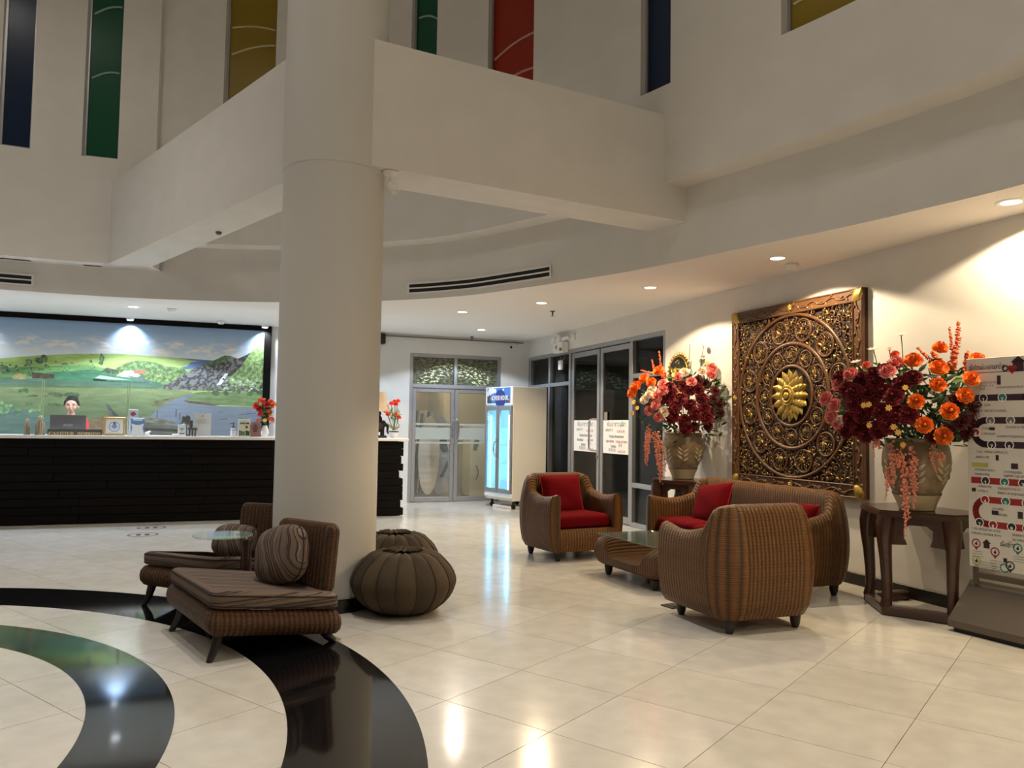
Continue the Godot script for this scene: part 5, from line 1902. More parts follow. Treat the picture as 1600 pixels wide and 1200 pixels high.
	for q in [[1008, 680, 1006, 742, 0.018], [1016, 690, 1026, 766, 0.02], [1022, 690, 1030, 770, 0.018], [1004, 690, 1004, 740, 0.014]]:
		hg.append([(q[0] - 1060) * s, (690 - q[1]) * s, 0.26, (q[2] - 1060) * s, (690 - q[3]) * s, q[4]])
	bouquet("flower_bouquet", "big silk bouquet with orange and pink flowers left of dark red roses, by glass doors", face.call(v1 + Vector3(0, 0.52, 0)), L, sp, hg, 0.64, 0.5, 0.28, 43, [[280, 0.0, 0.25, 0.48, 0.36, "leaf"], [160, 0.4, 0.3, 0.2, 0.38, "leaf"], [110, 0.44, 0.38, 0.18, 0.3, "leaf_light"], [60, 0.1, 0.6, 0.3, 0.16, "leaf_light"]])

# ---------------------------------------------------------------- notice board on a stand
func sign_stand() -> void:
	var T := framed(Vector3(2.915, 0, -5.253), 0.45, 0.893)
	var o := thing("notice_board", "tall white printed notice board on a grey slanted stand at the right edge", "notice board", T)
	var W := 0.8
	var steel := mat(col(106, 98, 88), 0.4, 0.6)
	var g := MB.new()
	# slanted foot plate
	var keep := g.xf
	g.xf = Transform3D(Basis(Vector3(0, 0, -1), Vector3.UP, Vector3(1, 0, 0)), Vector3.ZERO)
	g.prism(PackedVector2Array([Vector2(-0.0, 0.03), Vector2(0.0, 0.075), Vector2(0.25, 0.315), Vector2(0.27, 0.315), Vector2(0.27, 0.03)]), 0.0, W + 0.06)
	g.xf = keep
	part(o, "foot_plate", g, steel)
	g = MB.new()
	g.box(Vector3(0.43, 0.015, -0.14), Vector3(W, 0.03, 0.24))
	part(o, "plinth", g, M.black)
	g = MB.new()
	for x in [0.06, 0.03 + W - 0.03]:
		g.box(Vector3(x, 1.05, -0.215), Vector3(0.035, 1.5, 0.02), 0.004)
	g.box(Vector3(0.03 + W * 0.5, 0.365, -0.213), Vector3(W - 0.06, 0.04, 0.018), 0.004)
	part(o, "frame", g, steel)
	g = MB.new()
	g.box(Vector3(0.03 + W * 0.5, 1.115, -0.198), Vector3(W, 1.395, 0.012), 0.002)
	part(o, "sheet", g, mat(col(212, 208, 200), 0.7))
	# print, left to right from the board's left edge; heights measured from the floor
	var z := -0.1912
	var ink := MB.new()
	var dark := MB.new()
	var red := MB.new()
	var white := MB.new()
	var teal := MB.new()
	var lime := MB.new()
	var grey := MB.new()
	var X := 0.03
	thai(ink, "เมื่อจำเปนต้องออกนอกบ้าน", X + 0.02, 1.735, 0.024, z, 0.0, 0.6)
	ink.rect(X + 0.02, 1.712, X + W - 0.03, 1.716, z)
	# house with a heart
	dark.rect(X + 0.31, 1.71, X + 0.38, 1.78, z)
	dark.tri(Vector3(X + 0.295, 1.77, z), Vector3(X + 0.395, 1.77, z), Vector3(X + 0.345, 1.81, z), Vector3(0, 0, 1))
	red.disc(Vector2(X + 0.295, 1.735), 0, 0.018, z + 0.0004, 14); red.disc(Vector2(X + 0.32, 1.735), 0, 0.018, z + 0.0004, 14)
	red.tri(Vector3(X + 0.278, 1.728, z + 0.0004), Vector3(X + 0.337, 1.728, z + 0.0004), Vector3(X + 0.307, 1.695, z + 0.0004), Vector3(0, 0, 1))
	dark.disc(Vector2(X + 0.262, 1.735), 0.012, 0.022, z, 14)
	# winding road of steps
	var road := func(m: MB, pts: Array, w: float) -> void: m.ribbon(pts, w, z)
	var curve := func(cx: float, cy: float, r: float, a0: float, a1: float) -> Array:
		var p := []
		for k in 13:
			var a := lerpf(a0, a1, k / 12.0)
			p.append(Vector2(X + cx + cos(a) * r, cy + sin(a) * r))
		return p
	road.call(dark, [Vector2(X + 0.03, 1.545), Vector2(X + 0.38, 1.545)] + curve.call(0.38, 1.47, 0.075, PI / 2, -PI / 2) + [Vector2(X + 0.13, 1.395)] + curve.call(0.13, 1.315, 0.08, PI / 2, PI * 1.5) + [Vector2(X + 0.72, 1.235)], 0.042)
	red.rect(X + 0.028, 1.525, X + 0.06, 1.566, z + 0.0003)
	road.call(red, [Vector2(X + 0.035, 0.995), Vector2(X + 0.74, 0.995)], 0.042)
	road.call(red, [Vector2(X + 0.74, 0.87), Vector2(X + 0.13, 0.87)] + curve.call(0.13, 0.79, 0.08, PI / 2, PI * 1.5) + [Vector2(X + 0.74, 0.71)], 0.042)
	var stops := [[0.115, 1.545, "1", ink], [0.24, 1.545, "2", teal], [0.44, 1.47, "3", ink], [0.29, 1.395, "4", grey], [0.16, 1.395, "5", grey], [0.06, 1.315, "6", red], [0.165, 1.235, "7", ink], [0.28, 1.235, "8", ink], [0.12, 0.995, "1", ink], [0.245, 0.995, "2", teal], [0.36, 0.995, "3", ink], [0.115, 0.87, "4", red], [0.25, 0.87, "5", teal], [0.38, 0.87, "6", grey], [0.075, 0.715, "7", ink], [0.165, 0.71, "8", red], [0.285, 0.71, "9", ink], [0.38, 0.71, "10", ink]]
	for q in stops:
		var c := Vector2(X + q[0], q[1])
		white.disc(c, 0, 0.03, z + 0.0005, 18)
		(q[3] as MB).disc(c, 0, 0.024, z + 0.0009, 18)
		write(white, q[2], c.x, c.y - 0.012, 0.024, z + 0.0014)
	# lines of small print
	rng.seed = 63
	var lines := [[0.09, 1.64, 0.13], [0.09, 1.62, 0.11], [0.09, 1.6, 0.05], [0.2, 1.605, 0.17], [0.06, 1.49, 0.12], [0.07, 1.452, 0.2], [0.26, 1.345, 0.2], [0.1, 1.335, 0.07], [0.1, 1.3, 0.1], [0.2, 1.285, 0.22], [0.06, 1.18, 0.24], [0.06, 1.145, 0.09], [0.05, 1.06, 0.14], [0.05, 1.03, 0.1], [0.24, 1.055, 0.12], [0.24, 1.03, 0.14], [0.07, 0.95, 0.1], [0.2, 0.945, 0.15], [0.07, 0.92, 0.08], [0.2, 0.915, 0.17], [0.16, 0.81, 0.08], [0.16, 0.775, 0.1], [0.02, 0.665, 0.19], [0.02, 0.635, 0.22], [0.29, 0.655, 0.16], [0.29, 0.625, 0.17]]
	for q in lines:
		thai(grey if q[1] > 1.55 else ink, scribble(int(q[2] / 0.0105)), X + q[0], q[1], 0.012, z, 0.0017)
	lime.rect(X + 0.03, 1.083, X + 0.14, 1.112, z)
	# pins over the lower third
	thai(ink, "เมื่ออยู่บ้าน", X + 0.21, 0.58, 0.022, z, 0.0, 0.6)
	dark.rect(X + 0.1, 0.55, X + 0.14, 0.585, z)
	dark.tri(Vector3(X + 0.09, 0.582, z), Vector3(X + 0.15, 0.582, z), Vector3(X + 0.12, 0.61, z), Vector3(0, 0, 1))
	for q in [[0.05, 0.575, red], [0.175, 0.535, red], [0.32, 0.58, teal], [0.27, 0.42 + 0.04, ink], [0.05, 0.46, lime], [0.44, 0.5, ink]]:
		var c := Vector2(X + q[0], q[1])
		(q[2] as MB).disc(c, 0.022, 0.03, z, 20)
		(q[2] as MB).tri(Vector3(c.x - 0.014, c.y - 0.026, z), Vector3(c.x + 0.014, c.y - 0.026, z), Vector3(c.x, c.y - 0.046, z), Vector3(0, 0, 1))
		dark.disc(c + Vector2(0, -0.004), 0, 0.009, z, 10)
		dark.ribbon([c + Vector2(-0.002, 0), c + Vector2(0.006, 0.012)], 0.005, z)
	teal.disc(Vector2(X + 0.235, 0.46 - 0.08 + 0.06), 0.022, 0.03, z, 20)
	for q in [[0.02, 0.52, 0.08, 3], [0.14, 0.475, 0.08, 2], [0.29, 0.525, 0.12, 3], [0.15, 0.44, 0.06, 3]]:
		for k in q[3]:
			ink.rect(X + q[0], q[1] - 0.016 * k, X + q[0] + q[2] * rf(0.8, 1.0), q[1] - 0.016 * k + 0.0022, z)
	for k in 4:
		for m in 2:
			ink.rect(X + 0.03 + 0.0 * m, 0.425 + 0.011 * k - 0.0, X + 0.16 * rf(0.85, 1.0) + 0.03, 0.427 + 0.011 * k, z)
	for q in [[0.22, 1.66, 0.012, 0.03], [0.045, 1.42, 0.008, 0.028], [0.03, 1.31, 0.014, 0.018], [0.17, 1.34, 0.018, 0.01], [0.2, 1.15, 0.01, 0.018], [0.04, 0.93, 0.014, 0.012], [0.18, 0.79, 0.022, 0.014], [0.34, 0.79, 0.016, 0.022], [0.31, 1.1, 0.022, 0.018], [0.24, 0.49, 0.012, 0.014]]:
		dark.rect(X + q[0] - q[2], q[1] - q[3], X + q[0] + q[2], q[1] + q[3], z)
	stuff(part(o, "print", ink, M.ink))
	stuff(part(o, "print", dark, mat(col(52, 34, 46), 0.8)))
	stuff(part(o, "print", red, mat(col(150, 36, 40), 0.8)))
	stuff(part(o, "print", white, M.paper))
	stuff(part(o, "print", teal, mat(col(40, 122, 112), 0.8)))
	stuff(part(o, "print", lime, mat(col(176, 180, 84), 0.8)))
	stuff(part(o, "print", grey, mat(col(110, 108, 112), 0.8)))

func scribble(n: int) -> String:
	var k: Array = THAI.keys()
	var s := ""
	for i in n:
		s += k[rng.randi() % k.size()] if rng.randf() > 0.1 else " "
	return s

# ---------------------------------------------------------------- glass-door fridge
func fridge() -> void:
	var o := thing("fridge", "tall white display fridge with glowing blue glass doors by the back doors", "fridge", framed(Vector3(-0.41, 0, -12.87), 0.579, 0.816))
	var w := 0.76
	var d := 0.66
	var skin := mat(col(222, 216, 202), 0.35)
	var g := MB.new()
	g.box(Vector3(0.015, 1.03, -d * 0.5), Vector3(0.03, 1.8, d), 0.006)
	g.box(Vector3(w - 0.015, 1.03, -d * 0.5), Vector3(0.03, 1.8, d), 0.006)
	g.box(Vector3(w * 0.5, 1.03, -d + 0.015), Vector3(w - 0.06, 1.8, 0.03))
	g.box(Vector3(w * 0.5, 1.79, -d * 0.5), Vector3(w - 0.06, 0.28, d - 0.02), 0.006)
	g.box(Vector3(w * 0.5, 0.165, -d * 0.5), Vector3(w - 0.06, 0.07, d - 0.02))
	part(o, "cabinet", g, skin)
	g = MB.new()
	g.box(Vector3(w * 0.5, 0.2, 0.008), Vector3(w, 0.06, 0.03), 0.006)
	part(o, "kick_board", g, M.white)
	g = MB.new()
	g.box(Vector3(w * 0.5, 0.9, -d + 0.05), Vector3(w - 0.08, 1.36, 0.01))
	part(o, "lit_back_wall", g, glow(Color(0.18, 0.6, 0.92), 4.5))
	for k in 4:
		g = MB.new()
		g.box(Vector3(w * 0.5, 0.42 + 0.29 * k, -0.36), Vector3(w - 0.08, 0.012, 0.4))
		part(o, "shelf", g, mat(col(190, 215, 225), 0.4))
	for x in [0.06, 0.58]:
		g = MB.new()
		g.box(Vector3(x, 0.88, -0.05), Vector3(0.035, 1.2, 0.02), 0.006)
		part(o, "light_tube", g, glow(Color(0.5, 0.86, 1.0), 30.0) if x > 0.3 else glow(Color(0.25, 0.7, 0.95), 8.0))
	var l := AreaLight3D.new()
	l.name = "fridge_light"
	l.area_size = Vector2(0.6, 1.25)
	l.light_color = Color(0.4, 0.78, 1.0)
	l.light_energy = 0.5
	l.shadow_enabled = true
	l.transform = o.transform * Transform3D(Basis(Vector3.UP, PI), Vector3(w * 0.5, 0.9, -d + 0.08))
	l.transform.basis = o.transform.basis
	l.transform = l.transform * Transform3D(Basis(Vector3.UP, PI), Vector3.ZERO)
	l.area_range = 12.0
	add_child(l)
	var frame := mat(col(150, 152, 156), 0.35, 0.5)
	for k in 2:
		var x0: float = [0.01, 0.385][k]
		var x1: float = [0.375, 0.75][k]
		g = MB.new()
		for q in [[x0, 0.24, x0 + 0.045, 1.63], [x1 - 0.045, 0.24, x1, 1.63], [x0 + 0.045, 1.56, x1 - 0.045, 1.63], [x0 + 0.045, 0.24, x1 - 0.045, 0.31]]:
			bar(g, q[0], q[1], q[2], q[3], 0.02, 0.035)
		var dr := part(o, "door", g, frame)
		g = MB.new()
		g.box(Vector3((x0 + x1) * 0.5, 0.935, 0.018), Vector3(x1 - x0 - 0.08, 1.26, 0.006))
		part(dr, "pane", g, M.glass)
		if k == 0:
			g = MB.new()
			var pts := []
			for i in 11:
				var t := i / 10.0
				pts.append(Vector3(0.36 - 0.01 * sin(PI * t), 0.78 + 0.34 * t, 0.035 + 0.055 * sin(PI * t)))
			g.tube(pts, 0.014, 8)
			part(dr, "handle", g, M.chrome)
			g = MB.new()
			for i in 4:
				g.rect(0.06, 1.4 + 0.04 * i, 0.11, 1.425 + 0.04 * i, 0.0225)
			part(dr, "sticker", g, M.white)
	# printed header
	g = MB.new()
	g.box(Vector3(w * 0.5, 1.79, 0.01), Vector3(w, 0.285, 0.02), 0.004)
	part(o, "header", g, M.white)
	var sky := MB.new()
	sky.rect(0.04, 1.67, 0.7, 1.92, 0.0205)
	part(o, "header_print", sky, mat(col(70, 122, 190), 0.5))
	var cl := MB.new()
	for q in [[0.12, 1.86, 0.06], [0.2, 1.875, 0.05], [0.07, 1.83, 0.04], [0.27, 1.87, 0.035], [0.16, 1.75, 0.035], [0.5, 1.885, 0.02]]:
		cl.disc(Vector2(q[0], q[1]), 0, q[2], 0.0208, 18)
	write(cl, "CHER KOOL", 0.42, 1.755, 0.075, 0.0216, true, false, 0.46)
	part(o, "header_print", cl, M.white)
	var dk := MB.new()
	dk.disc(Vector2(0.42, 1.74), 0, 0.15, 0.0206, 30)
	part(o, "header_print", dk, mat(col(38, 60, 130), 0.5))
	var bt := MB.new()
	for q in [[0.07, 0.1], [0.11, 0.13], [0.15, 0.11], [0.6, 0.08], [0.64, 0.1]]:
		bt.rect(q[0] - 0.015, 1.672, q[0] + 0.015, 1.672 + q[1], 0.021)
		bt.rect(q[0] - 0.006, 1.672 + q[1], q[0] + 0.006, 1.69 + q[1], 0.021)
	part(o, "header_print", bt, mat(col(64, 58, 66), 0.5))
	var rd := MB.new()
	rd.disc(Vector2(0.66, 1.7), 0, 0.022, 0.0212, 14)
	part(o, "header_print", rd, M.red_ink)
	for x in [0.08, w - 0.08]:
		for z in [-0.08, -d + 0.08]:
			g = MB.new()
			g.tube([Vector3(x, 0.14, z), Vector3(x, 0.06, z)], 0.02, 8)
			g.tube([Vector3(x - 0.018, 0.035, z), Vector3(x + 0.018, 0.035, z)], 0.035, 14)
			part(o, "caster", g, M.black)
	# pale board on the floor under its front
	g = MB.new()
	g.box(Vector3(0.42, 0.02, -0.13), Vector3(0.5, 0.04, 0.2), 0.006)
	solo("floor_block", "pale flat block lying on the floor under the fridge", "block", g, M.white, o.transform)

# ---------------------------------------------------------------- reception desk
func reception() -> void:
	var o := thing("reception_desk", "long dark plank-clad reception desk across the left side", "desk", DK)
	var g := MB.new()
	g.box(Vector3(-4.53, 0.535, -0.33), Vector3(8.9, 1.06, 0.56))
	part(o, "core", g, M.black)
	rng.seed = 77
	var tints := [M.dark_wood]
	for k in 2:
		var m: StandardMaterial3D = M.dark_wood.duplicate()
		m.albedo_color = [col(12, 8, 7), col(17, 11, 10)][k]
		tints.append(m)
	for row in 10:
		var y0 := 0.012 + row * 0.105
		var x := -0.012 - 0.028 * (row % 3) * (1 if row % 2 else 0)
		if row == 0: x = 0.0
		var left := x
		while left > -8.9:
			var L := rf(1.1, 1.7)
			g = MB.new()
			g.box(Vector3(left - L * 0.5, y0 + 0.0505, -0.026 + rf(-0.003, 0.003)), Vector3(L - 0.004, 0.099, 0.042), 0.004)
			part(o, "plank", g, tints[rng.randi() % 3])
			left -= L
		# the short boards that close the end
		g = MB.new()
		g.box(Vector3(x - 0.02, y0 + 0.0505, -0.33), Vector3(0.045, 0.099, 0.56), 0.004)
		part(o, "plank", g, tints[rng.randi() % 3])
	g = MB.new()
	g.box(Vector3(-4.5, 1.088, -0.32), Vector3(9.1, 0.042, 0.72), 0.006)
	solo("countertop", "long white stone countertop lying on the dark reception desk", "countertop", g, mat(col(236, 234, 230), 0.25), DK)
	# upright clear screens
	var k := 0
	for q in [[-4.56, -3.62], [-3.6, -2.18], [-5.6, -4.58]]:
		g = MB.new()
		g.box(Vector3((q[0] + q[1]) * 0.5, 1.45, 0.008), Vector3(q[1] - q[0], 0.68, 0.006))
		var s := thing("acrylic_screen", ["clear acrylic screen standing behind the cashier sign", "clear acrylic screen on the desk right of the framed certificate", "clear acrylic screen at the picture's left edge on the desk"][k], "screen", DK, "desk screens")
		part(s, "sheet", g, pane(col(225, 235, 225), 0.05))
		for x in [q[0], q[1]]:
			g = MB.new()
			g.box(Vector3(x, 1.45, 0.008), Vector3(0.008, 0.68, 0.009))
			part(s, "polished_edge", g, mat(col(186, 204, 160), 0.3))
		for x in [q[0] + 0.08, q[1] - 0.08]:
			g = MB.new()
			g.box(Vector3(x, 1.117, 0.008), Vector3(0.04, 0.016, 0.05), 0.003)
			part(s, "stand_foot", g, M.glass)
		k += 1

func desk(called: String, label: String, cat: String, u: float, z: float, yaw := 0.0, group := "") -> Node3D:
	return thing(called, label, cat, DK * turn(u, 1.109, z, yaw), group)

func desk_items() -> void:
	var g: MB
	# laptop seen from behind
	var o := desk("laptop", "dark grey laptop with its lid towards the lobby, in front of receptionist", "laptop", -4.33, -0.34)
	g = MB.new()
	g.box(Vector3(0, 0.01, -0.13), Vector3(0.41, 0.018, 0.27), 0.005)
	part(o, "base", g, M.ink)
	var lid := Transform3D(Basis(Vector3.RIGHT, 0.18), Vector3(0, 0.02, 0.0))
	g = MB.new()
	g.box(Vector3(0, 0.12, 0), Vector3(0.41, 0.24, 0.008), 0.003)
	var ld := part(o, "lid", g, mat(col(84, 80, 84), 0.4, 0.4), lid)
	g = MB.new()
	write(g, "acer", 0.0, 0.11, 0.032, 0.0045, true, false, 0.11)
	part(ld, "logo", g, mat(col(190, 188, 192), 0.3, 0.5), Transform3D(), "pale maker's logo")
	# cashier and information blocks
	for q in [["CASHIER", -4.36, 0.31, "black nameplate with gold letters reading CASHIER"], ["INFORMATION", -4.05, 0.29, "black nameplate with gold letters reading INFORMATION"]]:
		o = desk("nameplate", q[3], "sign", q[1], -0.07, 0, "desk nameplates")
		g = MB.new()
		g.prism(PackedVector2Array([Vector2(-q[2] * 0.5, 0), Vector2(q[2] * 0.5, 0), Vector2(q[2] * 0.5, 0.075), Vector2(-q[2] * 0.5, 0.075)]), -0.02, 0.012)
		part(o, "block", g, M.black)
		g = MB.new()
		write(g, q[0], 0.0, 0.018, 0.04, 0.013, true, true, q[2] * 0.9)
		part(o, "lettering", g, mat(col(226, 190, 110), 0.4, 0.3))
	# framed certificate
	o = desk("certificate_frame", "gold framed certificate with a round blue seal on the desk", "picture frame", -3.77, -0.1, 4)
	g = MB.new()
	for q in [[-0.125, 0, -0.1, 0.235], [0.1, 0, 0.125, 0.235], [-0.1, 0.21, 0.1, 0.235], [-0.1, 0.0, 0.1, 0.025]]:
		bar(g, q[0], q[1], q[2], q[3], 0.0, 0.025)
	part(o, "frame", g, mat(col(214, 172, 96), 0.35, 0.4))
	g = MB.new()
	g.box(Vector3(0, 0.118, -0.002), Vector3(0.2, 0.19, 0.006))
	part(o, "certificate", g, M.paper)
	g = MB.new()
	g.disc(Vector2(0, 0.115), 0.055, 0.065, 0.0016, 28)
	g.disc(Vector2(0, 0.115), 0.0, 0.03, 0.0016, 20)
	g.rect(-0.045, 0.11, 0.045, 0.12, 0.0018)
	part(o, "seal", g, mat(col(120, 150, 196), 0.7))
	g = MB.new()
	g.box(Vector3(0, 0.08, -0.05), Vector3(0.03, 0.16, 0.006))
	part(o, "easel_back", g, M.black, Transform3D(Basis(Vector3.RIGHT, 0.35), Vector3(0, 0, 0.0)))
	# blue and white payment stand, red card behind it
	o = desk("card_stand", "white card holder with a red emblem behind the blue payment stand", "card stand", -3.57, -0.2)
	g = MB.new()
	g.box(Vector3(0, 0.17, 0), Vector3(0.12, 0.34, 0.01), 0.003)
	part(o, "card", g, mat(col(206, 206, 210), 0.5))
	g = MB.new()
	g.prism(PackedVector2Array([Vector2(-0.03, 0.27), Vector2(0.0, 0.25), Vector2(0.04, 0.275), Vector2(0.02, 0.31), Vector2(-0.02, 0.305)]), 0.005, 0.007)
	part(o, "emblem", g, mat(col(150, 30, 50), 0.6))
	o = desk("payment_stand", "blue and white payment stand with a blank white square", "card stand", -3.5, -0.09)
	g = MB.new()
	g.box(Vector3(0, 0.115, 0), Vector3(0.16, 0.23, 0.012), 0.006)
	part(o, "board", g, mat(col(72, 128, 190), 0.4))
	g = MB.new()
	g.prism(PackedVector2Array([Vector2(-0.08, 0.01), Vector2(0.08, 0.01), Vector2(0.06, 0.1), Vector2(0.075, 0.16), Vector2(0.02, 0.14), Vector2(-0.02, 0.14), Vector2(-0.075, 0.16), Vector2(-0.06, 0.1)]), 0.006, 0.008)
	g.rect(-0.06, 0.195, 0.06, 0.215, 0.0075)
	part(o, "print", g, M.white)
	g = MB.new()
	g.box(Vector3(0, 0.006, -0.02), Vector3(0.15, 0.012, 0.07), 0.003)
	part(o, "base", g, M.white)
	g = MB.new()
	g.lathe([[0.0, 0.0], [0.03, 0.0], [0.032, 0.03], [0.022, 0.05], [0.0, 0.052]], 16)
	g.tube([Vector3(0.0, 0.04, 0.0), Vector3(0.04, 0.06, 0.0)], 0.012, 8)
	solo("tape_dispenser", "small white and black gadget right of the blue payment stand", "gadget", g, M.white, DK * turn(-3.385, 1.109, -0.08, 0))
	# wifi card, little wooden stand, domed lamp, letter holder
	o = desk("wifi_sign", "small white sign with a black wireless symbol", "sign", -2.97, -0.1)
	g = MB.new()
	g.box(Vector3(0, 0.075, 0), Vector3(0.1, 0.15, 0.01), 0.003)
	g.box(Vector3(0, 0.008, 0.01), Vector3(0.11, 0.016, 0.06), 0.003)
	part(o, "board", g, M.white)
	g = MB.new()
	for r in [0.012, 0.024, 0.036]:
		var pts := []
		for k in 9:
			var a := PI * 0.22 + PI * 0.56 * k / 8.0
			pts.append(Vector2(cos(a) * r, 0.07 + sin(a) * r))
		g.ribbon(pts, 0.006, 0.0056)
	g.disc(Vector2(0, 0.068), 0, 0.006, 0.0056, 10)
	g.rect(-0.03, 0.03, 0.03, 0.042, 0.0056)
	part(o, "symbol", g, M.ink)
	g = MB.new()
	g.box(Vector3(0, 0.015, 0), Vector3(0.09, 0.03, 0.05), 0.006)
	solo("white_tray", "small white tray lying in front of the wireless sign", "tray", g, M.white, DK * turn(-3.04, 1.109, -0.075, 0))
	o = desk("wooden_stand", "little dark wooden stool-shaped stand beside the paper sheet holder", "stand", -2.84, -0.09)
	g = MB.new()
	g.box(Vector3(0, 0.1, 0), Vector3(0.12, 0.03, 0.05), 0.006)
	g.box(Vector3(-0.02, 0.15, -0.02), Vector3(0.04, 0.12, 0.012), 0.003)
	part(o, "seat", g, M.table_wood)
	for x in [-0.035, 0.0, 0.035]:
		g = MB.new()
		g.tube([Vector3(x, 0.0, 0), Vector3(x, 0.088, 0)], 0.011, 8)
		part(o, "leg", g, M.table_wood)
	o = desk("desk_bell", "black domed object behind the small wireless sign", "desk lamp", -2.93, -0.3)
	g = MB.new()
	g.lathe([[0.0, 0.0], [0.05, 0.0], [0.05, 0.012], [0.014, 0.02], [0.014, 0.16]], 18)
	part(o, "base", g, M.black)
	g = MB.new()
	g.lathe([[0.09, 0.15], [0.075, 0.165], [0.055, 0.2], [0.052, 0.25], [0.035, 0.275], [0.0, 0.28]], 20)
	part(o, "dome", g, M.black)
	o = desk("paper_holder", "upright white printed sheet in a clear holder on the desk", "paper holder", -2.72, -0.14, -4)
	g = MB.new()
	g.box(Vector3(0, 0.155, 0), Vector3(0.21, 0.3, 0.003))
	part(o, "sheet", g, M.paper)
	g = MB.new()
	rng.seed = 8
	for k in 5:
		g.rect(-0.075, 0.22 - 0.012 * k, -0.075 + rf(0.1, 0.15), 0.2225 - 0.012 * k, 0.002)
	for x in [-0.07, -0.035, 0.0, 0.035, 0.07]:
		g.rect(x, 0.16, x + 0.002, 0.225, 0.002)
	g.disc(Vector2(0, 0.27), 0, 0.01, 0.002, 12)
	part(o, "print", g, mat(col(130, 124, 124), 0.8))
	g = MB.new()
	g.box(Vector3(0, 0.16, 0.004), Vector3(0.22, 0.31, 0.003))
	g.box(Vector3(0, 0.004, -0.0), Vector3(0.22, 0.008, 0.08), 0.002)
	part(o, "clear_cover", g, pane(col(230, 235, 235), 0.05))
	# hand sanitizer
	o = desk("sanitizer_bottle", "clear pump bottle of hand sanitizer on the desk", "bottle", -2.33, -0.07)
	g = MB.new()
	g.lathe([[0.0, 0.0], [0.034, 0.0], [0.036, 0.01], [0.036, 0.09], [0.03, 0.11], [0.013, 0.118], [0.013, 0.125]], 20)
	part(o, "bottle", g, pane(col(215, 228, 235), 0.4))
	g = MB.new()
	g.lathe([[0.0365, 0.012], [0.0368, 0.02], [0.0368, 0.075], [0.0365, 0.08]], 20)
	part(o, "label_band", g, M.white)
	g = MB.new()
	g.lathe([[0.0, 0.12], [0.017, 0.12], [0.017, 0.14], [0.006, 0.142], [0.006, 0.175], [0.014, 0.177], [0.014, 0.188], [0.0, 0.19]], 16)
	g.tube([Vector3(0, 0.182, 0), Vector3(-0.035, 0.18, 0), Vector3(-0.042, 0.172, 0)], 0.005, 6)
	part(o, "pump", g, M.black)
	# brochure holder
	o = desk("brochure_holder", "white brochure holder with a green landscape leaflet", "brochure holder", -2.19, -0.11, 4)
	g = MB.new()
	g.box(Vector3(0, 0.03, -0.02), Vector3(0.16, 0.06, 0.05), 0.004)
	g.box(Vector3(0, 0.12, -0.03), Vector3(0.16, 0.24, 0.006), 0.002)
	part(o, "holder", g, M.white)
	g = MB.new()
	g.box(Vector3(0, 0.115, 0.008), Vector3(0.14, 0.2, 0.004))
	part(o, "leaflet", g, mat(col(206, 204, 186), 0.6))
	g = MB.new()
	g.prism(PackedVector2Array([Vector2(-0.07, 0.015), Vector2(0.07, 0.015), Vector2(0.07, 0.07), Vector2(0.03, 0.085), Vector2(-0.01, 0.07), Vector2(-0.07, 0.09)]), 0.0095, 0.0105)
	part(o, "print", g, mat(col(46, 84, 48), 0.7))
	g = MB.new()
	g.rect(-0.06, 0.17, 0.06, 0.19, 0.0106)
	g.disc(Vector2(0.025, 0.13), 0, 0.02, 0.0106, 12)
	part(o, "print", g, mat(col(70, 66, 52), 0.7))
	# pinkish round-topped plaque
	o = desk("plaque_stand", "pinkish grey round-topped plaque under the orange flowers", "plaque", -2.05, -0.12, -4)
	g = MB.new()
	var p := PackedVector2Array([Vector2(-0.075, 0.0), Vector2(0.075, 0.0)])
	for k in 13:
		var a := PI * k / 12.0
		p.append(Vector2(cos(a) * 0.075, 0.13 + sin(a) * 0.075))
	g.prism(p, -0.012, 0.012)
	part(o, "slab", g, mat(col(150, 110, 106), 0.6))
	g = MB.new()
	for q in [[0, 0.145, 0.024], [-0.03, 0.12, 0.012], [0.03, 0.12, 0.012], [0, 0.09, 0.03]]:
		g.disc(Vector2(q[0], q[1]), 0, q[2], 0.0125, 14)
	part(o, "relief", g, mat(col(98, 64, 62), 0.6))
	# flower vase half hidden by the column
	o = desk("flower_vase", "red, orange and yellow flowers in a small white vase beside the column", "flower vase", -1.92, -0.2)
	g = MB.new()
	g.lathe([[0.0, 0.0], [0.04, 0.0], [0.055, 0.05], [0.045, 0.11], [0.03, 0.14], [0.036, 0.155], [0.03, 0.15], [0.0, 0.1]], 20)
	part(o, "vase", g, M.white)
	rng.seed = 14
	for k in 26:
		var y := rf(0.16, 0.5)
		var a := rf(0, TAU)
		var r := rf(0.03, 0.13)
		var x := Transform3D(facing_to(Vector3(cos(a) * r, y, sin(a) * r), Vector3(cos(a), 0.6, sin(a)), rf(0.6, 0.85)))
		if y < 0.3 and k % 3:
			part(o, "daisy", M.daisy_mesh, M.yellow, x.scaled_local(Vector3.ONE * 1.5))
		else:
			part(o, "blossom", M.rose_meshes[k % 4], [M.coral, mat(col(206, 52, 34), 0.8), M.rose_orange][k % 3], x)
	g = MB.new()
	for k in 30:
		g.xf = Transform3D(Basis.from_euler(Vector3(rf(-1, 1), rf(0, 6), rf(0.2, 1.4))), Vector3(rf(-0.05, 0.05), rf(0.14, 0.4), rf(-0.05, 0.05)))
		leaf_blade(g, Transform3D(), 0.09, 0.03, 0.005)
	stuff(part(o, "foliage", g, M.leaf))
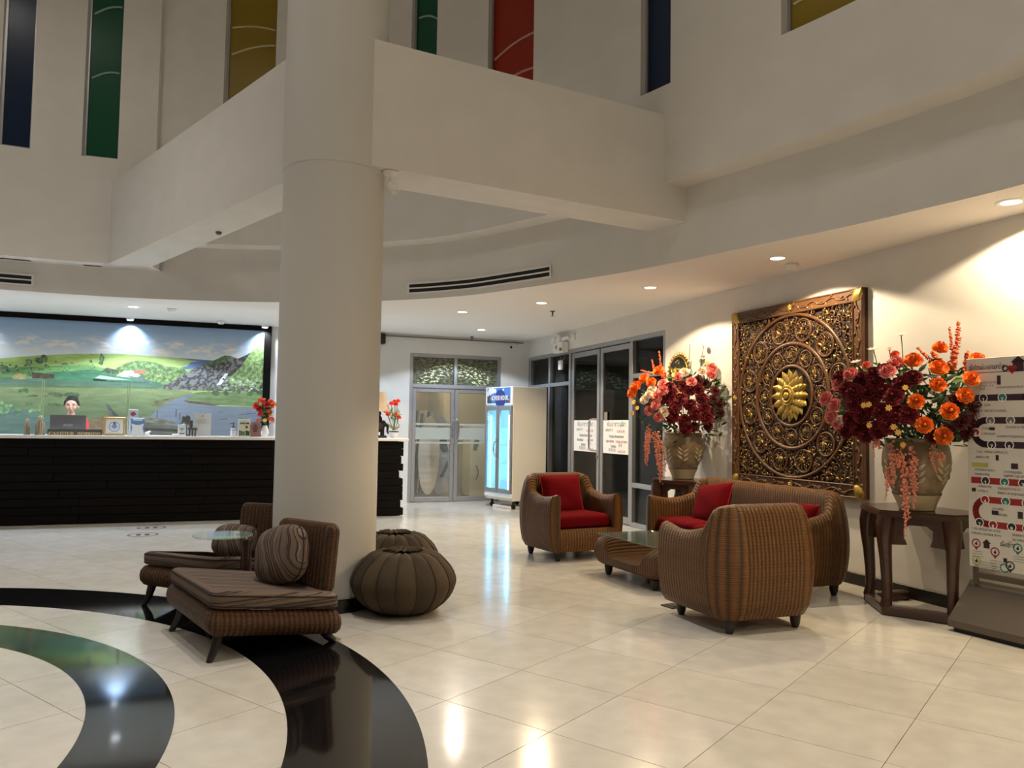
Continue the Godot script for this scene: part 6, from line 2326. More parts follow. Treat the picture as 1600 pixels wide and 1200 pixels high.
	# carved figures at the left
	for q in [[-4.74, 0.2, "tall slim carved wooden figure at the desk's left end"], [-4.6, 0.24, "broader carved wooden figure beside the laptop"]]:
		o = desk("carved_figure", q[2], "figurine", q[0], -0.1, 0, "carved figures")
		g = MB.new()
		var wd: float = 0.036 if q[0] < -4.7 else 0.06
		g.lathe([[0.0, 0.0], [wd, 0.0], [wd, 0.02], [wd * 0.8, 0.03], [wd * 0.95, q[1] * 0.45], [wd * 0.7, q[1] * 0.68], [wd * 0.35, q[1] * 0.76]], 14)
		part(o, "body", g, mat(col(130, 100, 76), 0.7))
		g = MB.new()
		g.ball(Vector3(0, q[1] * 0.88, 0.004), Vector3(wd * 0.55, q[1] * 0.13, wd * 0.6), 12, 8)
		g.ball(Vector3(0, q[1] * 0.83, wd * 0.5), Vector3(wd * 0.25, wd * 0.22, wd * 0.3), 8, 6)
		part(o, "head", g, mat(col(176, 150, 126), 0.7))
	# right end: lamp on a carved elephant, and orange flowers
	o = desk("table_lamp", "table lamp with beige bell shade on a dark carved figure base", "lamp", -0.33, -0.28)
	g = MB.new()
	g.lathe([[0.0, 0.0], [0.12, 0.0], [0.12, 0.025], [0.1, 0.035], [0.0, 0.035]], 24)
	part(o, "base", g, M.carved_dark)
	g = MB.new()
	for q in [[0, 0.16, 0, 0.09, 0.08, 0.07], [0.06, 0.2, 0.01, 0.05, 0.055, 0.05], [0.0, 0.27, 0, 0.05, 0.055, 0.045], [0.0, 0.35, 0, 0.035, 0.04, 0.035]]:
		g.ball(Vector3(q[0], q[1], q[2]), Vector3(q[3], q[4], q[5]), 14, 10)
	for x in [-0.055, 0.055]:
		for z in [-0.03, 0.03]:
			g.tube([Vector3(x, 0.03, z), Vector3(x, 0.14, z)], 0.024, 8)
	g.tube([Vector3(0.1, 0.2, 0.01), Vector3(0.13, 0.16, 0.02), Vector3(0.125, 0.09, 0.02), Vector3(0.14, 0.06, 0.03)], [0.026, 0.02, 0.014, 0.01], 8)
	part(o, "carved_figure", g, M.carved_dark)
	g = MB.new()
	g.tube([Vector3(0, 0.37, 0), Vector3(0, 0.5, 0)], 0.009, 8)
	part(o, "stem", g, M.gold)
	g = MB.new()
	g.lathe([[0.175, 0.38], [0.14, 0.45], [0.115, 0.53], [0.098, 0.62], [0.09, 0.665], [0.087, 0.665], [0.095, 0.62], [0.112, 0.53], [0.137, 0.45], [0.172, 0.38]], 28)
	var sh := mat(col(196, 172, 140), 0.85)
	part(o, "lamp_shade", g, sh)
	o = desk("flower_pot", "small white pot of orange flowers at the countertop's right end", "flower pot", -0.13, -0.16)
	g = MB.new()
	g.lathe([[0.0, 0.0], [0.045, 0.0], [0.065, 0.06], [0.07, 0.11], [0.066, 0.112], [0.058, 0.06], [0.0, 0.05]], 20)
	part(o, "pot", g, M.white)
	g = MB.new()
	g.turned([[0.0705, 0.085], [0.0715, 0.085], [0.0715, 0.1], [0.0705, 0.1]], 20)
	part(o, "band", g, M.black)
	for q in [[-0.05, 0.5], [0.05, 0.54], [0.02, 0.49], [-0.12, 0.38], [0.07, 0.3], [0.02, 0.34], [-0.09, 0.34], [0.0, 0.53]]:
		g = MB.new()
		g.tube([Vector3(0, 0.08, 0), Vector3(q[0] * 0.5, q[1] * 0.6, 0.01), Vector3(q[0], q[1], 0.0)], 0.004, 5)
		part(o, "stem", g, M.leaf_light)
		part(o, "blossom", M.rose_meshes[int(absf(q[0]) * 100) % 4], M.orchid, facing_to(Vector3(q[0], q[1] - 0.01, 0.0), Vector3(q[0], 1, 0.8), 0.62))
	g = MB.new()
	rng.seed = 4
	for k in 40:
		g.xf = Transform3D(Basis.from_euler(Vector3(rf(-1, 1), rf(0, 6), rf(0.2, 1.4))), Vector3(rf(-0.06, 0.06), rf(0.1, 0.38), rf(-0.05, 0.05)))
		leaf_blade(g, Transform3D(), 0.08, 0.024, 0.004)
	stuff(part(o, "foliage", g, mat(col(150, 140, 84), 0.7)))

# ---------------------------------------------------------------- the receptionist
class Field:
	var bones := []      # a, b, ra, rb
	var k := 0.03

	func dist(p: Vector3) -> float:
		var d := 1e9
		for b in bones:
			var ab: Vector3 = b[1] - b[0]
			var t := clampf((p - b[0]).dot(ab) / maxf(ab.length_squared(), 1e-9), 0.0, 1.0)
			var q: float = ((p - b[0] - ab * t) / b[4]).length() * minf(b[4].x, minf(b[4].y, b[4].z)) - lerpf(b[2], b[3], t) * minf(b[4].x, minf(b[4].y, b[4].z))
			if d > 1e8:
				d = q
			else:
				var h := clampf(0.5 + 0.5 * (d - q) / k, 0.0, 1.0)
				d = lerpf(d, q, h) - k * h * (1.0 - h)
		return d

	func bone(a: Vector3, b: Vector3, ra: float, rb: float, s := Vector3.ONE) -> void:
		bones.append([a, b, ra, rb, s])

	# surface nets
	func into(g: MB, lo: Vector3, hi: Vector3, c: float) -> void:
		var n := Vector3i(((hi - lo) / c).ceil()) + Vector3i.ONE
		var f := PackedFloat32Array()
		f.resize(n.x * n.y * n.z)
		var i := 0
		for z in n.z:
			for y in n.y:
				for x in n.x:
					f[i] = dist(lo + Vector3(x, y, z) * c)
					i += 1
		var id := {}
		var sx := 1
		var sy := n.x
		var sz := n.x * n.y
		var first := g.v.size()
		for z in n.z - 1:
			for y in n.y - 1:
				for x in n.x - 1:
					var o := x + y * sy + z * sz
					var s := Vector3.ZERO
					var m := 0
					for e in [[0, sx], [0, sy], [0, sz], [sx, sx + sy], [sx, sx + sz], [sy, sy + sx], [sy, sy + sz], [sz, sz + sx], [sz, sz + sy], [sx + sy, sx + sy + sz], [sx + sz, sx + sy + sz], [sy + sz, sx + sy + sz]]:
						var fa := f[o + e[0]]
						var fb := f[o + e[1]]
						if (fa < 0) != (fb < 0):
							s += cell(e[0], sy, sz).lerp(cell(e[1], sy, sz), fa / (fa - fb))
							m += 1
					if m:
						var p := lo + (Vector3(x, y, z) + s / m) * c
						var e := c * 0.4
						var nr := Vector3(dist(p + Vector3(e, 0, 0)) - dist(p - Vector3(e, 0, 0)), dist(p + Vector3(0, e, 0)) - dist(p - Vector3(0, e, 0)), dist(p + Vector3(0, 0, e)) - dist(p - Vector3(0, 0, e)))
						id[o] = g.put(p, nr, Vector2(p.x, p.y))
		for z in range(1, n.z - 1):
			for y in range(1, n.y - 1):
				for x in range(1, n.x - 1):
					var o := x + y * sy + z * sz
					for e in [[sx, sy, sz], [sy, sz, sx], [sz, sx, sy]]:
						if (f[o] < 0) != (f[o + e[0]] < 0):
							var q := [o, o - e[1], o - e[1] - e[2], o - e[2]]
							if q.all(func(w): return id.has(w)):
								g.face3(id[q[0]], id[q[1]], id[q[2]])
								g.face3(id[q[0]], id[q[2]], id[q[3]])

	func cell(o: int, sy: int, sz: int) -> Vector3:
		return Vector3((o % sy) % 2 if o < sy else (o % sy), (o % sz) / sy, o / sz)

func receptionist() -> void:
	var o := thing("person", "woman with dark tied-back hair and a red top standing behind the laptop", "person", DK * turn(-4.43, 0, -1.14, 2))
	var skin := mat(col(214, 168, 142), 0.55)
	skin.subsurf_scatter_enabled = true
	skin.subsurf_scatter_strength = 0.1
	var hair := mat(col(10, 8, 8), 0.6, 0.0, 0.3)
	# +z is forward; feet on the floor, both hands down at the low work shelf
	var F := Field.new()
	F.k = 0.035
	var S := {}
	for s in [-1.0, 1.0]:
		F.bone(Vector3(0.08 * s, 0.84, 0), Vector3(0.085 * s, 0.45, 0.01), 0.085, 0.055)
		F.bone(Vector3(0.085 * s, 0.45, 0.01), Vector3(0.085 * s, 0.08, -0.01), 0.052, 0.036)
		F.bone(Vector3(0.085 * s, 0.045, -0.02), Vector3(0.095 * s, 0.035, 0.14), 0.04, 0.03)
		F.bone(Vector3(0.155 * s, 1.285, -0.01), Vector3(0.205 * s, 1.03, 0.03), 0.047, 0.037)
		F.bone(Vector3(0.205 * s, 1.03, 0.03), Vector3(0.15 * s, 0.96, 0.235), 0.036, 0.025)
	F.bone(Vector3(0, 0.86, 0), Vector3(0, 0.98, 0), 0.125, 0.105, Vector3(1.15, 1, 0.85))
	F.bone(Vector3(0, 1.0, 0), Vector3(0, 1.22, 0.005), 0.108, 0.122, Vector3(1.12, 1, 0.82))
	F.bone(Vector3(-0.11, 1.285, -0.01), Vector3(0.11, 1.285, -0.01), 0.055, 0.055)
	F.bone(Vector3(0, 1.28, -0.015), Vector3(0, 1.40, 0.0), 0.052, 0.047)
	var g := MB.new()
	F.into(g, Vector3(-0.29, -0.02, -0.17), Vector3(0.29, 1.42, 0.31), 0.018)
	var H := Field.new()
	H.k = 0.018
	H.bone(Vector3(0, 1.515, -0.015), Vector3(0, 1.525, -0.02), 0.086, 0.084, Vector3(0.9, 1.05, 1.05))
	H.bone(Vector3(0, 1.45, 0.022), Vector3(0, 1.425, 0.04), 0.058, 0.036, Vector3(1.05, 1, 0.9))
	H.bone(Vector3(0, 1.50, 0.078), Vector3(0, 1.468, 0.09), 0.008, 0.014)
	H.bone(Vector3(-0.012, 1.438, 0.076), Vector3(0.012, 1.438, 0.076), 0.0075, 0.0075)
	for s in [-1.0, 1.0]:
		H.bone(Vector3(0.082 * s, 1.50, -0.015), Vector3(0.085 * s, 1.465, -0.01), 0.014, 0.009)
		H.bone(Vector3(0.02 * s, 1.522, 0.068), Vector3(0.042 * s, 1.52, 0.06), 0.008, 0.007)
		H.bone(Vector3(0.04 * s, 1.462, 0.05), Vector3(0.04 * s, 1.47, 0.05), 0.022, 0.02)
	H.into(g, Vector3(-0.12, 1.36, -0.13), Vector3(0.12, 1.63, 0.12), 0.0065)
	# hands: palm, four fingers and a thumb each
	for s in [-1.0, 1.0]:
		var N := Field.new()
		N.k = 0.008
		var w := Vector3(0.15 * s, 0.96, 0.235)
		var f := Vector3(-0.25 * s, -0.12, 0.96).normalized()
		var r := Vector3(0.97 * s, 0, 0.25).normalized()
		N.bone(w, w + f * 0.03, 0.024, 0.022)
		for i in 4:
			var b := w + f * 0.075 + r * (0.027 - 0.018 * i)
			var L: float = [0.05, 0.064, 0.07, 0.062][i]
			N.bone(w + f * 0.02 + r * (0.016 - 0.011 * i), b, 0.016, 0.011)
			N.bone(b, b + f * L * 0.5 + Vector3(0, -0.01, 0), 0.009, 0.0085)
			N.bone(b + f * L * 0.5 + Vector3(0, -0.01, 0), b + f * L * 0.85 + Vector3(0, -0.032, 0), 0.0085, 0.0075)
		N.bone(w + f * 0.02 - r * 0.018, w + f * 0.05 - r * 0.05 + Vector3(0, -0.008, 0), 0.013, 0.0105)
		N.bone(w + f * 0.05 - r * 0.05 + Vector3(0, -0.008, 0), w + f * 0.085 - r * 0.052 + Vector3(0, -0.016, 0), 0.01, 0.008)
		N.into(g, w - Vector3(0.085, 0.075, 0.03), w + Vector3(0.085, 0.04, 0.175), 0.0055)
	part(o, "body", g, skin)
	# clothes over the body
	var T := Field.new()
	T.k = 0.035
	T.bone(Vector3(0, 0.9, 0), Vector3(0, 0.98, 0), 0.133, 0.118, Vector3(1.15, 1, 0.86))
	T.bone(Vector3(0, 1.0, 0), Vector3(0, 1.2, 0.005), 0.118, 0.134, Vector3(1.12, 1, 0.84))
	T.bone(Vector3(-0.115, 1.275, -0.01), Vector3(0.115, 1.275, -0.01), 0.064, 0.064)
	for s in [-1.0, 1.0]:
		T.bone(Vector3(0.158 * s, 1.28, -0.01), Vector3(0.19 * s, 1.11, 0.02), 0.058, 0.054)
	g = MB.new()
	T.into(g, Vector3(-0.29, 0.74, -0.17), Vector3(0.29, 1.37, 0.17), 0.018)
	var red := mat(col(206, 52, 62), 0.8)
	part(o, "blouse", g, red)
	var K := Field.new()
	K.k = 0.03
	for s in [-1.0, 1.0]:
		K.bone(Vector3(0.08 * s, 0.84, 0), Vector3(0.085 * s, 0.45, 0.01), 0.098, 0.07)
		K.bone(Vector3(0.085 * s, 0.45, 0.01), Vector3(0.085 * s, 0.1, -0.005), 0.068, 0.058)
	K.bone(Vector3(0, 0.86, 0), Vector3(0, 0.93, 0), 0.132, 0.122, Vector3(1.15, 1, 0.88))
	g = MB.new()
	K.into(g, Vector3(-0.24, 0.03, -0.17), Vector3(0.24, 1.07, 0.17), 0.02)
	part(o, "trousers", g, M.ink)
	var A := Field.new()
	A.k = 0.02
	A.bone(Vector3(0, 1.535, -0.035), Vector3(0, 1.55, -0.03), 0.09, 0.088, Vector3(0.96, 1.02, 1.0))
	A.bone(Vector3(0, 1.5, -0.13), Vector3(0, 1.49, -0.135), 0.035, 0.033)
	for s in [-1.0, 1.0]:
		A.bone(Vector3(0.074 * s, 1.55, 0.012), Vector3(0.085 * s, 1.485, -0.03), 0.02, 0.016)
	g = MB.new()
	A.into(g, Vector3(-0.13, 1.40, -0.20), Vector3(0.13, 1.67, 0.09), 0.009)
	part(o, "hair", g, hair)
	g = MB.new()
	for s in [-1.0, 1.0]:
		g.ball(Vector3(0.032 * s, 1.505, 0.068), Vector3(0.011, 0.0055, 0.006), 10, 6)
		g.tube([Vector3(0.016 * s, 1.523, 0.077), Vector3(0.034 * s, 1.527, 0.073), Vector3(0.05 * s, 1.52, 0.06)], 0.003, 5)
	part(o, "eyes", g, M.black)
	g = MB.new()
	g.ball(Vector3(0, 1.437, 0.0795), Vector3(0.02, 0.0065, 0.006), 12, 6)
	part(o, "lips", g, mat(col(166, 82, 80), 0.5))

# ---------------------------------------------------------------- mesh builder
class MB:
	var v := PackedVector3Array()
	var n := PackedVector3Array()
	var t := PackedVector2Array()
	var ix := PackedInt32Array()
	var xf := Transform3D()

	func put(p: Vector3, q: Vector3, uv: Vector2) -> int:
		v.append(xf * p)
		n.append((xf.basis * q).normalized())
		t.append(uv)
		return v.size() - 1

	func face3(a: int, b: int, c: int) -> void:
		var g := (v[b] - v[a]).cross(v[c] - v[a])
		if g.dot(n[a] + n[b] + n[c]) > 0.0:
			ix.append_array([a, c, b])
		else:
			ix.append_array([a, b, c])

	func quad(a: Vector3, b: Vector3, c: Vector3, d: Vector3, out := Vector3.ZERO) -> void:
		var q := (c - a).cross(b - d).normalized()
		if out != Vector3.ZERO and q.dot(out) < 0:
			q = -q
		var e1 := (b - a)
		var ul := e1.length()
		var vl := (d - a).length()
		var i := put(a, q, Vector2(0, vl))
		put(b, q, Vector2(ul, vl)); put(c, q, Vector2(ul, 0)); put(d, q, Vector2(0, 0))
		face3(i, i + 1, i + 2); face3(i, i + 2, i + 3)

	func tri(a: Vector3, b: Vector3, c: Vector3, out: Vector3) -> void:
		var q := (b - a).cross(c - a).normalized()
		if q.dot(out) < 0:
			q = -q
		var i := put(a, q, Vector2(a.x, a.y)); put(b, q, Vector2(b.x, b.y)); put(c, q, Vector2(c.x, c.y))
		face3(i, i + 1, i + 2)

	# smooth sheet through rows of points; uvs in metres along it; ori: +1/-1 forces the side, 0 points away from the middle
	func grid(rows: Array, close_u := false, close_v := false, ori := 0, us := 1.0, vs := 1.0) -> void:
		var R := rows.size()
		var K: int = rows[0].size()
		var pu := []
		for r in R:
			var acc := PackedFloat32Array([0.0])
			for k in range(1, K + (1 if close_u else 0)):
				acc.append(acc[k - 1] + (rows[r][k % K] as Vector3).distance_to(rows[r][k - 1]))
			pu.append(acc)
		var mid := R / 2
		var nk := K + 1 if close_u else K
		var nr := R + 1 if close_v else R
		var pv := []
		for k in K:
			var acc := PackedFloat32Array([0.0])
			for r in range(1, nr):
				acc.append(acc[r - 1] + (rows[r % R][k] as Vector3).distance_to(rows[r - 1][k]))
			pv.append(acc)
		var cen := Vector3.ZERO
		for r in R:
			for k in K:
				cen += rows[r][k]
		cen /= R * K
		var nm := []
		var vote := 0.0
		for r in R:
			var line := PackedVector3Array()
			for k in K:
				var k0 := (k + K - 1) % K if close_u else maxi(k - 1, 0)
				var k1 := (k + 1) % K if close_u else mini(k + 1, K - 1)
				var r0 := (r + R - 1) % R if close_v else maxi(r - 1, 0)
				var r1 := (r + 1) % R if close_v else mini(r + 1, R - 1)
				var du: Vector3 = rows[r][k1] - rows[r][k0]
				var dv: Vector3 = rows[r1][k] - rows[r0][k]
				if du.length() < 1e-7:
					var ra := r0 if r0 != r else r1
					du = rows[ra][k1] - rows[ra][k0]
				if dv.length() < 1e-7:
					dv = rows[r1][k0] - rows[r0][k0]
				var c := du.cross(dv)
				var q := c.normalized()
				vote += (rows[r][k] - cen).dot(c)
				line.append(q)
			nm.append(line)
		var sg := 1.0 if vote >= 0 else -1.0
		if ori != 0:
			sg = ori
		var b := v.size()
		for r in nr:
			for k in nk:
				put(rows[r % R][k % K], nm[r % R][k % K] * sg, Vector2(pu[mid][k] * us, pv[k % K][r] * vs))
		for r in nr - 1:
			for k in nk - 1:
				var a := b + r * nk + k
				face3(a, a + 1, a + nk + 1)
				face3(a, a + nk + 1, a + nk)

	func box(c: Vector3, s: Vector3, bv := 0.0) -> void:
		var h := s * 0.5
		bv = minf(bv, minf(h.x, minf(h.y, h.z)) * 0.9)
		for ax in 3:
			for sg in [-1.0, 1.0]:
				var u := (ax + 1) % 3
				var w := (ax + 2) % 3
				var f := func(x: float, y: float, inner: bool) -> Vector3:
					var p := Vector3()
					p[ax] = sg * h[ax]
					p[u] = x * (h[u] - bv)
					p[w] = y * (h[w] - bv)
					return c + p
				var out := Vector3(); out[ax] = sg
				quad(f.call(-1.0, -1.0, true), f.call(1.0, -1.0, true), f.call(1.0, 1.0, true), f.call(-1.0, 1.0, true), out)
		if bv <= 0.0:
			return
		for ax in 3:
			var u := (ax + 1) % 3
			var w := (ax + 2) % 3
			for a in [-1.0, 1.0]:
				for e in [-1.0, 1.0]:
					var p := [Vector3(), Vector3(), Vector3(), Vector3()]
					for i in 4:
						var q := Vector3()
						q[ax] = (h[ax] - bv) * (-1.0 if i == 0 or i == 3 else 1.0)
						q[u] = a * (h[u] - (bv if i >= 2 else 0.0))
						q[w] = e * (h[w] - (0.0 if i >= 2 else bv))
						p[i] = c + q
					var out := Vector3(); out[u] = a; out[w] = e
					quad(p[0], p[1], p[2], p[3], out)
		for a in [-1.0, 1.0]:
			for b in [-1.0, 1.0]:
				for e in [-1.0, 1.0]:
					var o := Vector3(a, b, e)
					tri(c + o * Vector3(h.x, h.y - bv, h.z - bv), c + o * Vector3(h.x - bv, h.y, h.z - bv), c + o * Vector3(h.x - bv, h.y - bv, h.z), o)

	# profile of (radius, height), turned about y
	func lathe(pr: Array, segs := 24, at := Vector3.ZERO) -> void:
		var rows := []
		for p in pr:
			var line := PackedVector3Array()
			for k in segs:
				var a := TAU * k / segs
				line.append(at + Vector3(cos(a) * p[0], p[1], sin(a) * p[0]))
			rows.append(line)
		grid(rows, true)

	# a lathe with sharp edges between its pieces
	func turned(pr: Array, segs := 24, at := Vector3.ZERO) -> void:
		for i in pr.size() - 1:
			var rows := []
			for p in [pr[i], pr[i + 1]]:
				var line := PackedVector3Array()
				for k in segs:
					var a := TAU * k / segs
					line.append(at + Vector3(cos(a) * p[0], p[1], sin(a) * p[0]))
				rows.append(line)
			var dr: float = pr[i + 1][0] - pr[i][0]
			var dy: float = pr[i + 1][1] - pr[i][1]
			var q := v.size()
			grid(rows, true, false, 1)
			var want := Vector2(dy, -dr).normalized()
			for j in range(q, v.size()):
				var p0: Vector3 = xf.affine_inverse() * v[j] - at
				var rad := Vector2(p0.x, p0.z).normalized()
				n[j] = (xf.basis * Vector3(rad.x * want.x, want.y, rad.y * want.x)).normalized()
			for j in range(ix.size() - (segs * 6), ix.size(), 3):
				var a := ix[j]; var b := ix[j + 1]; var c := ix[j + 2]
				if (v[b] - v[a]).cross(v[c] - v[a]).dot(n[a] + n[b] + n[c]) > 0.0:
					ix[j + 1] = c; ix[j + 2] = b

	func tube(pts: Array, rad, segs := 6, caps := true) -> void:
		var N := pts.size()
		var rows := []
		var up := Vector3.UP
		var d0: Vector3 = (pts[1] - pts[0]).normalized()
		if absf(d0.dot(up)) > 0.9:
			up = Vector3.RIGHT
		var side := d0.cross(up).normalized()
		for i in N:
			var d: Vector3 = (pts[mini(i + 1, N - 1)] - pts[maxi(i - 1, 0)]).normalized()
			side = (side - d * side.dot(d)).normalized()
			var oth := d.cross(side)
			var r: float = rad[i] if rad is Array else rad
			var line := PackedVector3Array()
			for k in segs:
				var a := TAU * k / segs
				line.append(pts[i] + (side * cos(a) + oth * sin(a)) * r)
			rows.append(line)
		# the side away from the axis
		var q := v.size()
		var qi := ix.size()
		grid(rows, true, false, 1)
		var first: Vector3 = xf * rows[0][0]
		var ax0: Vector3 = xf * (pts[0] as Vector3)
		if n[q].dot(first - ax0) < 0:
			for j in range(q, v.size()):
				n[j] = -n[j]
			for j in range(qi, ix.size(), 3):
				var b := ix[j + 1]
				ix[j + 1] = ix[j + 2]; ix[j + 2] = b
		if caps:
			for e in [0, N - 1]:
				var out: Vector3 = (pts[0] - pts[1]) if e == 0 else (pts[N - 1] - pts[N - 2])
				var o := out.normalized()
				var c := put(pts[e], o, Vector2())
				var ring := []
				for k in segs:
					ring.append(put(rows[e][k], o, Vector2()))
				for k in segs:
					face3(c, ring[k], ring[(k + 1) % segs])

	# flat outline in x,y pushed from z0 to z1
	func prism(poly: PackedVector2Array, z0: float, z1: float) -> void:
		var id := Geometry2D.triangulate_polygon(poly)
		for z in [z0, z1]:
			var o := Vector3(0, 0, signf(z - (z0 + z1) * 0.5))
			var b := v.size()
			for p in poly:
				put(Vector3(p.x, p.y, z), o, p)
			for i in range(0, id.size(), 3):
				face3(b + id[i], b + id[i + 1], b + id[i + 2])
		var cw := Geometry2D.is_polygon_clockwise(poly)
		for i in poly.size():
			var a := poly[i]
			var b2 := poly[(i + 1) % poly.size()]
			var e := b2 - a
			var o2 := Vector3(e.y, -e.x, 0) * (-1.0 if cw else 1.0)
			quad(Vector3(a.x, a.y, z0), Vector3(b2.x, b2.y, z0), Vector3(b2.x, b2.y, z1), Vector3(a.x, a.y, z1), o2)

	# outline in plan (x,z) pushed from y0 to y1
	func slab(poly: PackedVector2Array, y0: float, y1: float) -> void:
		var keep := xf
		xf = xf * Transform3D(Basis(Vector3(1, 0, 0), Vector3(0, 0, 1), Vector3(0, -1, 0)), Vector3.ZERO)
		prism(poly, -y1, -y0)
		xf = keep

	func ball(c: Vector3, r: Vector3, segs := 12, rings := 8) -> void:
		var rows := []
		for i in rings + 1:
			var a := PI * i / rings - PI / 2
			var line := PackedVector3Array()
			for k in segs:
				var b := TAU * k / segs
				line.append(c + Vector3(cos(a) * cos(b), sin(a), cos(a) * sin(b)) * r)
			rows.append(line)
		grid(rows, true)

	# a flat ribbon along a 2D line, at height z
	func ribbon(pts: Array, w: float, z: float) -> void:
		for i in pts.size() - 1:
			var a: Vector2 = pts[i]
			var b: Vector2 = pts[i + 1]
			var d := (b - a).normalized() * w * 0.5
			var s := Vector2(-d.y, d.x)
			a -= d * 0.6; b += d * 0.6
			quad(Vector3(a.x + s.x, a.y + s.y, z), Vector3(b.x + s.x, b.y + s.y, z), Vector3(b.x - s.x, b.y - s.y, z), Vector3(a.x - s.x, a.y - s.y, z), Vector3(0, 0, 1))

	func disc(c: Vector2, r0: float, r1: float, z: float, segs := 24) -> void:
		for k in segs:
			var a := Vector2.from_angle(TAU * k / segs)
			var b := Vector2.from_angle(TAU * (k + 1) / segs)
			var P := func(d: Vector2, r: float) -> Vector3: return Vector3(c.x + d.x * r, c.y + d.y * r, z)
			if r0 <= 0.0:
				tri(P.call(a, r1), P.call(b, r1), Vector3(c.x, c.y, z), Vector3(0, 0, 1))
			else:
				quad(P.call(a, r1), P.call(b, r1), P.call(b, r0), P.call(a, r0), Vector3(0, 0, 1))

	func rect(x0: float, y0: float, x1: float, y1: float, z: float) -> void:
		quad(Vector3(x0, y0, z), Vector3(x1, y0, z), Vector3(x1, y1, z), Vector3(x0, y1, z), Vector3(0, 0, 1))

	func take(m: Mesh, x: Transform3D) -> void:
		for s in m.get_surface_count():
			var a := m.surface_get_arrays(s)
			var b := v.size()
			var pv: PackedVector3Array = a[Mesh.ARRAY_VERTEX]
			var pn: PackedVector3Array = a[Mesh.ARRAY_NORMAL]
			for i in pv.size():
				put(x * pv[i], x.basis * pn[i], Vector2())
			var id: PackedInt32Array = a[Mesh.ARRAY_INDEX] if a[Mesh.ARRAY_INDEX] != null else PackedInt32Array(range(pv.size()))
			for i in range(0, id.size() - 2, 3):
				face3(b + id[i], b + id[i + 1], b + id[i + 2])

	func mesh() -> ArrayMesh:
		var m := ArrayMesh.new()
		var a := []
		a.resize(Mesh.ARRAY_MAX)
		a[Mesh.ARRAY_VERTEX] = v
		a[Mesh.ARRAY_NORMAL] = n
		a[Mesh.ARRAY_TEX_UV] = t
		a[Mesh.ARRAY_INDEX] = ix
		m.add_surface_from_arrays(Mesh.PRIMITIVE_TRIANGLES, a)
		return m


# ---------------------------------------------------------------- nodes
var M := {}
var rng := RandomNumberGenerator.new()
var used := {}

func rf(a: float, b: float) -> float:
	return rng.randf_range(a, b)

func numbered(called: String) -> String:
	if not used.has(called):
		used[called] = 0
		return called
	used[called] += 1
	return "%s_%03d" % [called, used[called]]

func thing(called: String, label: String, category: String, x := Transform3D(), group := "") -> Node3D:
	var o := Node3D.new()
	o.name = numbered(called)
	add_child(o, true)
	o.transform = x
	tag(o, label, category, group)
	return o

func tag(o: Node, label: String, category: String, group := "") -> void:
	o.set_meta("label", label)
	o.set_meta("category", category)
	if group:
		o.set_meta("group", group)

func part(parent: Node, called: String, g, m: Material, x := Transform3D(), label := "") -> MeshInstance3D:
	var o := MeshInstance3D.new()
	o.name = called if parent != self else numbered(called)
	o.mesh = g.mesh() if g is MB else g
	o.material_override = m
	o.transform = x
	parent.add_child(o, true)
	if label:
		o.set_meta("label", label)
	return o

func solo(called: String, label: String, category: String, g: MB, m: Material, x := Transform3D(), group := "") -> MeshInstance3D:
	var o := part(self, called, g, m, x)
	tag(o, label, category, group)
	return o

func struct(called: String, g, m: Material, parent: Node = null, x := Transform3D()) -> MeshInstance3D:
	var o := part(parent if parent else self, called, g, m, x)
	if parent == null:
		o.set_meta("kind", "structure")
	return o

func stuff(o: Node) -> void:
	o.set_meta("kind", "stuff")

func copy(o: Node3D, called: String, label: String, x: Transform3D) -> Node3D:
	var c: Node3D = o.duplicate()
	c.name = numbered(called)
	add_child(c, true)
	c.transform = x
	c.set_meta("label", label)
	return c

func at(x: float, y: float, z: float) -> Transform3D:
	return Transform3D(Basis(), Vector3(x, y, z))

func turn(x: float, y: float, z: float, deg: float) -> Transform3D:
	return Transform3D(Basis(Vector3.UP, deg_to_rad(deg)), Vector3(x, y, z))

# local axes with +x along (ax, az) in plan, y up, z out of the wall
func framed(o: Vector3, ax: float, az: float) -> Transform3D:
	var X := Vector3(ax, 0, az).normalized()
	return Transform3D(Basis(X, Vector3.UP, X.cross(Vector3.UP)), o)

func col(r: int, g: int, b: int) -> Color:
	return Color8(r, g, b)

func mat(c: Color, rough := 0.8, metal := 0.0, spec := 0.5) -> StandardMaterial3D:
	var m := StandardMaterial3D.new()
	m.albedo_color = c
	m.roughness = rough
	m.metallic = metal
	m.metallic_specular = spec
	return m

func glow(c: Color, e: float) -> StandardMaterial3D:
	var m := mat(col(240, 240, 235), 0.5)
	m.emission_enabled = true
	m.emission = c
	m.emission_energy_multiplier = e
	return m

func pane(c: Color, a: float, rough := 0.03) -> StandardMaterial3D:
	var m := mat(Color(c.r, c.g, c.b, a), rough)
	m.transparency = BaseMaterial3D.TRANSPARENCY_ALPHA
	return m

func noise_tex(freq: float, c0: Color, c1: Color, oct := 4, seed_ := 1, size := 256, kind := FastNoiseLite.TYPE_SIMPLEX_SMOOTH) -> NoiseTexture2D:
	var f := FastNoiseLite.new()
	f.seed = seed_
	f.noise_type = kind
	f.frequency = freq
	f.fractal_octaves = oct
	var t := NoiseTexture2D.new()
	t.width = size; t.height = size
	t.seamless = true
	t.generate_mipmaps = false
	t.noise = f
	var g := Gradient.new()
	g.set_color(0, c0); g.set_color(1, c1)
	t.color_ramp = g
	return t

func tex_of(w: int, h: int, f: Callable) -> ImageTexture:
	var im := Image.create_empty(w, h, false, Image.FORMAT_RGB8)
	for y in h:
		for x in w:
			im.set_pixel(x, y, f.call(x, y))
	return ImageTexture.create_from_image(im)

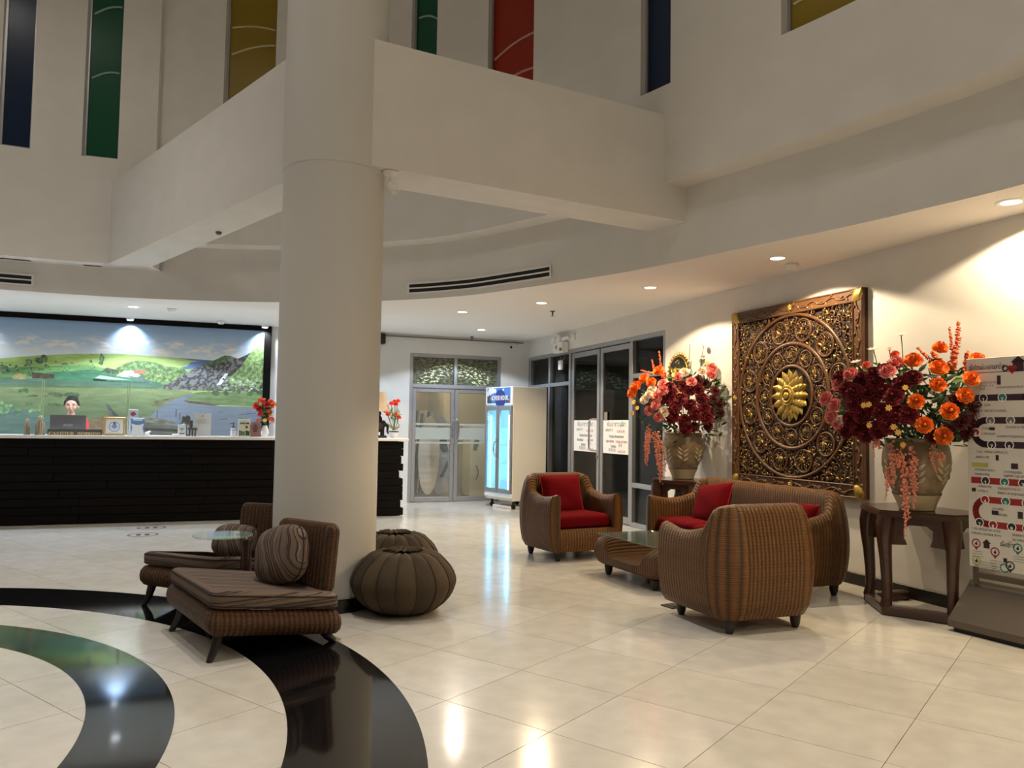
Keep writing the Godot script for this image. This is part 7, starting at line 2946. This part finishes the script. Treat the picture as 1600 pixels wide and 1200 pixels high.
func text(s: String, size: float, bold := true, serif := false, depth := 0.002) -> TextMesh:
	var f := SystemFont.new()
	f.font_names = PackedStringArray(["Droid Serif" if serif else "Droid Sans"])
	f.font_weight = 700 if bold else 400
	var t := TextMesh.new()
	t.text = s
	t.font = f
	t.font_size = 32
	t.pixel_size = size / 32.0 / 0.72
	t.depth = depth
	t.curve_step = 2.0
	return t

func write(g: MB, s: String, x: float, y: float, h: float, z: float, bold := true, serif := false, wide := 0.0) -> void:
	var tm := text(s, h, bold, serif, 0.001)
	var k := 1.0
	if wide > 0.0:
		k = wide / maxf(tm.get_aabb().size.x, 0.001)
	g.take(tm, Transform3D(Basis().scaled(Vector3(k, 1, 1)), Vector3(x, y, z)))

const THAI := {
	"ห": ["1405151410", "123330", "3335454434"], "อ": ["051535444130100103131202"], "ง": ["342535343120 0102"], "า": ["0415253430"], "ร": ["2110202124041545"],
	"ด": ["2111122221100315354440"], "ส": ["2111122221100315354440", "3346"], "ต": ["21111222211003142535444 0"], "เ": ["1510202111"], "ม": ["0515140405", "1411", "0111100001", "104045"],
	"จ": ["2313122223", "203044351504"], "ป": ["0515140405", "15104046"], "น": ["0515140405", "1510", "1131304041", "4145"], "ก": ["0003120415354440"], "บ": ["0515140405", "15104045"], "ย": ["2515142425", "1512230110", "104045"],
}

# handwriting-like Thai letters as thin ribbons; the marks above and below come after their letter
func thai(g: MB, s: String, x: float, y: float, h: float, z: float, w := 0.0, sx := 1.0) -> float:
	var u := h / 5.0
	var lw := w if w > 0.0 else h * 0.12
	for c in s:
		if THAI.has(c):
			for l in THAI[c]:
				var q: String = l.replace(" ", "")
				var pts := []
				for i in range(0, q.length() - 1, 2):
					pts.append(Vector2(x + int(q[i]) * u * 0.8 * sx, y + int(q[i + 1]) * u))
				g.ribbon(pts, lw, z)
			x += 4.6 * sx * u * (0.6 if c == "เ" else 1.0)
		elif c == " ":
			x += 2.5 * sx * u
		else:
			var b := Vector2(x - 2.6 * sx * u, y + 6.1 * u)
			match c:
				"ุ", "ู":
					b.y = y - 1.6 * u
					g.ribbon([b + Vector2(0, 1) * u, b + Vector2(1.2, 1) * u, b + Vector2(1.2, 0) * u], lw, z)
				"่":
					g.ribbon([b + Vector2(1, 1) * u, b + Vector2(1, 2.2) * u], lw, z)
				"้":
					g.ribbon([b + Vector2(0, 1.6) * u, b + Vector2(.7, 1.2) * u, b + Vector2(1, .8) * u, b + Vector2(2, 1.9) * u], lw, z)
				_:
					g.ribbon([b, b + Vector2(1, .8) * u, b + Vector2(2, 0) * u, b], lw, z)
	return x
